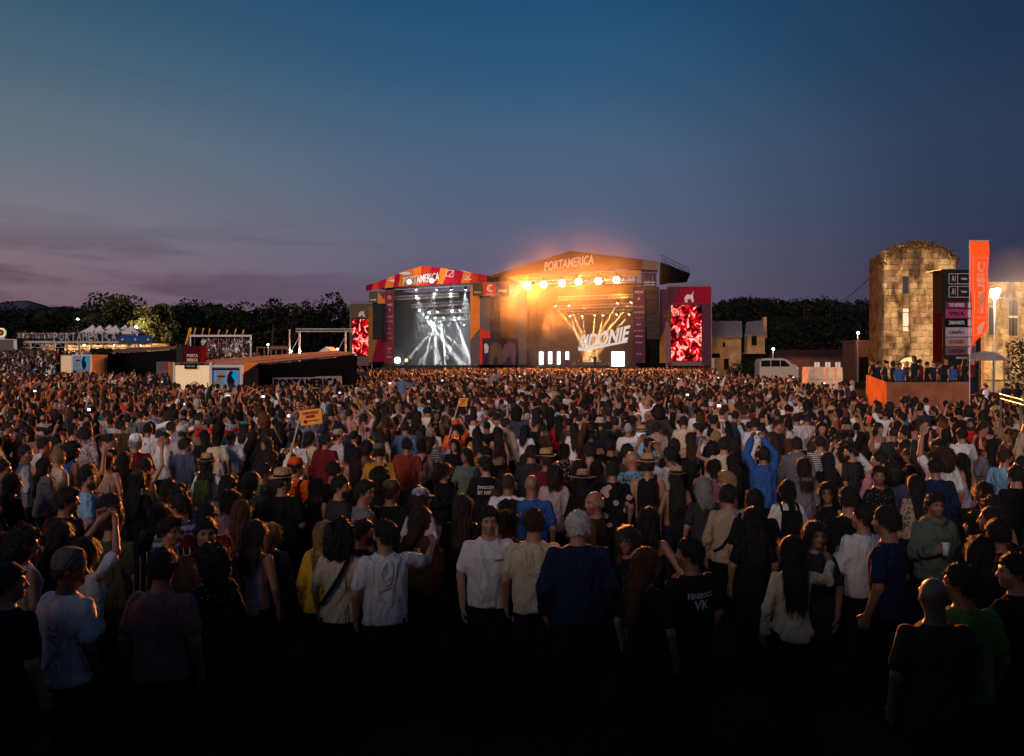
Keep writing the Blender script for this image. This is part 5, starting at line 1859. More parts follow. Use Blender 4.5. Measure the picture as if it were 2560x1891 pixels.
a0, a1 = SA.xy(968, 1.2), SA.xy(1192, 1.2)
smoke('smoke', (a0.x, 113.6, deckz_a + 0.05), (a1.x, 124, zroof_a - 0.3), 0.042, 'thin white stage fog inside the smaller stage')
b0, b1 = SB.xy(1226, 0), SB.xy(1640, 0)
smoke('smoke', (b0.x, 110.6, deckz_b + 0.05), (b1.x, 119.5, zroof_b - 1.0), 0.028, 'orange-lit fog filling the larger stage', None, (1, 0.93, 0.85))
smoke('smoke', (-9, 92, 0.4), (25, 116, 27), 0.0036, 'orange-lit smoke drifting over the front of the larger stage', (0.13, 0.30, 0.80), (1, 0.95, 0.9))
smoke('smoke', (-7, 100, 3.0), (5, 112, 18), 0.028, 'orange-lit smoke hanging between the two stages', (0.22, 0.40, 0.75), (1, 0.95, 0.9))
smoke('smoke', (-3, 102, 1.0), (12, 118, 11), 0.09, 'thick low smoke rolling out beside the narrow white panels', (0.30, 0.46, 0.66), (1, 0.95, 0.9))

# ================================================================== west side: bar terrace, kiosks, front-of-house stand
M_WOOD = mat_plain('weathered_wood', (.24, .13, .07), 0.8, noise=0.35, scale=5)
M_CREAM_LIT = mat_plain('backlit_cream_panel', (.62, .50, .33), 0.6, noise=0.06, emit=lin(214, 178, 128), emit_s=0.55)
M_CREAM = mat_plain('cream_wall', (.62, .47, .30), 0.7)
M_KIOSK = mat_plain('kiosk_wall', (.26, .19, .14), 0.7)
M_TENT = mat_plain('white_tent', (.58, .54, .54), 0.7, noise=0.08)
M_YELLOWFLAG = mat_plain('yellow_flag', (.72, .33, .02), 0.7)
M_BLUE = mat_plain('blue_banner', (.03, .06, .17), 0.7)
M_BULB = mat_lamp('bulb', (1.0, 0.86, 0.62), 14)
M_BULBW = mat_lamp('bulb_white', (0.95, 0.98, 1.0), 14)
M_GREY = mat_plain('grey_panel', (.12, .10, .10), 0.7)


def box_px(x0, x1, y0, y1, Y, depth, name, mat, parent, ground=False):
	a, b = P(x0, y1, Y), P(x1, y0, Y)
	z0 = ground_z(a.x, Y) if ground else a.z
	m = MB(); m.box(((a.x + b.x) / 2, Y + depth / 2, (z0 + b.z) / 2), (b.x - a.x, depth, b.z - z0))
	return m.build(name, mat, parent)


YB = 100.0
bt = thing('bar_terrace', (P(210, 880, YB).x, YB, 2.3), 'two-storey festival bar with a warmly lit truss front and an upper deck', 'bar')
bx0, bx1 = 42, 381
gz = 2.4
z_top = P(0, 853, YB).z
m = MB(); a, b = P(bx0, 853, YB), P(bx1, 859, YB)
m.box(((a.x + b.x) / 2, YB + 4, z_top - 0.12), (b.x - a.x, 8.4, 0.24)); m.build('deck', M_ALU_DARK, bt)
m = MB(); m.box(((a.x + b.x) / 2, YB + 5.0, (gz + z_top) / 2 - 0.1), (b.x - a.x, 0.15, z_top - gz - 0.1)); m.build('back_wall', M_CREAM, bt)
m = MB(); m.box(((a.x + b.x) / 2, YB + 1.2, gz + 0.55), (b.x - a.x, 0.6, 1.1)); m.build('counter', M_WOOD, bt)
for i, px in enumerate(np.linspace(46, 378, 12)):
	p = P(px, 880, YB)
	m = MB(); m.box((p.x, YB + 0.1, (gz + z_top) / 2), (0.14, 0.14, z_top - gz)); m.build('post', M_ALU_DARK, bt)
for px in (123, 60):
	p = P(px, 880, YB)
	m = MB(); m.box((p.x, YB + 2.4, (gz + z_top) / 2), (1.0, 0.3, z_top - gz)); m.build('partition', M_BLACK, bt)
n = 26
m = MB()
for i in range(n):
	f0, f1 = i / n, (i + 1) / n
	xa, xb = a.x + (b.x - a.x) * f0, a.x + (b.x - a.x) * f1
	zt, zl = z_top - 0.28, z_top - 0.85
	m.tube((xa, YB, zl if i % 2 else zt), (xb, YB, zt if i % 2 else zl), 0.035, 5)
m.tube((a.x, YB, z_top - 0.28), (b.x, YB, z_top - 0.28), 0.05, 5)
m.tube((a.x, YB, z_top - 0.85), (b.x, YB, z_top - 0.85), 0.05, 5)
o = m.build('front_truss', M_ALU_DARK, bt); o['kind'] = 'stuff'
for i, px in enumerate((75, 140, 210, 285, 350)):
	p = P(px, 862, YB + 3.0)
	m = MB(); m.lathe([(0.02, 0.16), (0.10, 0.10), (0.12, 0.0), (0.08, -0.08), (0.01, -0.11)], 10, (p.x, YB + 3.0, z_top - 0.55)); m.build('bulb', M_BULB, bt)
	point((p.x, YB + 3.0, z_top - 0.8), 260, (1.0, 0.62, 0.28), 0.15, bt)
m = MB()
for px in np.arange(46, 300, 9.0):
	p = P(px, 853, YB)
	m.tube((p.x, YB - 0.05, z_top), (p.x, YB - 0.05, z_top + 1.0), 0.025, 4)
m.tube((a.x, YB - 0.05, z_top + 1.0), (P(297, 853, YB).x, YB - 0.05, z_top + 1.0), 0.03, 5)
m.tube((a.x, YB - 0.05, z_top + 0.5), (P(297, 853, YB).x, YB - 0.05, z_top + 0.5), 0.02, 5)
o = m.build('balustrade', M_ALU_DARK, bt); o['kind'] = 'stuff'
# the standing name on the deck
wd = thing('letter_sign', tuple(P(215, 853, YB - 0.4)), 'big standing PORTAMERICA letters along the edge of the bar deck', 'sign')
for i, ch in enumerate('PORTAMERICA'):
	px = 141 + i * (287 - 141) / 10
	c = P(px, 843, YB - 0.4)
	lettering(ch, mat_plain('dull_letter', (.30, .31, .31), 0.6), wd, (c.x, YB - 0.5, z_top + 0.55), 0.58 if ch != 'I' else 0.16, 1.05, (1, 0, 0), extrude=0.08, bold=0.02, name='letter')
bb = thing('terrace_banner', tuple(P(339, 859, YB - 0.3)), 'blue banner on the end of the bar deck rail', 'banner')
box_px(297, 381, 839, 859, YB - 0.35, 0.05, 'cloth', M_BLUE, bb)
for px in (306, 338, 370):
	m = MB(); c = P(px, 849, YB - 0.4); m.tube((c.x, c.y - 0.01, c.z), (c.x, c.y + 0.04, c.z), 0.13, 12); m.build('emblem', M_PRINT, bb)
# party tents
tent_at = [(232, 1.2), (251, 0.0), (275, 1.2), (290, 0.0), (314, 1.2), (331, 0.0)]
for i, (px, dy) in enumerate(tent_at):
	Yt = YB + 2.5 + dy * 1.6
	c = P(px, 832, Yt); top = P(px, 812.5 + (i % 2) * 1.5, Yt)
	w = 1.05
	t = thing('party_tent', (c.x, Yt, z_top), ['first', 'second', 'third', 'fourth', 'fifth', 'last'][i] + ' white pointed party tent on the bar deck, counting towards the floodlit trees', 'tent', 'white party tents on the bar deck')
	prof = []
	m = MB()
	rows = [(1.0, c.z), (0.62, c.z + (top.z - c.z) * 0.30), (0.30, c.z + (top.z - c.z) * 0.62), (0.03, top.z)]
	for k, z in rows:
		for dx, dyy in ((-1, -1), (1, -1), (1, 1), (-1, 1)):
			m.v.append((c.x + dx * w * k * 1.25, Yt + dyy * w * k, z))
	for r in range(3):
		for j in range(4):
			m.f.append((r * 4 + j, r * 4 + (j + 1) % 4, (r + 1) * 4 + (j + 1) % 4, (r + 1) * 4 + j))
	m.f.append((12, 13, 14, 15))
	m.build('canopy', M_TENT, t)
	m = MB(); m.box((c.x, Yt, c.z - 0.12), (w * 2.5, w * 2, 0.22)); m.build('valance', M_TENT, t)
	for dx in (-1, 1):
		for dyy in (-1, 1):
			m = MB(); m.tube((c.x + dx * w * 1.2, Yt + dyy * w * 0.95, z_top), (c.x + dx * w * 1.2, Yt + dyy * w * 0.95, c.z - 0.2), 0.04, 5); m.build('leg', M_ALU_DARK, t)


def lamp_post(name, px, py, Y, label, energy, col, r=0.16, bulb=None, target=None, group=None, pole=True, ang=120):
	p = P(px, py, Y)
	gz_ = ground_z(p.x, Y)
	t = thing(name, (p.x, Y, gz_), label, 'lamp', group)
	if pole:
		m = MB(); m.tube((p.x, Y + 0.1, gz_), (p.x, Y + 0.1, p.z), 0.06, 8); m.build('pole', M_ALU_DARK, t)
	m = MB(); m.box((p.x, Y + 0.12, p.z + 0.02), (r * 2.6, 0.16, r * 1.8)); m.build('housing', M_ALU_DARK, t)
	m = MB(); m.lathe([(0.02, -r), (r * 0.8, -r * 0.7), (r, 0), (r * 0.8, r * 0.7), (0.02, r)], 12, (p.x, Y - r * 0.6, p.z)); m.build('bulb', bulb or M_BULBW, t, smooth=True)
	q = Vector((p.x, Y - r * 2.2, p.z))
	if energy:
		if target is None:
			point(q, energy, col, r, t)
		else:
			spot(q if target.y < Y else Vector((p.x, Y + 0.4, p.z)), target, energy, ang, col, 0.5, r, t)
	return t


lamp_post('lamp_post', 341, 819, 106, 'floodlight hidden by the last party tent, lighting the trees', 8500, (1.0, 0.80, 0.40), 0.2, M_BULB, Vector((P(375, 0, 116).x, 116, 10)), ang=100)
lamp_post('street_lamp', 195, 799, 120, 'small lone white street lamp in the dark below the mountain', 40, (1, .97, .9), 0.2)
lamp_post('work_lamp', 670, 862, 81, 'bluish white work lamp beside the wooden hut', 60, (.85, .95, 1), 0.09)
lamp_post('work_lamp', 728, 879, 73, 'first of two round lamps at the foot of the truss arch', 40, (1, .85, .6), 0.075, M_BULB)
lamp_post('work_lamp', 750, 879, 73, 'second of two round lamps at the foot of the truss arch', 40, (1, .85, .6), 0.075, M_BULB)
lamp_post('work_lamp', 844, 873, 74, 'round lamp beside the white gable tent', 40, (1, .85, .6), 0.075, M_BULB)
lamp_post('street_lamp', 1933, 873, 104, 'white street lamp between the old house and the low building', 250, (1, .92, .8), 0.15)
lamp_post('wall_lamp', 2145, 833, 98, 'lamp on a short pole over the brick end block', 700, (1.0, .58, .26), 0.15, M_BULB)

# grey block and round sign at the picture's edge
gb = thing('service_block', (P(10, 870, YB).x, YB, 2), 'grey service block at the end of the lit bar', 'building')
box_px(-60, 41, 850, 905, YB - 1, 6, 'wall', M_GREY, gb, True)
box_px(34, 42, 850, 905, YB - 1.1, 0.2, 'corner_post', M_PRINT, gb, True)
box_px(-60, 42, 848, 850.5, YB - 1.15, 6.3, 'roof_edge', M_ALU_DARK, gb)
rsn = thing('round_sign', tuple(P(4, 848, YB)), 'round white sign with a dark ring on the grey service block', 'sign')
c = P(1, 832, YB - 0.5)
m = MB(); m.tube((c.x, YB - 0.4, c.z), (c.x, YB - 0.2, c.z), 0.62, 24); m.build('disc', mat_plain('sign_white_lit', (.7, .65, .55), 0.6, emit=lin(225, 205, 170), emit_s=0.5), rsn)
m = MB(); m.tube((c.x, YB - 0.44, c.z), (c.x, YB - 0.41, c.z), 0.40, 20); m.build('ring', M_BLACK, rsn)
m = MB(); m.tube((c.x, YB - 0.48, c.z), (c.x, YB - 0.45, c.z), 0.22, 16); m.build('hub', M_ORANGE, rsn)
box_px(-6, 12, 842, 849, YB - 0.5, 0.3, 'plinth', M_TENT, rsn)


# ---- kiosks with display screens
def flat_print(name, c):
	return mat_lamp('print_' + name, lin(*c), 0.8)


def menu_screen(x0, x1, y0, y1, Y, parent):
	sc_ = box_px(x0, x1, y0, y1, Y, 0.05, 'picture_screen', flat_print('sky', (92, 122, 160)), parent)
	w, h = x1 - x0, y1 - y0
	def el(cx, cy_, rx, ry, c, nm, n=12, k=0):
		m = MB(); m.prism([P(x0 + w * (cx + rx * math.cos(t)), y0 + h * (cy_ + ry * math.sin(t)), Y - 0.004 - 0.003 * k) for t in [2 * math.pi * i / n for i in range(n)]], (0, 0.003, 0)); m.build(nm, flat_print('%d_%d_%d' % c, c), sc_)
	el(.30, .22, .17, .10, (150, 98, 70), 'printed_bun', k=1); el(.30, .31, .19, .05, (66, 30, 26), 'printed_filling', k=2); el(.30, .38, .17, .06, (132, 84, 62), 'printed_bun', k=1)
	el(.22, .66, .22, .30, (100, 104, 108), 'printed_shape', 4, 1); el(.60, .20, .06, .18, (176, 118, 128), 'printed_figure', 10, 1); el(.70, .50, .16, .48, (20, 20, 30), 'printed_figure', 10, 2)
	el(.86, .26, .14, .30, (18, 140, 178), 'printed_shape', 4, 3)
	return sc_


k2 = thing('food_kiosk', (P(520, 960, 44).x, 44, 0), 'white food kiosk with a lit cream front and a picture screen', 'kiosk')
yk = 43.5
box_px(432, 607, 907, 1000, yk, 3.0, 'body', M_KIOSK, k2, True)
box_px(437, 523, 914, 985, yk - 0.06, 0.05, 'cream_panel', M_CREAM_LIT, k2)
box_px(432, 437, 906, 990, yk - 0.10, 0.12, 'frame_post', M_PRINT, k2, True)
box_px(523, 530, 906, 990, yk - 0.12, 0.14, 'frame_post', M_PRINT, k2, True)
box_px(599, 607, 912, 990, yk - 0.12, 0.14, 'frame_post', M_PRINT, k2, True)
box_px(530, 599, 913, 919, yk - 0.10, 0.1, 'lintel', M_TENT, k2)
menu_screen(534, 596, 926, 975, yk - 0.07, k2)
box_px(530, 599, 921, 926, yk - 0.08, 0.05, 'bezel', M_BLACK, k2)
for i, (x0, x1, dk_) in enumerate([(439, 449, 0), (450, 458, 1), (486, 497, 0), (499, 511, 1), (512, 522, 0)]):
	box_px(x0, x1, 908, 913, yk - 0.12, 0.03, 'menu_strip', M_BLACK if dk_ else M_MAUVE, k2)
box_px(461, 492, 909, 923, yk - 0.22, 0.04, 'hanging_board', M_BLACK, k2)
lettering('MENU BAR', M_PRINT, k2, P(476, 916, yk - 0.25), 0.50, 0.10, (1, 0, 0), extrude=0.004)
rb = thing('roof_sign', tuple(P(472, 907, yk)), 'dark red PORTA MERICA box sign on top of the food kiosk', 'sign')
box_px(457, 502, 865, 906.5, yk + 0.3, 0.8, 'box', mat_plain('maroon_box', (.075, .006, .012), 0.7), rb)
box_px(441, 456.5, 866, 906.5, yk + 0.4, 0.8, 'speaker_stack', M_FIX, rb)
lettering('PORTA', mat_plain('warm_letter', (.80, .62, .40), 0.6), rb, P(481, 889.5, yk + 0.26), 0.62, 0.18, (1, 0, 0), extrude=0.01, bold=0.02)
lettering('MERICA', MATS['warm_letter'], rb, P(481, 900.5, yk + 0.26), 0.62, 0.18, (1, 0, 0), extrude=0.01, bold=0.02)
k1 = thing('food_kiosk', (P(190, 915, 64).x, 64, 0.3), 'small cream kiosk with a picture screen in front of the bar', 'kiosk')
box_px(151, 229, 887, 945, 64, 2.5, 'body', M_KIOSK, k1, True)
box_px(153, 178, 890, 940, 63.9, 0.06, 'cream_panel', mat_plain('dim_cream_panel', (.55, .42, .28), 0.6, emit=lin(170, 135, 95), emit_s=0.5), k1)
box_px(180, 229, 887, 890, 63.85, 0.1, 'lintel', M_TENT, k1)
box_px(224, 229, 890, 945, 63.86, 0.1, 'frame_post', M_PRINT, k1, True)
box_px(178, 182, 890, 945, 63.86, 0.1, 'frame_post', M_PRINT, k1, True)
menu_screen(183, 222, 891, 925, 63.92, k1)
sb_ = thing('speaker_box', (P(405, 912, 62).x, 62, 0), 'grey loudspeaker box on the crowd side of the dark stand', 'loudspeaker')
box_px(391, 420, 905, 950, 62, 0.8, 'cabinet', M_GREY, sb_, True)
box_px(394, 417, 908, 925, 61.95, 0.04, 'grille', M_MAUVE, sb_)


# ---- dark long stands with sloping tarpaulin roofs
def long_stand(name, corners, label, roofmat, nstrip=4):
	fl, fr, br, bl = [P(*c) for c in corners]
	t = thing(name, ((fl.x + fr.x) / 2, (fl.y + fr.y) / 2, 0), label, 'stand')
	for i in range(nstrip):
		a0, a1 = i / nstrip, (i + 1) / nstrip
		q = [fl.lerp(bl, a0), fr.lerp(br, a0), fr.lerp(br, a1), fl.lerp(bl, a1)]
		q = [v + Vector((0, 0, 0.05 * (i % 2))) for v in q]
		m = MB(); m.prism(q, (0, 0, -0.06)); m.build('roof_strip', roofmat, t)
	for a_, b_, nm in ((fl, fr, 'front_wall'), (fr, br, 'side_wall'), (bl, fl, 'side_wall')):
		dz = Vector((0, 0, -0.12))
		n_ = (b_ - a_).cross(Vector((0, 0, 1))).normalized() * 0.05
		m = MB(); m.prism([Vector((a_.x, a_.y, 0)), Vector((b_.x, b_.y, 0)), b_ + dz, a_ + dz], -n_); m.build(nm, M_BLACK, t)
	m = MB(); m.tube(fl, fr, 0.03, 6); m.build('eave_pole', M_ALU_DARK, t)
	return t, fl, fr


M_TARP = mat_plain('tan_tarpaulin', (.40, .21, .13), 0.7, noise=0.2, scale=1.2)
st1, fl, fr = long_stand('control_stand', [(607, 913.5, 45.5), (893, 885, 51), (842, 878, 70), (505, 903, 62)], 'long black stand with a sloping tan tarpaulin roof', M_TARP)
d = (fr - fl); d.z = 0; d.normalize()
nrm = Vector((d.y, -d.x, 0))
sgn = thing('wall_sign', (P(768, 960, 47).x, 47, 0.9), 'pale board with black PORTAMERICA letters on the black stand', 'sign')
WS = Wall(607, 45.5, 893, 51)
for x0, x1, y0, y1 in ((681, 788, 944, 985), (788.5, 854, 941, 985)):
	m = MB(); m.prism([WS.at(x0, y1, -0.2), WS.at(x1, y1, -0.2), WS.at(x1, y0 - 0.5, -0.2), WS.at(x0, y0 + 0.5, -0.2)], -WS.n * 0.05); m.build('board', mat_plain('pale_board', (.52, .44, .38), 0.7), sgn)
lettering('PORTAMERICA', M_BLACK, sgn, WS.at(768, 958, -0.27), (WS.at(848, 955, 0) - WS.at(688, 955, 0)).length, 0.58, WS.t, extrude=0.012, bold=0.035)
long_stand('control_stand', [(236, 884, 67), (446, 871, 70), (440, 866, 80), (277, 875, 78)], 'second dark stand stretching behind the small cream kiosk', mat_plain('brown_tarpaulin', (.20, .11, .08), 0.7))
jn = thing('tarpaulin_bundle', tuple(P(254, 880, 66.5)), 'black bundled tarpaulin on the corner of the second dark stand', 'tarpaulin')
rg_ = np.random.default_rng(3)
mm = MB()
for i in range(7):
	c = P(234 + i * 6.5, 873 + (i % 3) * 2, 66.6)
	mm.box((c.x, c.y, c.z - 0.1), (0.46, 0.5, 0.30 + 0.1 * rg_.random()), rg_.uniform(-.4, .4), 0.7)
o = mm.build('heap', M_BLACK, jn); o['kind'] = 'stuff'

# ---- grandstand under the yellow flags
YG = 80.0
gs = thing('grandstand', (P(560, 900, YG).x, YG, 0), 'raised spectator platform packed with people under the yellow flags', 'platform')
for k in range(5):
	a, b = P(505, 0, YG + 2 + k * 1.1), P(626, 0, YG + 2 + k * 1.1)
	zt = 1.7 + 0.5 * k
	m = MB(); m.box(((a.x + b.x) / 2, YG + 2 + k * 1.1, zt / 2), (b.x - a.x, 1.1, zt)); m.build('step', M_BLACK, gs)
GRAND = [(P(px, 0, YG + 2 + k * 1.1).x, YG + 2 + k * 1.1, 1.7 + 0.5 * k) for k in range(5) for px in np.arange(509 + (k % 2) * 4, 625, 6.4)]
pg = thing('portal_frame', (P(552, 880, YG).x, YG, 0), 'pale square portal frame in front of the spectator platform', 'frame')
zt = P(0, 840, YG).z
for px in (476.5, 627):
	p = P(px, 880, YG); m = MB(); m.box((p.x, YG, zt / 2), (0.14, 0.14, zt)); m.build('post', M_PRINT, pg)
a, b = P(474, 840, YG), P(629, 842, YG)
m = MB(); m.box(((a.x + b.x) / 2, YG - 0.02, zt), (b.x - a.x, 0.18, 0.2)); m.build('crossbar', M_TENT, pg)
cn = thing('awning', tuple(P(555, 852, YG + 8)), 'orange striped awning strip behind the platform spectators', 'awning')
for i in range(8):
	x0 = 508 + i * 11.3
	box_px(x0, x0 + 11.2, 850, 857, YG + 8, 0.3, 'stripe', M_SCARLET if i % 2 else M_OCHRE, cn)
for px in (510, 598):
	p = P(px, 857, YG + 8.2); m = MB(); m.tube((p.x, p.y, 0), (p.x, p.y, p.z), 0.05, 5); m.build('post', M_ALU_DARK, cn)


def feather_flag(px, ytop, ybot, Y, lean, label, zb, group):
	c = P(px, ybot, Y)
	t = thing('feather_flag', (c.x, Y, zb), label, 'flag', group)
	top = P(px, ytop, Y)
	H_ = top.z - c.z
	prof = [(0.0, 0.0), (0.10, 0.02), (0.14, 0.3), (0.30, 0.62), (0.36, 0.84), (0.28, 0.96), (0.10, 1.0), (0.0, 0.9)]
	m = MB(); m.prism([(c.x + (u + lean * w_) * H_ * 0.5, Y + 0.02 * math.sin(w_ * 6), c.z + w_ * H_) for u, w_ in prof], (0, 0.03, 0)); m.build('cloth', M_YELLOWFLAG, t)
	m = MB(); m.tube((c.x, Y + 0.02, zb), (c.x + lean * 0.45 * H_, Y + 0.02, c.z + 0.9 * H_), 0.025, 5); m.build('pole', M_ALU_DARK, t)
	m = MB(); m.prism([(c.x + (u + lean * w_) * H_ * 0.5, Y - 0.012, c.z + w_ * H_) for u, w_ in [(0.12, 0.45), (0.18, 0.45), (0.24, 0.82), (0.18, 0.82)]], (0, 0.01, 0)); m.build('print', M_BROWNFASCIA, t)
	return t


fl_lab = ['tall yellow feather flag beside the red roof sign, the longest of the row', 'yellow feather flag over the post of the portal nearest the red roof sign', 'third yellow feather flag along the portal', 'narrow yellow feather flag seen edge on',
		  'fifth yellow feather flag along the portal', 'sixth yellow feather flag along the portal', 'seventh yellow feather flag along the portal', 'last yellow feather flag, nearest the wooden hut']
for i, (px, y0, y1) in enumerate([(462, 819, 863), (482, 820, 842), (502, 820, 842), (521, 821, 842), (542, 824, 845), (562, 824, 845), (583, 822, 844), (602, 824, 846)]):
	feather_flag(px, y0, y1, YG + (0.4 if i else -6), 0.5 if i != 3 else 0.15, fl_lab[i], 0.0, 'yellow feather flags')

# ---- wooden hut, truss arch, white gable tent
hut = thing('wooden_hut', (P(682, 888, 84).x, 84, 0), 'open wooden hut with a slatted roof beside the truss arch', 'hut')
for px in (643, 661, 678, 690, 705, 718):
	p = P(px, 868, 84); m = MB(); m.box((p.x, 84, p.z / 2), (0.12, 0.12, p.z)); m.build('post', M_WOOD, hut)
box_px(642, 680, 868, 870.5, 83.9, 0.2, 'beam', M_WOOD, hut)
for i in range(6):
	a, b = P(676 + i * 1.2, 866 + i * 1.4, 85 - i * 0.45), P(716 + i * 1.2, 866 + i * 1.4, 85 - i * 0.45)
	m = MB(); m.box(((a.x + b.x) / 2, a.y, a.z), (b.x - a.x, 0.3, 0.05)); m.build('slat', M_WOOD, hut)
m = MB(); c = P(682, 880, 85.5); m.box((c.x, 85.5, c.z / 2), (2.6, 0.1, c.z)); m.build('back_wall', M_BLACK, hut)
YT = 73.0
ta = truss(P(740, 826, YT), P(884, 826, YT), 0.27, 0.035, 'horizontal truss of the arch beside the first stage, seen over the tan roof', None)
for px, y0, lab in ((749, 831, 'truss arch leg nearer the wooden hut'), (864, 831, 'truss arch leg nearer the first video screen')):
	p = P(px, y0, YT)
	t = thing('truss_mast', (p.x, YT, 0), lab, 'truss', 'masts of the truss arch')
	m = MB(); m.box((p.x, YT, p.z / 2), (0.14, 0.14, p.z)); m.build('mast', M_PRINT, t)
	m = MB(); m.tube((p.x - 0.8, YT - 0.4, 3.6), (p.x, YT, p.z - 0.4), 0.03, 5); m.build('brace', M_PRINT, t)
p = P(724, 826, YT); t = thing('mast', (p.x, YT, 0), 'single thin pale mast beside the truss arch', 'mast')
m = MB(); m.tube((p.x, YT, 0), (p.x, YT, p.z), 0.06, 8); m.build('pole', M_PRINT, t)
m = MB(); m.box((p.x, YT, p.z + 0.03), (0.2, 0.2, 0.06)); m.build('cap', M_ALU_DARK, t)
gt = thing('gable_tent', (P(815, 880, 76).x, 76, 0), 'white gable tent roof peeking over the tan tarpaulin', 'tent')
a, b, c = P(795, 881, 76), P(837, 881, 76), P(815, 867, 76)
m = MB(); m.prism([a, b, c], (0, 3, 0)); m.build('roof', M_TENT, gt)
m = MB(); m.box(((a.x + b.x) / 2, 77.5, a.z / 2 - 0.02), (b.x - a.x - 0.1, 2.8, a.z - 0.04)); m.build('wall', M_GREY, gt)

# ================================================================== east side
# ---- old house, low building, van
M_STUCCO = mat_plain('old_stucco', (.24, .145, .075), 0.9, noise=0.45, scale=0.6, bump=0.4)
M_SLATE = mat_plain('weathered_tile', (.13, .12, .135), 0.85, noise=0.3, scale=3)
M_BROWNROOF = mat_plain('brown_tile', (.05, .025, .02), 0.9)
M_BRICK = mat_plain('red_brick', (.10, .045, .030), 0.9, noise=0.3, scale=4)
M_DARKHOLE = mat_plain('dark_opening', (.006, .006, .006), 0.9)
M_WINLIT = mat_plain('lit_window', (.6, .55, .48), 0.5, emit=lin(205, 190, 175), emit_s=0.45)
YH = 112.0
hs = thing('old_house', (P(1850, 900, YH).x, YH, 0), 'crumbling old stucco house with a pale sagging tiled roof', 'house')
box_px(1772, 1853, 838, 925, YH, 6, 'wall', M_STUCCO, hs, True)
box_px(1853, 1868, 832, 925, YH + 0.8, 5, 'wall', M_DARKHOLE, hs, True)
box_px(1868, 1912, 836, 884, YH - 0.5, 6, 'wall', M_STUCCO, hs)
box_px(1868, 1912, 885, 925, YH + 0.6, 5, 'undercroft', M_DARKHOLE, hs, True)
box_px(1864, 1914, 882, 885, YH - 0.7, 6.2, 'ledge', M_STUCCO, hs)
for a_, b_, c_, d_ in (((1768, 842), (1856, 842), (1854, 803), (1772, 804)), ((1862, 839), (1916, 838), (1908, 801), (1866, 806))):
	q = [P(*a_, YH - 0.9), P(*b_, YH - 0.9), P(*c_, YH + 4), P(*d_, YH + 4)]
	n_ = 9
	for i in range(n_):
		r = [q[0].lerp(q[1], i / n_), q[0].lerp(q[1], (i + 1) / n_), q[3].lerp(q[2], (i + 1) / n_), q[3].lerp(q[2], i / n_)]
		off = Vector((0, 0, 0.05 * (i % 2) + 0.04 * math.sin(i * 2.3)))
		m = MB(); m.prism([v + off for v in r], (0, 0, -0.14)); m.build('roof_tile_strip', M_SLATE, hs)
box_px(1909, 1917, 793, 846, YH + 0.5, 0.8, 'chimney', M_STUCCO, hs)
for x0, x1, y0, y1, dep in ((1879, 1892, 838, 864, -0.55), (1807, 1813, 857, 868, -0.05), (1810, 1822, 897, 925, -0.05)):
	box_px(x0, x1, y0, y1, YH + dep, 0.3, 'window' if y1 < 900 else 'doorway', M_DARKHOLE, hs)
	box_px(x0 - 1, x1 + 1, y1, y1 + 1.5, YH + dep - 0.1, 0.3, 'sill', M_STUCCO, hs)
box_px(1772, 1786, 896, 923, YH - 0.06, 0.3, 'garage_door', M_TENT, hs)
box_px(1772, 1800, 884, 895, YH - 0.06, 0.3, 'dark_lintel', M_DARKHOLE, hs)  # near-black strip over the garage door
bsh = thing('shrub', (P(1856, 920, 104).x, 104, 0), 'dark square-cut shrub in front of the old house', 'shrub')
v, q = leaf_cloud(np.random.default_rng(9), [(dx, 0, 0.9 + dz, 1.0, 0.9, 0.9) for dx in (-1.2, 0, 1.2) for dz in (0, 0.7)], 160, 0.16)
o = bpy.data.objects.new('foliage', np_mesh('foliage', v, q, M_LEAF_DARK)); COL.objects.link(o); o.parent = bsh
lb = thing('low_building', (P(2030, 900, 108).x, 108, 0), 'long low brick building with four pale windows under a dark roof', 'building')
box_px(1927, 2138, 895, 930, 108, 6, 'wall', M_BRICK, lb, True)
q = [P(1922, 894, 107.6), P(2140, 893, 107.6), P(2138, 874, 112), P(1927, 876, 112)]
for i in range(12):
	r = [q[0].lerp(q[1], i / 12), q[0].lerp(q[1], (i + 1) / 12), q[3].lerp(q[2], (i + 1) / 12), q[3].lerp(q[2], i / 12)]
	m = MB(); m.prism([v + Vector((0, 0, 0.04 * (i % 2))) for v in r], (0, 0, -0.12)); m.build('roof_tile_strip', M_BROWNROOF, lb)
box_px(1940, 2138, 894, 896.5, 107.7, 0.3, 'fascia_board', M_MAUVE, lb)
for x0 in (2036, 2063, 2088, 2113):
	w_ = box_px(x0, x0 + 13, 906, 919, 107.85, 0.2, 'window', M_WINLIT, lb)
	box_px(x0 - 1.5, x0, 905, 920, 107.8, 0.2, 'frame', M_BRICK, w_); box_px(x0 - 1.5, x0 + 14.5, 919, 921, 107.7, 0.3, 'sill', M_PRINT, w_)
	box_px(x0 + 6, x0 + 7, 906, 919, 107.8, 0.04, 'mullion', M_BRICK, w_)
eb = thing('end_block', (P(2150, 900, 100).x, 100, 0), 'taller brick block with a flat ledge at the end of the low building', 'building')
box_px(2139, 2178, 854, 930, 100, 4, 'wall', M_BRICK, eb, True)
box_px(2137, 2180, 851.5, 854, 99.8, 4.4, 'ledge', M_MAUVE, eb)
box_px(2149, 2170, 893, 930, 99.9, 0.3, 'doorway', M_DARKHOLE, eb, True)
van = thing('van', (P(1940, 915, 96).x, 96, 0), 'white van parked sideways in front of the low building', 'van')
prof = [(1899, 945), (1899, 905), (1904, 898.5), (1914, 896.5), (1956, 896.5), (1967, 899), (1980, 910), (1992, 914), (1996, 925), (1996, 945)]
m = MB(); m.prism([P(x, y, 96) for x, y in prof], (0, 1.9, 0)); m.build('body', mat_plain('van_white', (.24, .22, .22), 0.35, noise=0.04), van)
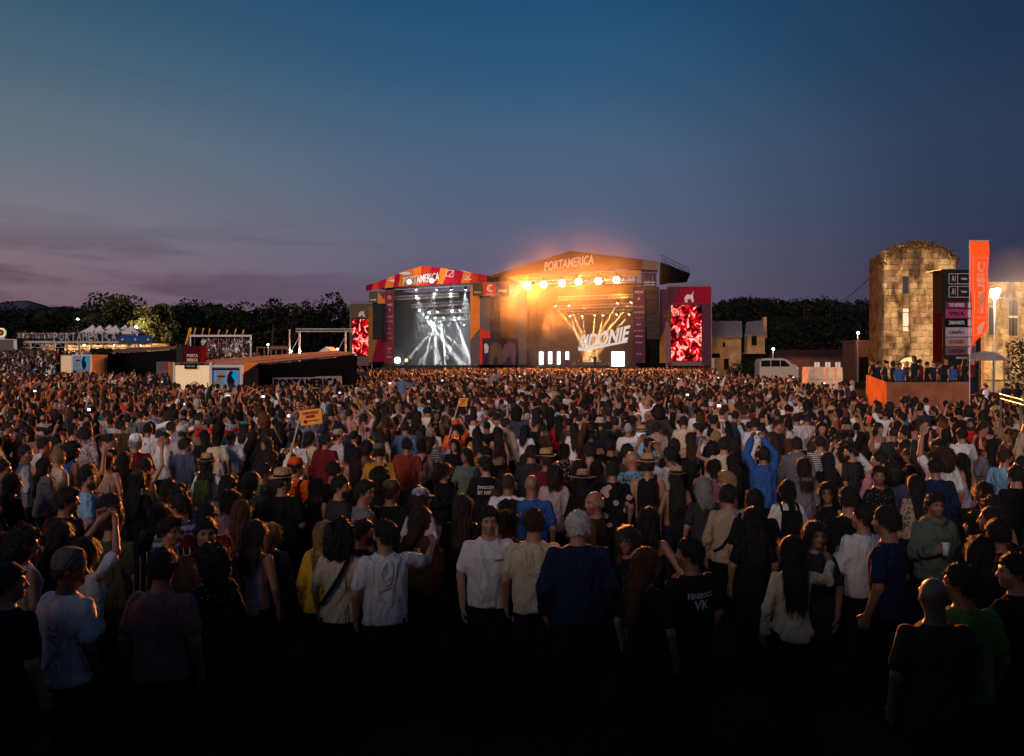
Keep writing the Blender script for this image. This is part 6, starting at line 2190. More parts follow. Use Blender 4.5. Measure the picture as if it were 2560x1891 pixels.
for pts in ([(1903, 917), (1903, 902), (1926, 901), (1926, 917)], [(1928, 917), (1928, 901), (1950, 901), (1950, 917)], [(1952, 917), (1952, 901), (1962, 902), (1974, 913), (1974, 917)]):
	m = MB(); m.prism([P(x, y, 95.97) for x, y in pts], (0, 0.02, 0)); m.build('window', M_DARKHOLE, van)
for px in (1915, 1978):
	c = P(px, 940, 96); m = MB(); m.tube((c.x, 95.9, 0.33), (c.x, 96.2, 0.33), 0.33, 18); w_ = m.build('wheel', M_BLACK, van)
	m = MB(); m.tube((c.x, 95.87, 0.33), (c.x, 95.9, 0.33), 0.19, 14); m.build('rim', M_ALU_DARK, w_)
m = MB(); c = P(1994, 921, 95.95); m.box((c.x, 96.0, c.z), (0.2, 0.12, 0.2)); m.build('headlight', M_PRINT, van)
for i, (x0, x1, y0, lab) in enumerate([(2021, 2066, 918, 'wide pale covered crate behind the crowd'), (2067, 2088, 921, 'narrow pale crate in the middle of the three'), (2089, 2107, 919, 'pale crate nearest the orange plywood wall')]):
	t = thing('covered_crate', (P((x0 + x1) / 2, 940, 66 + i).x, 66 + i, 0), lab, 'crate', 'pale covered crates behind the crowd')
	a, b = P(x0, y0, 66 + i), P(x1, y0, 66 + i)
	m = MB(); m.box(((a.x + b.x) / 2, 66.8 + i, a.z / 2), (b.x - a.x, 1.5, a.z), 0.03 * i, 0.93); m.build('cover', mat_plain('pale_cover', (.27, .21, .21), 0.8, noise=0.2, scale=2), t)
	m = MB(); m.box(((a.x + b.x) / 2, 66.0 + i, a.z * 0.55), (b.x - a.x - 0.1, 0.06, 0.06)); m.build('strap', M_ALU_DARK, t)

# ---- stone tower
YS = 74.0
def mat_stone(name, dark):
	m = bpy.data.materials.new(name); m.use_nodes = True
	N, L = nt(m); b = N['Principled BSDF']
	g = N.new('ShaderNodeNewGeometry'); oi = N.new('ShaderNodeObjectInfo')
	def noise(sc, scale, det):
		mp = N.new('ShaderNodeMapping'); mp.inputs['Scale'].default_value = sc
		n = N.new('ShaderNodeTexNoise'); n.inputs['Scale'].default_value = scale; n.inputs['Detail'].default_value = det
		n.inputs['Distortion'].default_value = 0.5
		L.new(g.outputs['Position'], mp.inputs[0]); L.new(mp.outputs[0], n.inputs['Vector'])
		return n.outputs[0]
	a = noise((1, 1, 0.45), 0.9, 6); f = noise((1, 1, 1), 7.0, 5)
	rp = N.new('ShaderNodeValToRGB'); cr = rp.color_ramp
	for p, c in ((0.34, (.06, .038, .020)), (0.46, (.26, .175, .09)), (0.54, (.40, .30, .17)), (0.74, (.50, .40, .24))):
		e = cr.elements.new(p); e.color = tuple(v * (1 - dark) for v in c) + (1,)
	cr.elements.remove(cr.elements[0]); cr.elements.remove(cr.elements[-1])
	L.new(a, rp.inputs[0])
	m1 = N.new('ShaderNodeMapRange'); m1.inputs[1].default_value = .3; m1.inputs[2].default_value = .7; m1.inputs[3].default_value = .62; m1.inputs[4].default_value = 1.2; L.new(f, m1.inputs[0])
	m2 = N.new('ShaderNodeMapRange'); m2.inputs[3].default_value = .82; m2.inputs[4].default_value = 1.12; L.new(oi.outputs['Random'], m2.inputs[0])
	mu = N.new('ShaderNodeMath'); mu.operation = 'MULTIPLY'; L.new(m1.outputs[0], mu.inputs[0]); L.new(m2.outputs[0], mu.inputs[1])
	sc = N.new('ShaderNodeVectorMath'); sc.operation = 'SCALE'; L.new(rp.outputs[0], sc.inputs[0]); L.new(mu.outputs[0], sc.inputs['Scale']); L.new(sc.outputs[0], b.inputs['Base Color'])
	bp = N.new('ShaderNodeBump'); bp.inputs['Strength'].default_value = 0.9; bp.inputs['Distance'].default_value = 0.08; L.new(f, bp.inputs['Height']); L.new(bp.outputs[0], b.inputs['Normal'])
	b.inputs['Roughness'].default_value = 0.92
	return m


M_STONE, M_STONE2, M_STONE3 = mat_stone('granite', 0.0), mat_stone('granite_pale', -0.06), mat_stone('granite_stained', 0.42)
M_MORTAR = mat_plain('mortar', (.24, .18, .11), 0.95, noise=0.4, scale=3)
M_IVY = mat_leaf('dry_ivy', (.075, .045, .02))
tw = thing('stone_tower', (P(2300, 920, YS).x, YS, 0), 'ruined stone tower with a rounded overgrown top and tall slit windows', 'tower')
TX0, TX1 = 2211.0, 2389.0
topf = lambda x: np.interp(x, [2205, 2211, 2216, 2226, 2250, 2275, 2300, 2325, 2350, 2368, 2380, 2389, 2395], [652, 649, 630, 622, 615, 610, 608, 610, 617, 628, 638, 645, 655])
outline = [(TX0, 950)] + [(TX1, 950)] + [(x, topf(x) + 3) for x in np.linspace(TX1, TX0, 22)]
# core wall with the openings left as recesses in front of a darker core
m = MB(); m.prism([P(x, y + 2 * math.sin(x), YS + 0.45) for x, y in outline], (0, 2.0, 0)); m.build('core', M_MORTAR, tw)
m = MB(); a, b = P(2170, 0, YS), P(2211, 0, YS)
zl = P(0, 634, YS).z
xl = P(2211, 0, YS).x
m = MB(); m.prism([Vector((xl, YS + 0.5, 0)), Vector((xl, YS + 2.6, 0)), Vector((xl, YS + 2.6, zl - 0.3)), Vector((xl, YS + 0.5, zl))], (-0.25, 0, 0)); m.build('side_wall', mat_plain('darkened_stone', (.05, .036, .025), 0.95, noise=0.5, scale=1.5, bump=0.6), tw)  # side wall stone coloured darker to offset the sun on it
holes = [(2257, 2276, 690, 830)]
rgs = np.random.default_rng(17)
stone_meshes = []
for k in range(6):
	m = MB(); m.box((0, 0, 0), (1, 1, 1))
	me = m.mesh('stone')
	bm = bmesh.new(); bm.from_mesh(me)
	bmesh.ops.bevel(bm, geom=bm.edges[:], offset=0.045, segments=1, affect='EDGES')
	for v in bm.verts:
		v.co += Vector(rgs.normal(0, 0.022, 3))
	bm.to_mesh(me); bm.free()
	stone_meshes.append(me)
stone_cache = {}
loc0 = Vector(tw.location)
y = 948.0
nst = 0
while y > 606:
	hgt = rgs.uniform(13.0, 16.5)
	x = TX0 - rgs.uniform(0, 10)
	while x < TX1:
		wdt = rgs.uniform(15, 27)
		x0, x1 = max(TX0, x), min(TX1, x + wdt)
		x += wdt
		if x1 - x0 < 4:
			continue
		y1, y0 = y, y - hgt
		tp = max(topf((x0 + x1) / 2), min(topf(x0), topf(x1)))
		if y1 - 5 < tp:
			continue
		y0 = max(y0, tp)
		# cut around the window slot
		segs = [(x0, x1)]
		for hx0, hx1, hy0, hy1 in holes:
			if y1 > hy0 + 1 and y0 < hy1 - 1:
				ns = []
				for s0, s1 in segs:
					if s1 <= hx0 or s0 >= hx1:
						ns.append((s0, s1))
					else:
						if s0 < hx0 - 2: ns.append((s0, hx0))
						if s1 > hx1 + 2: ns.append((hx1, s1))
				segs = ns
		for s0, s1 in segs:
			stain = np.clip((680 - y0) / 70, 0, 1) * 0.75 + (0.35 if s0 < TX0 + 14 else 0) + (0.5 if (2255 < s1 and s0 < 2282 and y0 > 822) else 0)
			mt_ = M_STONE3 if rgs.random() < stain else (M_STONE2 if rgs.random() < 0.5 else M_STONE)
			key = (nst % 6, mt_.name)
			if key not in stone_cache:
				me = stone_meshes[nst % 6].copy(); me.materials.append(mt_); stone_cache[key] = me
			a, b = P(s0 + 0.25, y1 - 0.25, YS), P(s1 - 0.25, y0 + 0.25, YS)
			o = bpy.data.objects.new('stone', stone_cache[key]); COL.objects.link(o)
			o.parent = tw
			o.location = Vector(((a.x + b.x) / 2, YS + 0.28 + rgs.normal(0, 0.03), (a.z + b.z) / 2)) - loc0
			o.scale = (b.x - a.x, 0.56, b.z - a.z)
			nst += 1
	y -= hgt
box_px(2257, 2276, 691, 735, YS + 0.40, 0.04, 'window', mat_plain('window_sky', (.03, .035, .055), 0.15), tw)
box_px(2257, 2276, 735, 771, YS + 0.38, 0.06, 'blocked_opening', M_STONE3, tw)
wl = box_px(2258, 2277, 772, 828, YS + 0.40, 0.04, 'window', M_WINLIT, tw)
for yy in (782, 817):
	box_px(2258, 2277, yy - 0.8, yy + 0.8, YS + 0.33, 0.05, 'glazing_bar', M_DARKHOLE, wl)
dr = thing('arched_door', (P(2274, 926, YS).x, YS - 0.2, 0), 'pale glowing arched doorway at the foot of the stone tower', 'door')
arch = [(2250, 950), (2250, 915)] + [(2274 - 25 * math.cos(t), 913 - 19 * math.sin(t)) for t in np.linspace(0, math.pi, 11)] + [(2299, 950)]
m = MB(); m.prism([P(x, y, YS - 0.25) for x, y in arch], (0, 0.06, 0)); m.build('panel', mat_plain('door_glow', (.6, .5, .3), 0.6, emit=lin(225, 200, 150), emit_s=0.5), dr)
for px in (2262, 2286):
	box_px(px - 0.8, px + 0.8, 908, 950, YS - 0.32, 0.05, 'jamb', M_DARKHOLE, dr)
box_px(2251, 2298, 906.5, 908.5, YS - 0.34, 0.05, 'transom', M_DARKHOLE, dr)
# ivy and dry growth on the crest and the dark side
v, q = leaf_cloud(np.random.default_rng(31), [(*(P(x, topf(x) + dy, YS + dz)), 0.42, 0.6, 0.34) for x in np.arange(2206, 2392, 5.0) for dy, dz in ((1, 0.1), (9, 0.0), (4, 1.6))] +
				  [(*(P(2206 + 3 * math.sin(yy), yy, YS + 0.6)), 0.22, 0.5, 0.5) for yy in np.arange(650, 740, 9.0)] +
				  [(*(P(2203 - 6 * abs(math.sin(yy)), yy, YS + 3)), 0.5, 1.6, 0.6) for yy in np.arange(660, 930, 12.0)], 26, 0.10)
o = bpy.data.objects.new('ivy', np_mesh('ivy', v - np.array(tw.location), q, M_IVY)); COL.objects.link(o); o.parent = tw; o['kind'] = 'stuff'

# ---- church-like wall behind the floodlight
wl2 = thing('stone_hall', (P(2540, 900, 66).x, 66, 0), 'stone hall wall with an arched window behind the floodlight', 'building')
box_px(2462, 2720, 706, 950, 66, 8, 'core', M_MORTAR, wl2, True)
loc0 = Vector(wl2.location)
y = 950.0
while y > 708:
	hgt = rgs.uniform(12, 16)
	x = 2462 - rgs.uniform(0, 10)
	while x < 2600:
		wdt = rgs.uniform(14, 26)
		x0, x1 = max(2462, x), x + wdt
		x += wdt
		y0 = max(706, y - hgt)
		ok = not (x1 > 2520 and x0 < 2546 and y > 750 and y0 < 842) and not (x1 > 2470 and x0 < 2492 and y > 766 and y0 < 842)
		if not ok or y - y0 < 4: continue
		mt_ = M_STONE2 if rgs.random() < 0.5 else M_STONE
		key = (nst % 6, mt_.name); nst += 1
		if key not in stone_cache:
			me = stone_meshes[nst % 6].copy(); me.materials.append(mt_); stone_cache[key] = me
		a, b = P(x0 + .15, y - .15, 66), P(x1 - .15, y0 + .15, 66)
		o = bpy.data.objects.new('stone', stone_cache[key]); COL.objects.link(o); o.parent = wl2
		o.location = Vector(((a.x + b.x) / 2, 65.9 + rgs.normal(0, 0.02), (a.z + b.z) / 2)) - loc0
		o.scale = (b.x - a.x, 0.4, b.z - a.z)
	y -= hgt
aw = [(2523, 840), (2523, 765)] + [(2533.5 - 10.5 * math.cos(t), 762 - 13 * math.sin(t)) for t in np.linspace(0, math.pi, 9)] + [(2544, 840)]
m = MB(); m.prism([P(x, y, 65.75) for x, y in [(533.5 * 0 + 2533.5 + (x - 2533.5) * 1.18, 800 + (y - 800) * 1.06) for x, y in aw]], (0, 0.1, 0)); wf = m.build('window_surround', M_STONE2, wl2)
m = MB(); m.prism([P(x, y, 65.70) for x, y in aw], (0, 0.06, 0)); m.build('pane', mat_plain('window_dusk', (.05, .06, .07), 0.2), wf)
box_px(2532.7, 2534.3, 752, 840, 65.62, 0.06, 'glazing_bar', M_DARKHOLE, wf); box_px(2523, 2544, 790, 795, 65.62, 0.06, 'glazing_bar', M_PRINT, wf)
wf = box_px(2470, 2493, 766, 842, 65.72, 0.1, 'window_surround', M_STONE2, wl2)
box_px(2473, 2490, 769, 838, 65.66, 0.06, 'pane', MATS['window_dusk'], wf)

# ---- floodlight on its pole
fp = P(2486, 740, 48)
ft = thing('floodlight_mast', (fp.x, 48, 0), 'glaring white floodlight on a thin mast beside the orange flag', 'floodlight')
m = MB(); m.tube((fp.x, 48, 0), (fp.x, 48, fp.z), 0.05, 8); m.build('pole', M_PRINT, ft)
m = MB(); m.box((fp.x, 48.05, fp.z + 0.1), (0.5, 0.2, 0.42)); m.build('housing', M_ALU_DARK, ft)
M_FLOOD = mat_lamp('flood_lens', (1.0, 0.95, 0.85), 25)
for dx, dz in ((-0.14, 0.16), (0.14, 0.2), (0.0, -0.16)):
	m = MB(); m.tube((fp.x + dx, 47.94, fp.z + 0.1 + dz), (fp.x + dx, 47.9, fp.z + 0.1 + dz), 0.19, 14); m.build('lens', M_FLOOD, ft)
tgt = P(2330, 780, YS)
spot((fp.x, 48.6, fp.z + 0.5), tgt, 31000, 95, (1.0, 0.58, 0.24), 0.7, 0.35, ft)
spot((fp.x, 48.6, fp.z + 0.5), P(2540, 780, 66), 4200, 110, (1.0, 0.68, 0.36), 0.7, 0.35, ft)
point((fp.x, 47.4, fp.z), 800, (1.0, 0.85, 0.62), 0.3, ft)

# ---- banner scaffold tower
YBN = 46.0
bn = thing('programme_tower', (P(2390, 890, YBN).x, YBN, 0), 'black programme tower with magenta and grey line-up rows', 'banner tower')
Lf = [P(2333, 684, YBN + 1.9), P(2357, 674, YBN)]
m = MB(); m.prism([Vector((Lf[0].x, Lf[0].y, 0)), Vector((Lf[1].x, Lf[1].y, 0)), Vector((Lf[1].x, Lf[1].y, P(0, 674, YBN).z)), Vector((Lf[0].x, Lf[0].y, P(0, 674, YBN).z))], (0, 0.05, 0)); m.build('side_cloth', mat_plain('maroon_mesh', (.014, .002, .004), 0.8), bn)
q0, q1 = P(2333, 735, YBN + 1.85), P(2357, 735, YBN - 0.06)
m = MB(); zt = P(0, 674, YBN).z; m.prism([Vector((Lf[0].x - .02, Lf[0].y - .03, zt - 2.6)), Vector((Lf[1].x - .02, Lf[1].y - .03, zt - 2.6)), Vector((Lf[1].x - .02, Lf[1].y - .03, zt - .02)), Vector((Lf[0].x - .02, Lf[0].y - .03, zt - .02))], (-0.02, -0.02, 0)); m.build('side_panel', M_BLACK, bn)
box_px(2357, 2452, 674, 990, YBN, 0.06, 'front_cloth', M_FIX, bn, True)
box_px(2357, 2452, 672.5, 674, YBN - 0.03, 1.9, 'top_frame', M_ALU_DARK, bn)
M_MAG = mat_plain('magenta_row', (.30, .045, .12), 0.7); M_MAG2 = mat_plain('dark_magenta_row', (.16, .02, .06), 0.7); M_ROWGREY = mat_plain('grey_row', (.34, .28, .32), 0.7); M_ROWTAN = mat_plain('tan_row', (.30, .20, .17), 0.7)
rows = [(755, 771, M_MAG2, 'THE INSPIRED', M_PRINT), (773, 796, M_MAG, 'VIVA', M_BLACK), (797, 817, M_BLACK, 'ZAHA NASTA', M_PRINT), (819, 842, M_ROWGREY, 'CARIÑO', M_BLACK), (844, 866, M_ROWTAN, 'LA PLAZUELA', M_BROWNFASCIA), (867, 888, M_MAUVE, 'CORIZONAS', M_PURPLE)]
for y0, y1, mt_, tx_, tm_ in rows:
	o = box_px(2364, 2440, y0, y1, YBN - 0.04, 0.03, 'row', mt_, bn)
	lettering(tx_, tm_, bn, P(2392, (y0 + y1) / 2, YBN - 0.07), 0.95, 0.22, (1, 0, 0), extrude=0.008, bold=0.02)
	box_px(2420, 2428, y0 + 2, y1 - 2, YBN - 0.07, 0.02, 'tick_box', M_PRINT, bn)
lettering('MARK KOZELEK', M_PRINT, bn, P(2410, 895, YBN - 0.07), 0.95, 0.12, (1, 0, 0), extrude=0.008, bold=0.02)
for y0, y1 in ((684, 711), (716, 744)):
	for x0, x1, ya, yb in ((2372, 2428, y0, y0 + 1.2), (2372, 2428, y1 - 1.2, y1), (2372, 2373.2, y0, y1), (2394, 2395, y0, y1)):
		box_px(x0, x1, ya, yb, YBN - 0.04, 0.02, 'frame_line', M_PRINT, bn)
	lettering('A1', M_PRINT, bn, P(2384, (y0 + y1) / 2 - 1, YBN - 0.06), 0.22, 0.36, (1, 0, 0), extrude=0.008)
	lettering('TRIBA', M_PRINT, bn, P(2410, (y0 + y1) / 2, YBN - 0.06), 0.38, 0.12, (1, 0, 0), extrude=0.008, bold=0.02)

# ---- vertical orange flag
YF = 28.0
ff = thing('vertical_flag', (P(2425, 960, YF).x, YF, 0), 'tall orange vertical flag with pale SMUSIC lettering', 'flag')
pz = P(2424, 602, YF).z
m = MB(); m.tube((P(2424, 0, YF).x, YF, 0), (P(2424, 0, YF).x, YF, pz + 0.03), 0.018, 8); m.tube((P(2424, 0, YF).x, YF, pz), (P(2474, 0, YF).x, YF, pz), 0.015, 6); m.build('pole', M_PRINT, ff)
cols, rws = 10, 44
mm = MB()


def flag_pt(u, w_):
	xl = 2425 + 4 * w_; xr = np.interp(w_, [0, 0.3, 0.6, 0.85, 1.0], [2471, 2472, 2471, 2466, 2432])
	px = xl + (xr - xl) * u
	yl = 603 + (880 - 603) * w_
	yy = 603 + ((880 - 603) * w_) - (22 * u * max(0, w_ - 0.75) / 0.25)
	c = P(px, yy, YF)
	c.y += 0.05 * math.sin(u * 5 + w_ * 7) * (0.3 + w_) + 0.03 * math.sin(w_ * 19 + u * 3)
	return c


for j in range(rws + 1):
	for i in range(cols + 1):
		mm.v.append(flag_pt(i / cols, j / rws))
for j in range(rws):
	for i in range(cols):
		mm.f.append((j * (cols + 1) + i, j * (cols + 1) + i + 1, (j + 1) * (cols + 1) + i + 1, (j + 1) * (cols + 1) + i))
M_FLAG = bpy.data.materials.new('flag_orange'); M_FLAG.use_nodes = True
N_, L_ = nt(M_FLAG); b_ = N_['Principled BSDF']; b_.inputs['Base Color'].default_value = (.70, .075, .022, 1); b_.inputs['Roughness'].default_value = 0.75
tr_ = N_.new('ShaderNodeBsdfTranslucent'); tr_.inputs[0].default_value = (.90, .13, .035, 1)
mx_ = N_.new('ShaderNodeMixShader'); mx_.inputs[0].default_value = 0.5
L_.new(b_.outputs[0], mx_.inputs[1]); L_.new(tr_.outputs[0], mx_.inputs[2]); L_.new(mx_.outputs[0], N_['Material Output'].inputs[0])
fc = mm.build('cloth', M_FLAG, ff, smooth=True)


def on_flag(u, w_, lift=0.012):
	c = flag_pt(u, w_); c.y -= lift
	return c


def flag_line(u0, w0, u1, w1, name='printed_frame', r=0.010):
	m = MB(); k = 14
	for i in range(k):
		a = on_flag(u0 + (u1 - u0) * i / k, w0 + (w1 - w0) * i / k); b = on_flag(u0 + (u1 - u0) * (i + 1) / k, w0 + (w1 - w0) * (i + 1) / k)
		m.tube(a, b, r, 4)
	return m.build(name, M_FLAGPRINT, ff)


M_FLAGPRINT = mat_plain('flag_print', (.80, .52, .36), 0.7, noise=0.05)
for a in ((.14, .15, .14, .86), (.14, .15, .92, .15), (.92, .15, .92, .86), (.14, .86, .92, .86), (.14, .69, .92, .69)):
	flag_line(*a)
me = text_mesh('SMUSIC', 1.0, 0.0, 0, 0.03)
co = np.empty(len(me.vertices) * 3); me.vertices.foreach_get('co', co); co = co.reshape(-1, 3)
mn, mx = co.min(0), co.max(0)
bm = bmesh.new(); bm.from_mesh(me); bmesh.ops.subdivide_edges(bm, edges=bm.edges[:], cuts=1); bm.to_mesh(me); bm.free()
out = []
for vv in me.vertices:
	s_ = (vv.co.x - mn[0]) / (mx[0] - mn[0]); h_ = (vv.co.y - mn[1]) / (mx[1] - mn[1])
	c = on_flag(0.78 - 0.42 * h_, 0.65 - 0.46 * s_) - Vector(ff.location)
	out += list(c)
me.vertices.foreach_set('co', out); me.update(); me.materials.clear(); me.materials.append(M_FLAGPRINT)
o = bpy.data.objects.new('lettering', me); COL.objects.link(o); o.parent = ff
for k in range(4):
	m = MB(); w0 = 0.735 + k * 0.02
	m.prism([on_flag(0.70 - 0.1 * k, w0 - 0.01), on_flag(0.82 - 0.05 * k, w0), on_flag(0.72 - .02 * k, w0 + 0.05), on_flag(0.50 - .06 * k + .1, w0 + 0.055), on_flag(0.62 - 0.06 * k, w0 + 0.03)], (0, -0.004, 0)); m.build('emblem', M_FLAGPRINT, ff)

# ---- plywood pen with its platform
M_PLY = mat_plain('orange_plywood', (.52, .17, .055), 0.75, noise=0.25, scale=1.5)
M_PLYD = mat_plain('dull_plywood', (.30, .11, .06), 0.75, noise=0.3, scale=1.5)
pw = thing('plywood_wall', (P(2290, 1000, 30).x, 30, 0), 'orange plywood wall around the raised side platform', 'wall')
a, b, c = P(2165, 937, 34), P(2217, 956, 30), P(2426, 955, 30.5)
zt0, zt1 = a.z, b.z
m = MB(); m.prism([Vector((a.x, a.y, 0)), Vector((b.x, b.y, 0)), Vector((b.x, b.y, zt1)), Vector((a.x, a.y, zt0))], (0.05, 0.05, 0)); m.build('board', M_PLY, pw)
cuts = [0, 0.27, 0.45, 0.62, 0.8, 1.0]
for i in range(5):
	p0, p1 = b.lerp(c, cuts[i]), b.lerp(c, cuts[i + 1])
	m = MB(); m.prism([Vector((p0.x + .01, p0.y, 0)), Vector((p1.x - .01, p1.y, 0)), Vector((p1.x - .01, p1.y, zt1 - 0.01 * (i % 2))), Vector((p0.x + .01, p0.y, zt1 - 0.01 * (i % 2)))], (0, 0.05, 0)); m.build('board', M_PLYD, pw)
m = MB(); m.prism([Vector((a.x + .2, a.y, 0)), Vector((b.x + .1, b.y + .1, 0)), Vector((c.x + .6, 30.7, 0)), Vector((c.x + 3.4, 41, 0)), Vector((P(2172, 0, 41).x, 41, 0))], (0, 0, 1.3)); m.build('platform', M_BLACK, pw)
PLAT = [(P(px, 0, yy + 6.5).x, yy + 6.5, 1.3) for px, yy in ((2180, 29), (2195, 31), (2212, 30), (2232, 28), (2250, 27.5), (2266, 31), (2285, 29), (2300, 31.5), (2318, 28), (2335, 30), (2350, 28.5), (2366, 31), (2380, 28.5), (2398, 30), (2412, 28.5), (2432, 31))]
# grey domed stall, bush, rail
dm = thing('domed_stall', (P(2486, 950, 44).x, 44, 0), 'small stall under a grey domed canopy below the floodlight', 'stall')
c = P(2486, 902, 44); r_ = (P(2530, 0, 44).x - P(2442, 0, 44).x) / 2; hgt = P(0, 878, 44).z - c.z
mm = MB(); prof = [(r_, 0), (r_ * 0.98, hgt * 0.12), (r_ * 0.86, hgt * 0.45), (r_ * 0.6, hgt * 0.78), (r_ * 0.3, hgt * 0.95), (0.02, hgt)]
mm.lathe(prof, 12, (c.x, 44.8, c.z)); mm.build('canopy', mat_plain('grey_canopy', (.24, .20, .20), 0.7), dm)
for ang in (0.6, 2.5, 3.8, 5.6):
	m = MB(); m.tube((c.x + r_ * .9 * math.cos(ang), 44.8 + r_ * .9 * math.sin(ang), 0), (c.x + r_ * .9 * math.cos(ang), 44.8 + r_ * .9 * math.sin(ang), c.z), 0.03, 5); m.build('post', M_ALU_DARK, dm)
m = MB(); m.box((c.x, 44.8, 0.55), (r_ * 1.5, r_ * 1.2, 1.1)); m.build('counter', M_BROWNFASCIA, dm)
bs = thing('bush', (P(2552, 900, 44).x, 44, 0), 'leafy bush lit from the floodlight at the edge of the stone hall', 'bush')
v, q = leaf_cloud(np.random.default_rng(41), [(dx, dy, z, 0.55, 0.5, 0.45) for dx in (-0.3, 0.3, 0.9) for dy in (0,) for z in (0.6, 1.4, 2.3, 3.1, 3.8)], 130, 0.09)
o = bpy.data.objects.new('foliage', np_mesh('foliage', v, q, M_LEAF)); COL.objects.link(o); o.parent = bs
m = MB(); m.tube((bs.location.x + .3, 44, 0), (bs.location.x + .3, 44, 2.5), 0.05, 6); m.build('stem', M_BARK, bs)
# overhead wire
wr = MB(); p0, p1 = P(2080, 747, 300), P(2198, 672, YS + 2)
for i in range(12):
	f0, f1 = i / 12, (i + 1) / 12
	a, b = p0.lerp(p1, f0), p0.lerp(p1, f1)
	a = a - Vector((0, 0, 2.0 * math.sin(math.pi * f0))); b = b - Vector((0, 0, 2.0 * math.sin(math.pi * f1)))
	wr.tube(a, b, 0.07 - 0.03 * f0, 5)
tag(wr.build('overhead_wire', M_BLACK), 'thin overhead wire running from the hill to the stone tower', 'wire')
# serving table with glinting trays, and the pipe rail, on the east edge
tb2 = thing('serving_table', (P(2505, 1080, 13.2).x, 13.2, 0), 'serving table covered with glinting foil trays', 'table')
c = P(2505, 1085, 13.2)
m = MB(); m.box((c.x, 13.5, 0.93), (1.1, 1.2, 0.05)); m.build('tabletop', M_ALU_DARK, tb2)
for dx in (-0.5, 0.5):
	for dy in (-0.5, 0.5):
		m = MB(); m.tube((c.x + dx, 13.5 + dy, 0), (c.x + dx, 13.5 + dy, 0.92), 0.025, 6); m.build('leg', M_ALU_DARK, tb2)
M_FOIL = mat_plain('foil', (.75, .62, .42), 0.22, 0.9, noise=0.2, scale=20)
for i in range(9):
	t = thing('foil_tray', (c.x - 0.38 + 0.37 * (i % 3), 13.1 + 0.36 * (i // 3), 0.956), 'foil tray in the %s row of the serving table, %s' % (('front', 'middle', 'back')[i // 3], ('nearest the crowd', 'between two others', 'nearest the rail')[i % 3]), 'tray', 'foil trays on the serving table')
	m = MB(); m.box((t.location.x, t.location.y, 0.985), (0.24, 0.2, 0.05), 0.2 * (i % 2)); m.build('dish', M_FOIL, t)
	m = MB(); m.box((t.location.x, t.location.y, 1.015), (0.28, 0.24, 0.008), 0.2 * (i % 2)); m.build('lid', M_FOIL, t)
rl = thing('pipe_rail', (P(2530, 1000, 17).x, 17, 0), 'silver pipe rail sloping down beside the domed stall', 'rail')
m = MB(); m.tube(P(2500, 985, 18.5), P(2600, 1012, 15.5), 0.014, 8); m.build('pipe', M_ALU, rl)
m = MB(); m.tube(P(2500, 996, 18.5), P(2600, 1024, 15.5), 0.011, 8); m.build('pipe', M_ALU, rl)
for px, yy, Y_ in ((2502, 985, 18.45), (2552, 998, 17.0)):
	p = P(px, yy, Y_); m = MB(); m.tube((p.x, p.y, 0), (p.x, p.y, p.z), 0.025, 6); m.build('post', M_ALU_DARK, rl)
smoke('smoke', (fp.x - 3.2, 43, fp.z - 3.2), (fp.x + 3.2, 47.7, fp.z + 3.2), 0.03, 'thin mist volume added for the glow round the floodlight', (0.2, 0.0, 0.5), (1, 0.95, 0.85))  # small mist box added to give the lamp its halo

# ================================================================== the crowd, nearest people one by one
K = 640.0 / 2237.0
CROPS = {'A': (0, 900), 'B': (640, 900), 'C': (1280, 900), 'D': (1920, 900), 'E': (0, 1200), 'F': (640, 1200), 'G': (1280, 1200), 'H': (1920, 1200)}
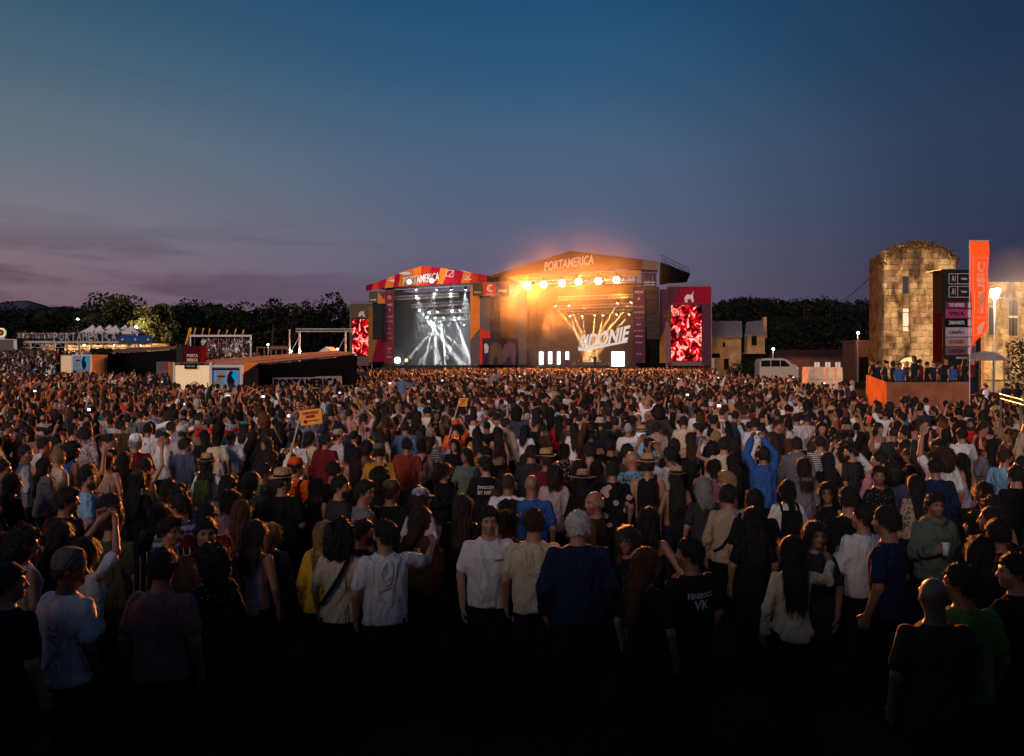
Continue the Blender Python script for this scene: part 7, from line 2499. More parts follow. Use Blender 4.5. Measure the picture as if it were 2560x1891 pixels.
# sheet, x, y of the head, heading, head turn, build, pose, hair, hair colour, top, top colour, extras, label
ROWS = [
 ('A', 380, 500, 150, 0, 'm', 'stand', 'short', 'dark', 'tee', 'cream', dict(beard='dark'), 'bearded person in a cream T-shirt facing back towards the camera'),
 ('A', 478, 470, 80, 0, 'm', 'stand', 'short', 'dark', 'tee', 'black', {}, 'person in black in profile behind the bearded one in cream'),
 ('A', 65, 590, 75, 0, 'm', 'stand', 'short', 'dark', 'tee', 'brown', {}, 'short-haired person in a brown T-shirt at the edge of the crowd'),
 ('A', 195, 690, 60, 0.75, 'f', 'stand', 'long', 'brown', 'tee', 'dark grey', {}, 'long brown-haired person in dark grey at the edge of the crowd'),
 ('A', 232, 820, 50, 0.75, 'm', 'drink', 'short', 'dark', 'long', 'light grey', {}, 'person in a light grey shirt looking sideways, near the edge'),
 ('A', 385, 740, 15, 0.75, 'm', 'stand', 'short', 'black', 'long', 'white', {}, 'black-haired person in a loose white long-sleeved shirt near the edge'),
 ('A', 395, 925, 35, 0.75, 'f', 'stand', 'long', 'black', 'jacket', 'grey', dict(pat='marled'), 'long black-haired person in a marled grey jacket'),
 ('A', 640, 600, 45, 0.75, 'f', 'stand', 'long', 'black', 'tank', 'pink', {}, 'long black-haired person in a pink sleeveless top'),
 ('A', 618, 455, 10, 0.75, 'f', 'stand', 'half', 'brown', 'tank', 'grey', dict(hat='cap', hatc=(.6, .58, .56)), 'person in a white cap and grey vest'),
 ('A', 765, 635, 10, 0, 'f', 'stand', 'bob', 'brown', 'hood', 'pale pink', dict(pat='marled'), 'person with a pale pink marled hooded top'),
 ('A', 935, 480, 40, 0.75, 'm', 'stand', 'short', 'dark', 'long', 'cream', dict(beard='dark'), 'bearded person in a cream shirt seen in profile'),
 ('A', 965, 705, 30, 0.75, 'm', 'stand', 'short', 'black', 'tee', 'black', {}, 'black-haired person in a black T-shirt looking sideways'),
 ('A', 1062, 575, 10, 0.75, 'm', 'drink', 'short', 'dark', 'tee', 'brown', {}, 'person in a brown-grey T-shirt beside the one in black'),
 ('A', 1120, 520, 0, 0, 'm', 'stand', 'short', 'dark', 'hood', 'grey', {}, 'person in a grey hooded sweatshirt behind the brown T-shirt'),
 ('A', 1232, 490, 0, 0, 'm', 'pocket', 'short', 'dark', 'tee', 'grey', dict(pat='marled'), 'person in a mottled grey T-shirt'),
 ('A', 1295, 610, 0, 0, 'm', 'stand', 'short', 'black', 'tee', 'white', dict(mark='O'), 'person in a white T-shirt with a small dark emblem between the shoulders'),
 ('A', 1490, 490, 10, 0.75, 'm', 'stand', 'curly', 'dark', 'tee', 'grey', {}, 'curly-haired person in a grey T-shirt'),
 ('A', 1495, 590, 0, 0.75, 'm', 'stand', 'short', 'dark', 'tee', 'lilac', {}, 'person in a lilac T-shirt behind the white hoodie'),
 ('A', 1605, 640, 0, 0, 'm', 'stand', 'short', 'dark', 'tee', 'light grey', dict(hat='beanie', hatc=(.5, .48, .47)), 'person in a pale grey beanie'),
 ('A', 1690, 465, 0, 0, 'f', 'stand', 'bun', 'brown', 'tank', 'tan', {}, 'person with a bun and a tan sleeveless top'),
 ('A', 1742, 505, 10, 0.75, 'm', 'stand', 'short', 'dark', 'tee', 'tan', {}, 'short-haired person in a tan T-shirt'),
 ('A', 1440, 690, 40, 0.75, 'm', 'pocket', 'short', 'black', 'hood', 'white', {}, 'person in a white hoodie with the hood down'),
 ('A', 1622, 745, 20, 0.75, 'm', 'drink', 'quiff', 'dark', 'tee', 'slate blue', {}, 'person in a slate blue T-shirt with one hand to the mouth'),
 ('A', 1790, 670, -20, -0.75, 'f', 'stand', 'long', 'black', 'jacket', 'black', {}, 'long-haired person in a black jacket with a lit cheek'),
 ('A', 1900, 685, 0, 0, 'f', 'stand', 'bun', 'dark', 'tee', 'cream', {}, 'person with a bun in a cream T-shirt, behind the straw hat'),
 ('A', 2020, 675, 0, 0, 'm', 'pocket', 'buzz', 'dark', 'tee', 'white', dict(skin=4), 'close-cropped person in a wide white T-shirt, hands in pockets'),
 ('A', 2010, 505, -40, -0.75, 'm', 'drink', 'short', 'black', 'tee', 'white', {}, 'black-haired person in white leaning towards a friend'),
 ('A', 2140, 590, 20, 0, 'f', 'stand', 'half', 'dark', 'tee', 'white', dict(hat='cap', hatc=(.02, .35, .40)), 'person in a teal cap and a white top'),
 ('A', 2212, 660, 0, 0.75, 'f', 'stand', 'long', 'brown', 'tee', 'dark grey', {}, 'long brown-haired person beside the wide white T-shirt'),
 ('A', 635, 795, 40, 0.75, 'm', 'stand', 'curly', 'black', 'tank', 'blue', {}, 'curly-haired person in a bright blue sleeveless vest'),
 ('A', 940, 880, 0, 0, 'f', 'stand', 'bun', 'dark', 'strap', 'beige', {}, 'person with a bun in a beige strapless top'),
 ('A', 1092, 870, 0, 0, 'f', 'cross', 'long', 'black', 'long', 'black', {}, 'long black-haired person in black behind the green patterned cap'),
 ('A', 1815, 905, 0, 0, 'f', 'hip', 'half', 'dark', 'tee', 'white', dict(hat='straw', bag='backpack', bagc=(.05, .09, .02)), 'person in a straw hat and white T-shirt with a green bag'),
 ('A', 2190, 1060, 10, 0.75, 'f', 'stand', 'half', 'dark', 'long', 'olive', dict(pat='leafy'), 'person in an olive top speckled with gold'),
 ('A', 770, 1045, 55, 0.75, 'm', 'drink', 'short', 'black', 'tee', 'light blue', dict(beard='dark', mark='GARE'), 'bearded person in a light blue football shirt looking down'),
 ('A', 1200, 1055, 0, 0, 'f', 'stand', 'long', 'black', 'long', 'black', dict(hat='cap', hatc=(.05, .08, .03)), 'long-haired person in a green patterned cap'),
 ('A', 1585, 1280, -30, -0.75, 'm', 'stand', 'short', 'dark', 'tee', 'light grey', dict(pat='blue striped'), 'person in a blue and white striped T-shirt'),
 ('A', 2110, 1325, 0, 0, 'f', 'stand', 'long', 'red-brown', 'tank', 'lilac', {}, 'person with long red-brown hair in a lilac top'),
 ('A', 110, 1085, 20, 0.75, 'f', 'stand', 'long', 'black', 'tee', 'black', {}, 'long black-haired person in black at the very edge, in front of the brown T-shirt'),
 ('A', 20, 960, 40, 0.75, 'm', 'stand', 'short', 'dark', 'tee', 'tan', {}, 'person cut by the picture edge in a tan T-shirt'),
 ('A', 560, 300, 0, 0, 'm', 'stand', 'short', 'dark', 'tee', 'light blue', {}, 'person in a light blue top far back near the small kiosk'),
 ('E', 1470, 450, 150, -0.75, 'm', 'stand', 'quiff', 'dark', 'long', 'black', dict(pat='pin striped', glasses=True), 'person in glasses and a black shirt with pale pinstripes'),
 ('E', 600, 785, 25, 0.75, 'm', 'stand', 'buzz', 'dark', 'tee', 'white', dict(hat='beanie', hatc=(.16, .13, .12), skin=5), 'person in a dark beanie and white T-shirt looking sideways'),
 ('E', 752, 630, 15, 0.75, 'f', 'high', 'half', 'brown', 'tee', 'white', dict(phone=True), 'person in white holding a phone high with both bare arms'),
 ('E', 1420, 760, 0, 0, 'm', 'stand', 'short', 'black', 'tee', 'mauve', {}, 'broad-backed person in a plain mauve T-shirt'),
 ('E', 1830, 730, -60, -0.75, 'm', 'drink', 'curly', 'black', 'jacket', 'black', dict(pat='sequinned'), 'curly-haired person bowed forward in a glinting black jacket'),
 ('E', 210, 560, 30, 0.75, 'f', 'stand', 'curly', 'dark', 'tank', 'white', {}, 'person with big curly hair in a white sleeveless top'),
 ('E', 2225, 470, 10, 0, 'f', 'stand', 'half', 'brown', 'tank', 'pale pink', {}, 'bare-shouldered person beside the long red-brown hair'),
 ('E', 60, 900, 10, 0.75, 'm', 'stand', 'short', 'black', 'tee', 'black', {}, 'dark figure in the lowest corner beside the dark beanie'),
 ('B', 132, 400, 0, 0, 'm', 'stand', 'short', 'dark', 'tee', 'white', {}, 'person in white standing left of the beer sign'),
 ('B', 292, 420, 0, 0, 'm', 'stand', 'curly', 'dark', 'tee', 'beige', {}, 'bushy-haired person in beige just behind the beer sign'),
 ('B', 500, 405, 160, 0, 'm', 'stand', 'short', 'dark', 'tee', 'dark red', {}, 'person facing back over the top of the beer sign'),
 ('B', 632, 400, 0, 0, 'm', 'stand', 'short', 'grey', 'tee', 'light blue', {}, 'grey-haired person in light blue beside the beer sign'),
 ('B', 690, 345, 10, 0.75, 'm', 'stand', 'short', 'dark', 'tee', 'white', dict(hat='beanie', hatc=(.62, .6, .58)), 'person in a white beanie and white T-shirt'),
 ('B', 205, 585, -20, -0.75, 'f', 'stand', 'long', 'black', 'jacket', 'navy', {}, 'long-haired person in a navy jacket below the beer sign'),
 ('B', 640, 570, 120, 0, 'f', 'drink', 'half', 'brown', 'tank', 'tan', {}, 'person facing sideways with a glowing phone beside the beer sign'),
 ('B', 770, 492, 10, 0.75, 'm', 'stand', 'short', 'grey', 'tee', 'white', dict(hat='cap', hatc=(.15, .15, .16), bag='sling'), 'person in a grey cap and a white T-shirt crossed by a strap'),
 ('B', 945, 512, 0, 0, 'm', 'clap', 'short', 'dark', 'tee', 'pale pink', dict(pat='tie-dyed'), 'person clapping overhead in a tie-dyed shirt'),
 ('B', 1085, 645, 0, 0, 'f', 'stand', 'long', 'brown', 'tee', 'cream', {}, 'person with long brown hair over a cream top'),
 ('B', 1245, 420, 0, 0, 'm', 'stand', 'short', 'blond', 'tee', 'white', {}, 'fair-haired person in white behind the black backpack'),
 ('B', 1222, 540, 0, 0, 'f', 'stand', 'bun', 'dark', 'tank', 'white', dict(bag='backpack'), 'person in a white vest with a black backpack'),
 ('B', 1305, 590, 0, 0, 'm', 'pocket', 'short', 'dark', 'long', 'denim blue', {}, 'person in a denim blue shirt'),
 ('B', 1342, 500, 0, 0, 'm', 'stand', 'short', 'dark', 'hood', 'grey', {}, 'person in a pale hooded top behind the denim shirt'),
 ('B', 1410, 560, 40, 0.75, 'f', 'stand', 'half', 'black', 'tee', 'dark grey', {}, 'black-haired person in dark grey next to the denim shirt'),
 ('B', 1650, 520, 0, 0, 'f', 'stand', 'long', 'blond', 'tee', 'mauve', {}, 'person with long blond hair, standing in front of the far beer sign'),
 ('B', 1782, 445, 0, 0, 'm', 'stand', 'short', 'dark', 'tee', 'white', {}, 'person in a white T-shirt under the far beer sign'),
 ('B', 1822, 600, 0, 0, 'f', 'stand', 'long', 'black', 'tee', 'black', {}, 'long black-haired person beside the second beer seller'),
 ('B', 1930, 645, 0, 0, 'f', 'hip', 'long', 'dark', 'tee', 'mustard', {}, 'long-haired person in a mustard top, one hand on the hip'),
 ('B', 1522, 700, 10, 0.75, 'f', 'stand', 'half', 'brown', 'tee', 'white', dict(hat='beanie', hatc=(.25, .2, .16), pat='black striped'), 'person in a beanie and a black and white striped T-shirt'),
 ('B', 1740, 745, 160, 0.75, 'f', 'stand', 'long', 'black', 'jacket', 'black', {}, 'person with long black hair facing back, wrapped in a black jacket'),
 ('B', 330, 690, 0, 0, 'm', 'stand', 'short', 'black', 'tee', 'white', {}, 'person in a plain white T-shirt right behind the orange cap'),
 ('B', 472, 680, 20, 0.75, 'f', 'stand', 'bob', 'dark', 'tee', 'cream', {}, 'person in a cream top beside the beer sign pole'),
 ('B', 612, 705, 20, 0.75, 'm', 'stand', 'short', 'black', 'jacket', 'dark red', {}, 'person in a shiny dark red jacket behind the orange cap'),
 ('B', 722, 670, 40, 0.75, 'm', 'drink', 'short', 'dark', 'tee', 'light grey', dict(hat='cap', hatc=(.42, .28, .2)), 'person in a beige cap looking down at a phone'),
 ('B', 1080, 805, 0, 0, 'm', 'stand', 'short', 'dark', 'long', 'mustard', dict(hat='cap', hatc=(.13, .12, .1), bag='sling'), 'person in a mustard sweatshirt crossed by a black strap'),
 ('B', 1320, 745, 0, 0, 'm', 'stand', 'short', 'black', 'tee', 'brick red', {}, 'person in a brick red T-shirt'),
 ('B', 1450, 745, 0, 0, 'f', 'stand', 'bun', 'dark', 'tank', 'pink', dict(bag='sling'), 'person in a pink vest beside the brick red T-shirt'),
 ('B', 1645, 975, 130, -0.75, 'f', 'cross', 'bun', 'dark', 'long', 'black', {}, 'person in black with hair tied up, face lit from the stage'),
 ('B', 1842, 835, 170, 0.75, 'f', 'stand', 'half', 'dark', 'tee', 'grey-green', {}, 'smiling person in a grey-green top facing back'),
 ('B', 1995, 830, -60, -0.75, 'm', 'stand', 'short', 'black', 'tee', 'dark grey', {}, 'person in profile just behind the lettered black T-shirt'),
 ('B', 2010, 925, 0, -0.75, 'm', 'stand', 'short', 'black', 'tee', 'black', dict(hat='cap', hatc=(.02, .02, .02), text=['SWOOSH', 'BY NIKE']), 'person in a black T-shirt with white lettering across the back'),
 ('B', 350, 940, 20, 0.75, 'm', 'drink', 'short', 'dark', 'tee', 'orange', dict(hat='cap', hatc=(.80, .10, .012), bag='backpack', bagc=(.75, .12, .012), sign=1), 'beer seller in a bright orange cap and shirt with a tank backpack'),
 ('B', 235, 1065, 10, 0.75, 'm', 'drink', 'buzz', 'dark', 'tee', 'black', dict(hat='fedora'), 'person in a brown straw hat and black T-shirt in front of the beer seller'),
 ('B', 735, 1105, 45, 0.75, 'm', 'stand', 'short', 'black', 'tee', 'dark grey', dict(beard='dark', glasses=True), 'bearded person in glasses beside the beer seller'),
 ('B', 945, 1155, 60, 0.75, 'm', 'stand', 'quiff', 'dark', 'long', 'grey', {}, 'person in a grey shirt with a strongly lit profile'),
 ('B', 1172, 1155, 10, 0.75, 'm', 'stand', 'short', 'dark', 'tee', 'black', dict(hat='cap', hatc=(.09, .06, .045)), 'person in a dark brown cap and black top'),
 ('B', 1442, 1225, 20, 0.75, 'f', 'drink', 'half', 'brown', 'tee', 'light grey', dict(hat='cap', hatc=(.36, .38, .44)), 'person in a pale blue-grey cap'),
 ('B', 1082, 1030, 0, 0, 'f', 'stand', 'curly', 'black', 'tee', 'black', {}, 'person with a round black afro in front of the mustard sweatshirt'),
 ('B', 680, 965, 0, 0, 'm', 'stand', 'short', 'black', 'tee', 'black', {}, 'dark-haired person in black behind the bearded one in glasses'),
 ('B', 60, 985, 20, 0.75, 'm', 'stand', 'short', 'dark', 'tee', 'olive', dict(pat='leafy'), 'person with a gold-speckled olive scarf near the straw hat'),
 ('B', 2118, 640, 0, 0, 'f', 'stand', 'long', 'dark', 'tank', 'tan', {}, 'long-haired person in tan near the middle of the crowd'),
 ('B', 2185, 560, 30, 0.75, 'm', 'stand', 'short', 'dark', 'hood', 'beige', {}, 'person in a beige hoodie turned to a friend'),
 ('B', 872, 830, 0, 0, 'f', 'stand', 'long', 'black', 'tank', 'black', {}, 'long black-haired person in a black vest beside the mustard sweatshirt'),
 ('B', 1745, 585, 0, 0, 'm', 'one', 'short', 'dark', 'tee', 'orange', dict(hat='cap', hatc=(.80, .10, .012), bag='backpack', bagc=(.75, .12, .012), sign=2), 'second beer seller in orange farther into the crowd'),
 ('F', 130, 475, 0, 0, 'f', 'stand', 'tail', 'blond', 'tee', 'slate blue', dict(bag='sling'), 'person with a blond ponytail and a slate blue top'),
 ('F', 740, 485, 0, 0, 'f', 'stand', 'curly', 'black', 'tee', 'cream', dict(bag='sling'), 'person with bushy black curls in a cream top, embraced by a friend'),
 ('F', 1125, 475, -15, -0.75, 'm', 'round', 'short', 'black', 'tee', 'white', dict(beard='dark'), 'bearded person in a white T-shirt with an arm round a friend'),
 ('F', 935, 455, 80, 0, 'm', 'stand', 'short', 'dark', 'tee', 'dark grey', dict(beard='dark'), 'person with a red-lit face between the two friends embracing'),
 ('F', 1435, 345, 25, 0.75, 'f', 'stand', 'half', 'brown', 'jacket', 'brown', dict(patch=True), 'person in a brown leather jacket with a round patch on the back'),
 ('F', 2035, 355, 175, 0, 'm', 'stand', 'short', 'black', 'tee', 'white', dict(chest='CADENA'), 'person in a white T-shirt facing the camera, with a small chest print'),
 ('F', 600, 470, 0, 0, 'f', 'stand', 'half', 'blond', 'hood', 'yellow', {}, 'person in a yellow hooded top behind the bushy black curls'),
 ('F', 1800, 230, 0, 0, 'f', 'stand', 'long', 'brown', 'tee', 'black', {}, 'person with long brown hair behind the one facing the camera'),
 ('C', 130, 470, 0, 0, 'f', 'stand', 'long', 'brown', 'long', 'grey', {}, 'long brown-haired person in a grey top left of the red dress'),
 ('C', 115, 620, 0, 0.75, 'f', 'stand', 'half', 'black', 'tee', 'white', {}, 'black-haired person in a loose white top left of the red dress'),
 ('C', 265, 600, 0, 0, 'f', 'stand', 'short', 'dark', 'tee', 'brown', {}, 'short-haired person in brown right beside the red dress'),
 ('C', 410, 530, 0, 0, 'f', 'stand', 'long', 'black', 'long', 'red', {}, 'long black-haired person in a bright red dress'),
 ('C', 545, 600, 0, 0, 'f', 'stand', 'long', 'dark', 'tee', 'white', {}, 'long-haired person in a white blouse right of the red dress'),
 ('C', 770, 552, 0, 0, 'm', 'out', 'short', 'dark', 'jacket', 'dark grey', dict(hat='bucket', hatc=(.55, .42, .28)), 'person in a cream bucket hat spreading both arms'),
 ('C', 845, 440, 0, 0, 'm', 'up', 'short', 'dark', 'tee', 'dark grey', {}, 'person with one arm raised behind the bucket hat'),
 ('C', 900, 545, 0, 0, 'm', 'stand', 'short', 'brown', 'tee', 'tan', {}, 'person in a tan T-shirt beside the bucket hat'),
 ('C', 912, 468, 0, 0, 'm', 'stand', 'short', 'dark', 'tee', 'white', {}, 'person in a white T-shirt behind the tan one'),
 ('C', 1100, 512, 0, 0.75, 'm', 'stand', 'ring', 'dark', 'tee', 'slate blue', {}, 'balding person in a slate blue shirt'),
 ('C', 1230, 472, 0, 0, 'm', 'stand', 'short', 'dark', 'tee', 'white', {}, 'person in a white T-shirt beside the balding one'),
 ('C', 1130, 645, 0, 0, 'm', 'stand', 'short', 'grey', 'long', 'light blue', dict(hat='fedora'), 'person in a straw fedora and a light blue shirt'),
 ('C', 1270, 600, 20, 0.75, 'm', 'drink', 'short', 'dark', 'hood', 'beige', {}, 'person in a beige hoodie holding a drink'),
 ('C', 1332, 530, 20, 0.75, 'f', 'drink', 'long', 'dark', 'tee', 'brown', {}, 'long-haired person beside the beige hoodie'),
 ('C', 1500, 542, 0, 0, 'm', 'stand', 'short', 'dark', 'tee', 'cream', {}, 'person in a cream polo, standing square to the stage'),
 ('C', 1628, 605, -40, -0.75, 'm', 'stand', 'quiff', 'dark', 'long', 'denim blue', dict(beard='dark'), 'bearded person in a denim shirt turned to a friend'),
 ('C', 1560, 690, 0, 0, 'f', 'stand', 'long', 'brown', 'tank', 'brown', {}, 'long brown-haired person in front of the denim shirt'),
 ('C', 1692, 395, 0, 0, 'm', 'stand', 'short', 'black', 'tee', 'black', {}, 'broad person in black behind the yellow number shirt'),
 ('C', 1860, 430, 0, 0, 'm', 'stand', 'short', 'dark', 'tee', 'yellow', dict(text=['11']), 'person in a yellow football shirt with the number 11'),
 ('C', 1950, 490, 10, 0.75, 'm', 'stand', 'short', 'black', 'tee', 'dark grey', {}, 'person in dark grey right of the number shirt'),
 ('C', 2122, 560, 0, 0, 'm', 'stand', 'short', 'dark', 'tee', 'white', dict(mark='X'), 'person in a white T-shirt with a black print near the raised phone'),
 ('C', 860, 755, 0, 0, 'm', 'stand', 'short', 'black', 'tee', 'black', {}, 'short-haired person with a red-lit neck in a black T-shirt'),
 ('C', 455, 795, 0, 0, 'f', 'stand', 'bun', 'dark', 'tank', 'black', dict(pat='dotted'), 'person with a bun in a black dotted vest'),
 ('C', 165, 815, 0, 0.75, 'm', 'stand', 'short', 'dark', 'tee', 'dark grey', {}, 'dark-haired person behind the blond rim-lit hair'),
 ('C', 120, 880, 20, 0.75, 'f', 'drink', 'half', 'brown', 'tank', 'black', {}, 'person with rim-lit brown hair and bare shoulders'),
 ('C', 1050, 875, -20, -0.75, 'm', 'stand', 'bald', 'dark', 'tee', 'light blue', dict(pat='marled'), 'bald person with a reddish head in a mottled blue shirt'),
 ('C', 1200, 752, 0, -0.75, 'm', 'one', 'short', 'black', 'tee', 'grey', dict(beard='dark', phone=True), 'bearded person in grey filming with a bright phone'),
 ('C', 1185, 925, 0, 0, 'm', 'stand', 'short', 'dark', 'tank', 'black', dict(hat='straw'), 'person in a pale straw hat and a black vest'),
 ('C', 1435, 1025, 0, 0, 'f', 'stand', 'long', 'dark', 'tank', 'black', dict(hat='straw'), 'long-haired person in a straw hat, right of the black vest'),
 ('C', 878, 965, 0, 0, 'm', 'stand', 'short', 'dark', 'tee', 'black', dict(pat='floral'), 'person in a black shirt with big pink flowers'),
 ('C', 620, 1060, 0, 0, 'f', 'stand', 'long', 'black', 'long', 'black', dict(hat='brim', hatc=(.36, .2, .12)), 'long-haired person in a wide tan hat'),
 ('C', 370, 995, 0, 0, 'f', 'stand', 'bob', 'brown', 'jacket', 'pale pink', {}, 'person with a brown bob in a pale pink cardigan'),
 ('C', 172, 1095, 0, 0, 'm', 'stand', 'bald', 'dark', 'tee', 'blue', {}, 'bald person in a blue T-shirt'),
 ('C', 720, 1245, -70, -0.75, 'm', 'stand', 'ring', 'grey', 'long', 'brown', {}, 'elderly balding person in profile in a brown shirt'),
 ('C', 738, 955, 0, 0, 'f', 'stand', 'long', 'dark', 'tank', 'brown', {}, 'long-haired person left of the flowered shirt'),
 ('C', 1530, 975, 0, 0, 'm', 'stand', 'curly', 'black', 'tee', 'black', {}, 'curly black head behind the second straw hat'),
 ('C', 1672, 1115, 0, 0, 'f', 'stand', 'bob', 'grey', 'tee', 'dark grey', {}, 'person with a greying bob in dark grey'),
 ('C', 1760, 945, 0, 0, 'f', 'stand', 'bun', 'dark', 'tee', 'mauve', {}, 'dark-haired person in mauve left of the bleached hair'),
 ('C', 1880, 1065, -60, -0.75, 'm', 'stand', 'quiff', 'blond', 'tee', 'mauve', dict(glasses=True), 'person with bleached hair and dark sunglasses'),
 ('C', 1850, 745, 0, 0.75, 'm', 'stand', 'short', 'dark', 'long', 'cream', {}, 'person in a cream shirt close to a dark-haired friend'),
 ('C', 1955, 740, 120, -0.75, 'f', 'stand', 'half', 'dark', 'tee', 'black', {}, 'dark-haired person face to face with the cream shirt'),
 ('C', 2195, 830, 0, 0, 'm', 'high', 'short', 'dark', 'jacket', 'blue', dict(phone=True), 'person in a bright blue jacket filming with a raised phone'),
 ('C', 1888, 1185, 0, 0.75, 'm', 'hip', 'short', 'dark', 'long', 'beige', dict(bag='sling'), 'person in a beige shirt crossed by a black sling strap'),
 ('C', 2122, 1235, 0, 0, 'm', 'stand', 'short', 'black', 'tee', 'black', {}, 'dark head between the beige shirt and the white straps'),
 ('C', 1930, 885, 0, 0, 'f', 'stand', 'long', 'black', 'tee', 'black', {}, 'long black hair seen from behind, in front of the cream shirt'),
 ('G', 190, 375, 0, 0, 'm', 'stand', 'short', 'brown', 'tee', 'cream', {}, 'person with rim-lit brown hair in a cream shirt'),
 ('G', 575, 405, 0, 0, 'm', 'stand', 'short', 'white', 'jacket', 'navy', dict(wide=1.12), 'white-haired person in a big navy jacket'),
 ('G', 1010, 525, -110, -0.75, 'f', 'stand', 'bob', 'brown', 'long', 'black', dict(glasses=True), 'person in glasses with rim-lit brown hair and a white collar'),
 ('G', 1170, 735, 40, 0.75, 'f', 'stand', 'long', 'red-brown', 'tee', 'black', {}, 'person with long auburn hair in profile, very near'),
 ('G', 1560, 645, -30, -0.75, 'm', 'stand', 'short', 'black', 'tee', 'black', dict(text=['FENEROCK', 'VK']), 'person in a black T-shirt lettered FENEROCK on the back'),
 ('G', 2105, 345, 0, 0, 'f', 'stand', 'long', 'black', 'tee', 'black', {}, 'long black hair against the beige sling-strap shirt'),
 ('D', 82, 575, 150, 0, 'm', 'stand', 'short', 'dark', 'tee', 'dark grey', {}, 'person facing back just right of the raised phone'),
 ('D', 40, 685, -30, -0.75, 'f', 'stand', 'long', 'brown', 'tee', 'brown', {}, 'long brown-haired person beside the blue jacket'),
 ('D', 245, 515, 0, 0, 'm', 'stand', 'short', 'dark', 'tee', 'white', {}, 'person in white, half hidden by a pale pink back'),
 ('D', 338, 515, 0, 0, 'm', 'stand', 'short', 'dark', 'tee', 'pale pink', dict(wide=1.12), 'stout person in a pale pink T-shirt'),
 ('D', 555, 445, -40, -0.75, 'm', 'stand', 'short', 'blond', 'tee', 'white', dict(beard='brown', hat='cap', hatc=(.5, .35, .16)), 'bearded person in a yellowish cap and white T-shirt'),
 ('D', 752, 285, 0, 0, 'f', 'stand', 'bob', 'pink', 'tee', 'white', {}, 'person with bright pink hair'),
 ('D', 250, 745, 0, 0, 'm', 'stand', 'short', 'dark', 'hood', 'grey', dict(mark='O', markc=(.45, .05, .03)), 'person in a grey hoodie with a red round print'),
 ('D', 452, 725, 0, 0, 'm', 'stand', 'short', 'dark', 'tee', 'white', dict(pat='black striped'), 'person in a narrow black and white striped T-shirt at the east side'),
 ('D', 182, 745, 0, 0, 'f', 'stand', 'long', 'red-brown', 'tee', 'brown', {}, 'auburn-haired person left of the red round print'),
 ('D', 312, 935, 0, 0, 'f', 'stand', 'half', 'dark', 'hood', 'grey', {}, 'person in a silvery grey hooded jacket'),
 ('D', 730, 805, -40, -0.75, 'm', 'stand', 'quiff', 'black', 'tee', 'dark grey', dict(beard='dark'), 'bearded person in profile in a dark grey T-shirt'),
 ('D', 520, 875, 0, 0, 'f', 'stand', 'long', 'black', 'tee', 'black', {}, 'long black-haired person left of the bearded profile'),
 ('D', 968, 600, 170, 0, 'f', 'cross', 'long', 'black', 'strap', 'white', {}, 'person in a white strapless top facing back, hands joined'),
 ('D', 1092, 640, 0, 0, 'm', 'stand', 'buzz', 'dark', 'long', 'dark grey', dict(mark='V', markc=(.6, .58, .55)), 'shaven-headed person with a pale tick on the shoulder'),
 ('D', 980, 450, 0, 0.75, 'm', 'stand', 'short', 'dark', 'tee', 'black', {}, 'person in black left of the light blue back'),
 ('D', 1060, 405, 0, 0, 'm', 'stand', 'curly', 'dark', 'tee', 'light blue', {}, 'person in a light blue T-shirt near the plywood wall'),
 ('D', 1172, 365, 0, 0, 'm', 'stand', 'short', 'dark', 'tee', 'black', {}, 'person in black in front of the plywood wall'),
 ('D', 1330, 405, 0, 0, 'f', 'stand', 'long', 'black', 'tee', 'brown', {}, 'dark long-haired person in front of the plywood wall'),
 ('D', 1440, 450, 0, 0, 'f', 'stand', 'curly', 'dark', 'tee', 'white', {}, 'curly-haired person in white by the plywood wall'),
 ('D', 1312, 560, 0, 0, 'f', 'stand', 'half', 'brown', 'tee', 'brick red', dict(pat='sequinned'), 'person in a glittering brick red top'),
 ('D', 1232, 835, -60, -0.75, 'f', 'stand', 'long', 'dark', 'tee', 'black', {}, 'long-haired person in profile, lit red from the stage'),
 ('D', 1460, 940, 10, 0, 'm', 'stand', 'short', 'black', 'long', 'navy', {}, 'person in a navy top with pale shoulder seams'),
 ('D', 1692, 655, 0, 0, 'm', 'stand', 'short', 'black', 'tee', 'white', {}, 'person in a crisp white T-shirt facing the red jacket'),
 ('D', 1690, 885, 0, 0, 'f', 'stand', 'tail', 'black', 'strap', 'lilac', {}, 'person with a black ponytail and a lilac strapless top'),
 ('D', 1772, 565, 165, 0.75, 'm', 'cross', 'short', 'dark', 'jacket', 'red', dict(beard='dark'), 'person in a red jacket facing back by the serving table'),
 ('D', 1940, 755, 0, 0, 'f', 'stand', 'half', 'black', 'jacket', 'grey', {}, 'black-haired person in a grey jacket by the serving table'),
 ('D', 2072, 855, 60, 0.75, 'm', 'stand', 'short', 'brown', 'long', 'light blue', dict(beard='brown'), 'bearded person in a pale blue shirt at the east edge'),
 ('D', 975, 1010, 160, 0.75, 'm', 'stand', 'short', 'black', 'long', 'black', dict(pat='sequinned'), 'person with a red-lit face in a black shirt with white specks'),
 ('D', 520, 1160, -110, -0.75, 'f', 'stand', 'half', 'black', 'jacket', 'black', dict(glasses=True, stripes=True), 'person in glasses and a black tracksuit with white sleeve stripes'),
 ('D', 168, 1135, 0, 0, 'f', 'stand', 'tail', 'black', 'tee', 'white', dict(bag='backpack'), 'person with a black ponytail and backpack over a white T-shirt'),
 ('D', 1458, 1275, 178, 0, 'm', 'drink', 'quiff', 'dark', 'hood', 'grey-green', dict(cup=True, chest='VALPARAISO', chestc=(.25, .04, .03)), 'person in a dark green hoodie facing the camera with a cup'),
 ('D', 1290, 1090, 0, 0, 'f', 'stand', 'long', 'black', 'long', 'beige', dict(pat='marled'), 'long black-haired person in a lacy beige top'),
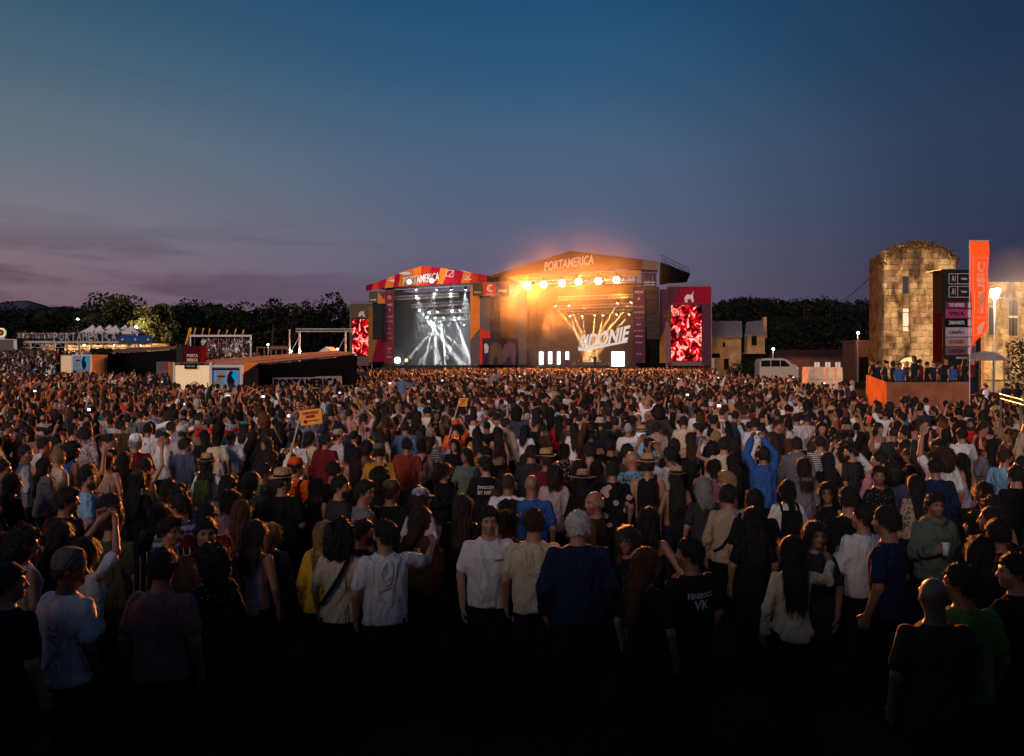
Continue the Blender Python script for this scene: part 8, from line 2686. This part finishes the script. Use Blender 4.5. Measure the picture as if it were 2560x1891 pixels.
 ('D', 2165, 1010, 0, 0, 'm', 'stand', 'short', 'black', 'tee', 'black', {}, 'dark figure right of the pale blue shirt'),
 ('D', 2225, 925, -20, -0.75, 'm', 'stand', 'short', 'dark', 'jacket', 'black', {}, 'dark figure cut by the east edge of the picture'),
 ('D', 820, 700, 0, 0, 'f', 'up', 'half', 'dark', 'tank', 'black', dict(redphone=True), 'person stretching up one bare arm with a red phone'),
 ('H', 830, 330, -10, -0.75, 'm', 'drink', 'short', 'dark', 'long', 'white', {}, 'tall person in a white long-sleeved T-shirt'),
 ('H', 405, 480, -140, -0.75, 'f', 'stand', 'long', 'black', 'tee', 'dark grey', {}, 'person with a lit face and long black hair between two white shirts'),
 ('H', 205, 620, 0, 0, 'f', 'round', 'long', 'black', 'long', 'cream', dict(mirror=True), 'person with long black hair in a cream blouse reaching to a friend'),
 ('H', 1450, 1020, 0, 0, 'm', 'stand', 'bald', 'dark', 'tee', 'brown', dict(skin=4), 'bald person in a brown T-shirt, close to the camera'),
 ('H', 1700, 900, 0, -0.75, 'm', 'stand', 'short', 'black', 'tee', 'green', {}, 'person in a green T-shirt behind the close bald head'),
 ('H', 1850, 620, 0, 0.75, 'f', 'drink', 'long', 'black', 'tee', 'black', {}, 'black-haired person right of the dark green hoodie'),
 ('H', 2165, 800, -30, -0.75, 'm', 'stand', 'short', 'black', 'jacket', 'black', {}, 'near dark figure at the east edge'),
 ('H', 2010, 470, 0, 0, 'm', 'stand', 'short', 'black', 'jacket', 'black', {}, 'person in a black jacket in front of the pale blue shirt'),
]
M_PHONE = mat_lamp('phone_screen', (0.60, 0.74, 0.80), 0.6)
M_PHONE_RED = mat_plain('red_phone_case', (.6, .03, .02), 0.4, emit=(.8, .05, .03), emit_s=0.2)
M_CUP = mat_plain('plastic_cup', (.72, .70, .68), 0.35, noise=0.05)
M_PRINTW = mat_plain('white_print', (.62, .62, .62), 0.8, noise=0.05)


def solid(name, col):
	return mat_plain(name, col, 0.8, noise=0.1)


def shirt_print(info, kind, text, size, cx, cz, mat, back=True):
	"""printed letters laid on the cloth of the back or the chest"""
	V = info['V']
	v, q, _ = V.top(info['top'])
	bvh = BVHTree.FromPolygons([tuple(p) for p in v], [tuple(f) for f in q])
	me = text_mesh(text, 1.0, 0.0, 0.0, 0.02)
	bm = bmesh.new(); bm.from_mesh(me); bmesh.ops.subdivide_edges(bm, edges=bm.edges[:], cuts=1); bmesh.ops.triangulate(bm, faces=bm.faces[:]); bm.to_mesh(me); bm.free()
	co = np.empty(len(me.vertices) * 3); me.vertices.foreach_get('co', co); co = co.reshape(-1, 3)
	mn, mx = co.min(0), co.max(0); mid = (mn + mx) / 2
	sx = size / (mx[0] - mn[0])
	sz = min(sx * 1.2, size * 0.30 / max(1e-3, mx[1] - mn[1])) if len(text) > 2 else sx
	out = []
	flip = -1 if info['mirror'] else 1
	for p in co:
		x = cx + (p[0] - mid[0]) * sx * (1 if back else -1) * flip
		z = cz + (p[1] - mid[1]) * sz
		d = Vector((0, 1, 0)) if back else Vector((0, -1, 0))
		o_ = Vector((x, -0.6 if back else 0.6, z))
		hit = bvh.ray_cast(o_, d)
		y = hit[0].y if hit[0] is not None else (-0.12 if back else 0.12)
		out += [x, y - 0.006 * d.y, z]
	me.vertices.foreach_set('co', out); me.update(); me.materials.clear(); me.materials.append(mat)
	o = bpy.data.objects.new('shirt_print', me); COL.objects.link(o); o.parent = info['ob']
	return o


def held_phone(info, p, label, red=False, tilt=0.0, lit=True):
	t = thing('phone', person_point(info, p), label, 'phone')
	m = MB(); m.box((0, 0, 0), (0.155, 0.010, 0.078) if not red else (0.078, 0.012, 0.155)); me = m.mesh('case'); me.materials.append(M_PHONE_RED if red else M_PLASTIC_BLACK)
	child('case', me, t)
	if lit and not red:
		m = MB(); m.box((0, -0.0065, 0), (0.145, 0.002, 0.070)); me = m.mesh('screen'); me.materials.append(M_PHONE); child('screen', me, t)
	t.rotation_euler = (R(8), tilt, -R(info['heading']))
	return t


def beer_sign(info, px, py, w, h, d, tilt, label):
	c = P(px, py, d)
	t = thing('beer_sign', (c.x, d, 0), label, 'sign', 'orange beer signs')
	ob = bpy.data.objects
	M_S = mat_plain('sign_orange', (.97, .40, .08), 0.6, noise=0.06)
	M_R = solid('sign_red', (.30, .012, .010))
	ca, sa = math.cos(tilt), math.sin(tilt)
	xd = Vector((ca, 0, sa)); zd = Vector((-sa, 0, ca))
	m = MB(); q = [c + xd * (sx * w / 2) + zd * (sz * h / 2) for sx, sz in ((-1, -1), (1, -1), (1, 1), (-1, 1))]
	m.prism(q, (0, 0.02, 0)); m.build('board', M_S, t)
	lettering('CERVEZA', M_R, t, c + zd * h * 0.28 - Vector((0, 0.006, 0)), w * 0.78, h * 0.17, xd, zd, 0.004, bold=0.02)
	lettering('BEER', M_R, t, c + zd * h * 0.04 - Vector((0, 0.006, 0)), w * 0.44, h * 0.17, xd, zd, 0.004, bold=0.02)
	lettering('Sanmiguel', M_R, t, c + xd * w * 0.10 - zd * h * 0.24 - Vector((0, 0.006, 0)), w * 0.50, h * 0.10, xd, zd, 0.004, bold=0.02)
	m = MB(); e = c - xd * w * 0.27 - zd * h * 0.27; m.tube(e - Vector((0, 0.01, 0)), e - Vector((0, 0.002, 0)), h * 0.12, 14); m.build('emblem', M_R, t)
	hand = person_point(info, (-0.16, -0.14, 1.30))
	m = MB(); m.tube(c - xd * w * 0.46 + Vector((0, 0.03, 0)) + zd * h * 0.3, hand, 0.012, 6); m.build('pole', mat_plain('pale_pole', (.62, .48, .34), 0.6), t)
	return t


prng = random.Random(11)
TAKEN = []
LEGC = [(.010, .011, .014), (.006, .006, .007), (.014, .016, .024), (.012, .018, .032), (.022, .017, .013)]
SHOWN = []
for (sh_, cx_, cy_, hd, tn, b_, pose, hair, hc, top, tc, ex, lab) in ROWS:
	ox, oy = CROPS[sh_]
	px, py = ox + cx_ * K, oy + cy_ * K
	hgt = prng.uniform(1.70, 1.80) if b_ == 'm' else prng.uniform(1.62, 1.70)
	zc = hgt * 0.93
	d = FOCAL * (CAM_H - zc) / (py - HORIZON)
	x = (px - 1280) / FOCAL * d
	# push apart anybody who would share a spot, keeping the line of sight
	for _ in range(14):
		near = [(math.hypot(x - a, d - b), b) for a, b in TAKEN if math.hypot(x - a, d - b) < 0.36]
		if not near:
			break
		d += 0.12
		x = (px - 1280) / FOCAL * d
	hgt = min(1.90, max(1.52, (CAM_H - (py - HORIZON) * d / FOCAL) / 0.93))
	TAKEN.append((x, d))
	ex = dict(ex)
	kw = {k: ex[k] for k in ('pat', 'beard', 'glasses', 'hat', 'hatc', 'bag', 'bagc', 'wide', 'mirror') if k in ex}
	info = make_person(x, d, ground_z(x, d), hd + prng.uniform(-6, 6), b_, pose, tn, ex.get('skin', prng.randrange(4)), hair, hc, top, tc,
					   lc=prng.choice(LEGC), height=hgt, label=lab, **kw)
	SHOWN.append((px, py, lab))
	if 'text' in ex:
		for i, s_ in enumerate(ex['text']):
			shirt_print(info, 'text', s_, 0.24 if len(s_) > 2 else 0.14, 0, 1.33 - 0.075 * i, M_PRINTW if tc != 'yellow' else M_BLACK)
	if 'mark' in ex:
		mc = ex.get('markc')
		shirt_print(info, 'mark', ex['mark'], 0.06 if len(ex['mark']) == 1 else 0.12, 0, 1.34, solid('mark_%s' % tc.replace(' ', '_'), mc) if mc else M_BLACK)
	if 'chest' in ex:
		shirt_print(info, 'chest', ex['chest'], 0.10 if tc == 'white' else 0.22, -0.08 if tc == 'white' else 0, 1.30, solid('chest_red', ex.get('chestc', (.12, .02, .02))), back=False)
	if ex.get('patch'):
		shirt_print(info, 'patch', 'O', 0.12, 0, 1.22, M_PRINT)
		shirt_print(info, 'patch', 'ROCK', 0.16, 0, 1.33, M_PRINT)
	if ex.get('stripes'):
		for k_ in range(3):
			for S, E, W, side, an in info['V'].joints:
				m = MB(); o_ = Vector((side * 0.052, 0.012 * (k_ - 1), 0.0))
				m.tube(Vector(S) + Vector((side * 0.045, 0.016 * (k_ - 1), 0.045)), Vector(E) + Vector((side * 0.062, 0.016 * (k_ - 1), 0)), 0.0045, 5)
				me = m.mesh('sleeve_stripe'); me.materials.append(M_PRINTW); child('sleeve_stripe', me, info['ob'])
	if ex.get('phone'):
		if pose == 'high':
			held_phone(info, (0, 0.31, 1.94), 'dark phone held up by the bare-armed person in white' if tc == 'white' else 'glowing phone held up by the person in the blue jacket', lit=tc != 'white')
		else:
			held_phone(info, (0.06, 0.40, 1.78), 'bright phone held by the bearded person in grey')
	if ex.get('redphone'):
		held_phone(info, (0.21, 0.13, 2.06), 'red phone held up high above the crowd near the plywood wall', True, 0.25)
	if ex.get('cup'):
		c = person_point(info, (0.075, 0.31, 1.235))
		t = thing('plastic_cup', c, 'white plastic cup held by the person in the dark green hoodie', 'cup')
		m = MB(); m.lathe([(0.026, -0.06), (0.030, 0.0), (0.036, 0.065), (0.034, 0.065), (0.028, 0.0), (0.02, -0.05)], 14, tuple(c)); m.build('cup_wall', M_CUP, t, smooth=True)
		m = MB(); m.lathe([(0.0365, 0.060), (0.0385, 0.066), (0.0365, 0.070)], 14, tuple(c)); m.build('rim', M_CUP, t, smooth=True)
	if ex.get('sign') == 1:
		beer_sign(info, 777, 1043, 0.0 + 54 / FOCAL * (d + 0.05), 38 / FOCAL * (d + 0.05), d + 0.05, 0.12, 'orange CERVEZA BEER placard on a pole above the beer seller')
	if ex.get('sign') == 2:
		beer_sign(info, 1158, 1006, 20 / FOCAL * d, 20 / FOCAL * d, d, -0.03, 'far orange CERVEZA BEER placard in the middle of the crowd')

# ---- everybody else near enough to be told apart
OBST = [  # x0, x1, y0, y1 kept free
	(P(2165, 0, 34).x - 0.3, 27.0, 29.0, 42), (P(2440, 0, 44).x, 34, 42, 48), (P(2470, 0, 13).x - 0.2, 13, 12.6, 14.4)]


def blocked(x, y):
	px = 1280 + x / y * FOCAL
	for x0, x1, y0, y1 in OBST:
		if x0 < x < x1 and y0 < y < y1:
			return True
	if y > 42.0 and 425 < px < 612: return True
	if y > 40.5 and 600 < px < 897 and y < 90: return True
	if y > 26.5 and 2135 < px < 2450: return True
	if y > 62.5 and 140 < px < 480: return True
	if px <= 140 and y > 98: return True
	if px > 1790 and y > 62: return True
	if px > 2000 and y > 44: return True
	if y > 105.0: return True
	return False


DESCHAIR = {'short': 'short-haired', 'buzz': 'close-cropped', 'quiff': 'quiff-haired', 'bald': 'bald', 'ring': 'balding', 'long': 'long-haired', 'half': 'shoulder-length-haired', 'bob': 'bob-haired', 'curly': 'curly-haired', 'bun': 'bun-haired', 'tail': 'ponytailed'}
DESCTOP = {'tee': 'T-shirt', 'long': 'long-sleeved shirt', 'hood': 'hoodie', 'tank': 'vest', 'strap': 'strapless top', 'jacket': 'jacket'}
ANCH = [(740, 1167, 'the beer seller in orange'), (777, 1043, 'the near beer sign'), (1158, 1006, 'the far beer sign'), (1397, 1060, 'the red dress'), (1530, 1180, 'the flowered black shirt'), (1330, 1210, 'the bald person in blue'),
		(220, 1190, 'the light blue football shirt'), (520, 1160, 'the straw hat'), (412, 1100, 'the white hoodie'), (910, 1050, 'the overhead clapper'), (1225, 1300, 'the white T-shirt facing the camera'), (1445, 1315, 'the white-haired navy jacket'),
		(1905, 1130, 'the bright blue jacket'), (2340, 1265, 'the dark green hoodie'), (2425, 1060, 'the red jacket'), (1815, 1025, 'the number 11 shirt'), (2300, 990, 'the plywood wall'), (1505, 1055, 'the cream bucket hat'), (950, 1130, 'the mustard sweatshirt'),
		(1215, 1165, 'the lettered black T-shirt'), (108, 1045, 'the bearded person in cream'), (2137, 980, 'the pink-haired person'), (2520, 1145, 'the pale blue shirt'), (1620, 1165, 'the pale straw hat'), (1058, 1455, 'the leather jacket'), (290, 1400, 'the raised phone over white'),
		(1730, 1385, 'the FENEROCK shirt'), (2335, 1490, 'the close bald head'), (170, 1425, 'the dark beanie'), (406, 1415, 'the mauve T-shirt'), (2150, 1295, 'the white long-sleeved T-shirt'), (850, 1340, 'the bushy black curls')]
used_labels = {}


def auto_label(px, py, hair, hc, tc, top, hat):
	core = '%s person in a %s %s' % (('%s %s' % (hc, DESCHAIR[hair])) if hair not in ('bald',) else 'bald', tc, DESCTOP[top])
	if hat:
		core = 'person in a %s and a %s %s' % ({'cap': 'plain cap', 'straw': 'small straw hat', 'beanie': 'knitted hat', 'bucket': 'cloth sun hat', 'fedora': 'straw fedora'}[hat], tc, DESCTOP[top])
	order = sorted(ANCH, key=lambda a: (a[0] - px) ** 2 + ((a[1] - py) * 2) ** 2)
	for a in order:
		dx, dy = px - a[0], py - a[1]
		if dy < -14 and abs(dx) < 3.2 * abs(dy): rel = 'behind'
		elif dy > 14 and abs(dx) < 3.2 * abs(dy): rel = 'in front of'
		else: rel = 'beside'
		if abs(dx) > 45: rel = {'behind': 'some way behind', 'in front of': 'some way in front of', 'beside': 'some way from'}[rel] if math.hypot(dx, dy) > 90 else rel
		l_ = '%s %s %s' % (core, rel, a[2])
		if l_ not in used_labels and len(l_.split()) <= 16:
			used_labels[l_] = 1
			return l_
	return core + ' in the crowd'


N_IND = 328
fill_rng = random.Random(23)
cand = []
for k_ in range(14000):
	d = 6.3 + 8.7 * fill_rng.random() ** 0.9
	px = fill_rng.uniform(-70, 2630)
	cand.append((d, px))
NEAR = []
# dark clothes stand in for deep shade over the closest filler rows
extra = []
for d, px in cand:
	x = (px - 1280) / FOCAL * d
	if len(extra) + len(ROWS) + len(NEAR) >= N_IND:
		break
	if blocked(x, d): continue
	lim = 0.42
	if any(math.hypot(x - a, d - b) < lim for a, b in TAKEN): continue
	# nobody may stand right in front of somebody the photo shows clearly
	hy = HORIZON + FOCAL * (CAM_H - 1.62) / d
	if d < 16 and any(abs(px - qx) < 0.21 / d * FOCAL and -8 < (hy - qy) < (0.60 if qy > 1290 else 0.47) / d * FOCAL for qx, qy, _ in SHOWN): continue
	TAKEN.append((x, d)); extra.append((d, px, x))
for px, d in NEAR:
	extra.insert(0, (d, px, (px - 1280) / FOCAL * d))
for d, px, x in extra:
	r_ = fill_rng
	b_ = r_.choice('mf')
	hair = r_.choice(['short', 'short', 'short', 'quiff', 'buzz', 'curly', 'short'] if b_ == 'm' else ['long', 'long', 'half', 'bob', 'bun', 'tail', 'curly'])
	hc = r_.choice(['black', 'dark', 'dark', 'brown', 'brown', 'blond' if d > 12 else 'dark', 'grey' if (b_ == 'm' and d > 12) else 'dark'])
	if hc == 'dark': hc = 'dark'
	top = r_.choice(['tee', 'tee', 'tee', 'long', 'hood', 'jacket'] if b_ == 'm' else ['tee', 'tee', 'tank', 'long', 'jacket', 'strap'])
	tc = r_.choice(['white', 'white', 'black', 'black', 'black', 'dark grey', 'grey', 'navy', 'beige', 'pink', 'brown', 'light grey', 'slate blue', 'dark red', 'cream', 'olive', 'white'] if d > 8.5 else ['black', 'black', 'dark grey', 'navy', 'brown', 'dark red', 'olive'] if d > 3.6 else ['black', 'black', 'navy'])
	pose = r_.choice(['stand', 'stand', 'stand', 'pocket', 'drink', 'cross', 'hip', 'stand', 'up' if d > 9 else 'stand', 'phone' if d > 11 else 'stand'])
	hat = r_.choice([None] * 12 + ['cap', 'beanie', 'straw']) if b_ == 'm' and d > 10 else None
	hd = r_.gauss(0, 22); tn = r_.choice([0, 0, 0, 0.75, -0.75])
	if r_.random() < 0.10: hd = r_.uniform(90, 270)
	hgt = r_.uniform(1.68, 1.84) if b_ == 'm' else r_.uniform(1.57, 1.72)
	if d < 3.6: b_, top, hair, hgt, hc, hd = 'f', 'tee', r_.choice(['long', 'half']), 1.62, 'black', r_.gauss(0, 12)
	py = HORIZON + FOCAL * (CAM_H - hgt * 0.93) / d
	lab = auto_label(px, py, hair, hc, tc, top, hat)
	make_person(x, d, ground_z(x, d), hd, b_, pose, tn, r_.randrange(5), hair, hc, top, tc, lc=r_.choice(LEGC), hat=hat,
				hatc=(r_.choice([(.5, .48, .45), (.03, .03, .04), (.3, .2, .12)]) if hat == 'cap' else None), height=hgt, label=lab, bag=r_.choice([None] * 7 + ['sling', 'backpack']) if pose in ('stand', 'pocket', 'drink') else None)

# ---- performers
def performer(wall, px, off, dz, b_, pose, hd, tc, lab, hair='short', hc='dark'):
	p = wall.xy(px, off)
	make_person(p.x, p.y, dz, hd, b_, pose, 0, 1, hair, hc, 'long', tc, height=1.8, label=lab, group='performers on the stages')


performer(SA, 1117, 3.0, deckz_a, 'm', 'drink', 180, 'white', 'performer in white standing alone on the white-lit stage')
performer(SB, 1487, 2.0, deckz_b, 'm', 'drink', 170, 'dark grey', 'performer at the front of the orange-lit stage')
performer(SB, 1452, 4.0, deckz_b, 'm', 'hip', 200, 'brick red', 'performer in red near the fourth white panel')
performer(SB, 1480, 5.4, deckz_b + 0.6, 'm', 'out', 180, 'black', 'drummer sitting up behind the drum kit', 'half', 'brown')

# ================================================================== the rest of the crowd: one mass, thousands of figures
def crowd_material():
	m = bpy.data.materials.new('crowd'); m.use_nodes = True
	N, L = nt(m); b = N['Principled BSDF']
	z = N.new('ShaderNodeAttribute'); z.attribute_name = 'zone'
	cols = {}
	for nm in ('skin_col', 'hair_col', 'top_col', 'leg_col'):
		a = N.new('ShaderNodeAttribute'); a.attribute_type = 'INSTANCER'; a.attribute_name = nm
		cols[nm] = a.outputs['Color']
	def step(v):
		s = N.new('ShaderNodeMath'); s.operation = 'GREATER_THAN'; s.inputs[1].default_value = v
		L.new(z.outputs['Fac'], s.inputs[0]); return s.outputs[0]
	cur = cols['skin_col']
	for v, nm in ((0.5, 'hair_col'), (1.5, 'top_col'), (2.5, 'leg_col')):
		mx = N.new('ShaderNodeMix'); mx.data_type = 'RGBA'
		L.new(step(v), mx.inputs[0]); L.new(cur, mx.inputs[6]); L.new(cols[nm], mx.inputs[7])
		cur = mx.outputs[2]
	L.new(cur, b.inputs['Base Color'])
	b.inputs['Roughness'].default_value = 0.75
	b.inputs['Specular IOR Level'].default_value = 0.2
	b.inputs['Emission Color'].default_value = (0.95, 0.97, 1.0, 1)
	em = N.new('ShaderNodeMath'); em.operation = 'MULTIPLY'; em.inputs[1].default_value = 1.6
	L.new(step(3.5), em.inputs[0]); L.new(em.outputs[0], b.inputs['Emission Strength'])
	return m


M_CROWD = crowd_material()
protos = bpy.data.collections.new('crowd_figures')
PROTO = [('m', 'stand', 0.0, 'short', 'tee', 0), ('m', 'drink', 0.75, 'quiff', 'tee', 0), ('m', 'up', 0.0, 'short', 'tee', 0), ('m', 'pocket', 0.75, 'curly', 'long', 0),
		 ('m', 'clap', 0.0, 'buzz', 'tee', 0), ('f', 'stand', 0.0, 'long', 'tee', 0), ('f', 'drink', 0.75, 'half', 'tank', 0), ('f', 'up', 0.0, 'bun', 'tee', 0),
		 ('f', 'cross', 0.0, 'tail', 'long', 0), ('f', 'phone', 0.0, 'bob', 'tank', 0), ('m', 'phone', 0.0, 'short', 'tee', 1), ('m', 'out', 0.0, 'short', 'hood', 0)]
for i, (b_, pose, tn, hair, top, ph_) in enumerate(PROTO):
	V = Variant.get(b_, pose, tn)
	vs, qs, zs_ = [], [], []
	n = 0
	HMx = np.array(head_matrix(V.yaw, V.pitch))
	for (v, q, _), zn in ((V.body(True), 0), (hair_mesh(hair, True), 1), (V.top(top, True), 2), (Variant.get(b_, 'stand', 0.0).legs('trousers', True), 3)):
		if zn == 1:
			v = v @ HMx[:3, :3].T + HMx[:3, 3]
		vs.append(v); qs.append(q + n); zs_.append(np.full(len(v), float(zn))); n += len(v)
	if ph_:
		bxv = np.array([(sx * 0.05, 0.37 + sy * 0.01, 1.80 + sz * 0.035) for sx in (-1, 1) for sy in (-1, 1) for sz in (-1, 1)])
		bq = np.array([(0, 1, 3, 2), (4, 6, 7, 5), (0, 4, 5, 1), (2, 3, 7, 6), (0, 2, 6, 4), (1, 5, 7, 3)])
		vs.append(bxv); qs.append(bq + n); zs_.append(np.full(8, 4.0)); n += 8
	me = np_mesh('crowd_figure', np.concatenate(vs), np.concatenate(qs), M_CROWD, zone=np.concatenate(zs_))
	o = bpy.data.objects.new('crowd_figure_%02d' % i, me)
	protos.objects.link(o)

crng = np.random.default_rng(77)
pts = []
grid = {}


def far_ok(x, y, lim):
	gx_, gy_ = int(x / 0.8), int(y / 0.8)
	for i in (-1, 0, 1):
		for j in (-1, 0, 1):
			for (a, b) in grid.get((gx_ + i, gy_ + j), ()):
				if (a - x) ** 2 + (b - y) ** 2 < lim * lim:
					return False
	return True


for a, b in TAKEN:
	grid.setdefault((int(a / 0.8), int(b / 0.8)), []).append((a, b))
y = 9.5
dmax_ind = max(d for d, _, _ in extra)
NTRY = 26000
for k_ in range(NTRY):
	y = 13.0 + (105 - 13.0) * math.sqrt(crng.random())
	if crng.random() < 0.3:
		y = crng.uniform(13.0, 45)
	x = crng.uniform(-0.70, 0.71) * y
	if blocked(x, y): continue
	px = 1280 + x / y * FOCAL
	# nobody right in front of the near people the photo shows clearly
	if y < 19 and any(abs(px - qx) < 0.2 / y * FOCAL and -10 < (HORIZON + FOCAL * 1.53 / y - qy) < 0.42 / y * FOCAL for qx, qy, _ in SHOWN): continue
	clump = math.sin(x * 1.3 + 2 * math.sin(y * 0.41)) * math.sin(y * 0.9 + 1.7 * math.sin(x * 0.37))
	if y < 75 and clump < -0.35 and crng.random() < 0.55: continue
	lim = 0.42 + 0.16 * crng.random()
	if not far_ok(x, y, lim): continue
	grid.setdefault((int(x / 0.8), int(y / 0.8)), []).append((x, y))
	pts.append((x, y, ground_z(x, y) + (0.62 if (crng.random() < 0.003 and 30 < y < 90) else 0.0)))
n_field = len(pts)
plat0 = len(pts) + len(GRAND)
pts += GRAND
pts += PLAT
for px in np.arange(48, 300, 4.2):          # guests on the bar deck
	yy = YB + crng.uniform(0.6, 3.2)
	pts.append((P(px + crng.uniform(-2, 2), 0, yy).x, yy, z_top - 0.5))
for px in np.arange(300, 378, 6.0):
	yy = YB + crng.uniform(0.8, 3.0)
	pts.append((P(px, 0, yy).x, yy, z_top - 0.5))
for px in np.arange(46, 378, 5.5):          # and along the bar below
	yy = YB - crng.uniform(0.4, 1.6)
	xx = P(px, 0, yy).x
	pts.append((xx, yy, ground_z(xx, yy)))
pts = np.array(pts)
n = len(pts)
me = bpy.data.meshes.new('crowd')
me.vertices.add(n); me.vertices.foreach_set('co', pts.astype(np.float32).ravel()); me.update()


def attr(name, typ, key, data):
	a = me.attributes.new(name, typ, 'POINT')
	a.data.foreach_set(key, np.ascontiguousarray(data).ravel())


pid = crng.choice(12, n, p=[.18, .11, .05, .09, .03, .18, .10, .05, .08, .06, .008, .062])
attr('pid', 'INT', 'value', pid.astype(np.int32))
sx_ = (4.0 - pts[:, 0]); sy_ = (112 - pts[:, 1])
head_a = -np.arctan2(sx_, sy_) * 0.8 + crng.normal(0, 0.45, n)
turned = crng.random(n) < 0.16
head_a[turned] += crng.uniform(1.2, 5.0, turned.sum())
head_a[n_field:] = crng.uniform(0, 6.28, n - n_field)
rot = np.zeros((n, 3), np.float32); rot[:, 2] = head_a
attr('rot', 'FLOAT_VECTOR', 'vector', rot)
hs_ = crng.normal(0.98, 0.055, n).clip(0.84, 1.10)
scl = np.stack([hs_ * np.where(crng.random(n) < 0.5, 1, -1) * crng.uniform(0.95, 1.1, n), hs_, hs_], 1).astype(np.float32)
attr('scl', 'FLOAT_VECTOR', 'vector', scl)


def cols_of(names, table, probs, jit=0.15):
	idx = crng.choice(len(names), n, p=np.array(probs) / sum(probs))
	c = np.array([table[k] for k in names])[idx] * crng.uniform(1 - jit, 1 + jit, (n, 1))
	return np.concatenate([c, np.ones((n, 1))], 1).astype(np.float32)


tcols = cols_of(['white', 'black', 'dark grey', 'grey', 'navy', 'beige', 'pink', 'brown', 'light grey', 'slate blue', 'dark red', 'cream', 'red', 'light blue', 'mustard', 'denim blue', 'mauve', 'teal'], COLS,
	 [29, 28, 10, 5, 7, 3, 2.5, 5, 6, 3, 5, 4, 3.2, 2, 1.2, 3, 3, .5])
tcols[plat0:plat0 + len(PLAT), :3] = np.array([COLS[k] for k in ('black', 'navy', 'dark grey', 'black', 'blue', 'brown', 'black', 'dark red')])[np.arange(len(PLAT)) % 8] * 0.8  # platform figures darkened through their tops to read as silhouettes
attr('top_col', 'FLOAT_COLOR', 'color', tcols)
attr('hair_col', 'FLOAT_COLOR', 'color', cols_of(['black', 'dark', 'brown', 'red-brown', 'blond', 'grey', 'white'], HAIRCOL, [26, 36, 18, 4, 3.5, 2, 1.5]))
attr('skin_col', 'FLOAT_COLOR', 'color', cols_of(list(range(5)), SKINS, [4, 4, 3, 3, 1]))
lg = np.array(LEGC)[crng.integers(0, len(LEGC), n)]
attr('leg_col', 'FLOAT_COLOR', 'color', np.concatenate([lg, np.ones((n, 1))], 1).astype(np.float32))
crowd = bpy.data.objects.new('crowd', me)
COL.objects.link(crowd)
tag(crowd, 'dense festival crowd filling the field up to the stages', 'crowd', None, 'stuff')
ng = bpy.data.node_groups.new('crowd_figures', 'GeometryNodeTree')
ng.interface.new_socket('Geometry', in_out='INPUT', socket_type='NodeSocketGeometry')
ng.interface.new_socket('Geometry', in_out='OUTPUT', socket_type='NodeSocketGeometry')
gi, go = ng.nodes.new('NodeGroupInput'), ng.nodes.new('NodeGroupOutput')
iop = ng.nodes.new('GeometryNodeInstanceOnPoints')
ci = ng.nodes.new('GeometryNodeCollectionInfo'); ci.inputs['Collection'].default_value = protos
ci.inputs['Separate Children'].default_value = True; ci.inputs['Reset Children'].default_value = True


def named(name, typ):
	a = ng.nodes.new('GeometryNodeInputNamedAttribute'); a.data_type = typ; a.inputs['Name'].default_value = name
	return [s for s in a.outputs if s.enabled and s.name == 'Attribute'][0]


LK = ng.links
LK.new(gi.outputs[0], iop.inputs['Points']); LK.new(ci.outputs[0], iop.inputs['Instance'])
iop.inputs['Pick Instance'].default_value = True
LK.new(named('pid', 'INT'), iop.inputs['Instance Index'])
e2r = ng.nodes.new('FunctionNodeEulerToRotation')
LK.new(named('rot', 'FLOAT_VECTOR'), e2r.inputs[0]); LK.new(e2r.outputs[0], iop.inputs['Rotation'])
LK.new(named('scl', 'FLOAT_VECTOR'), iop.inputs['Scale'])
LK.new(iop.outputs[0], go.inputs[0])
md = crowd.modifiers.new('figures', 'NODES'); md.node_group = ng
print('people', len(PEOPLE), 'crowd', n, 'field', n_field, 'time', round(time.time() - T_START, 1))
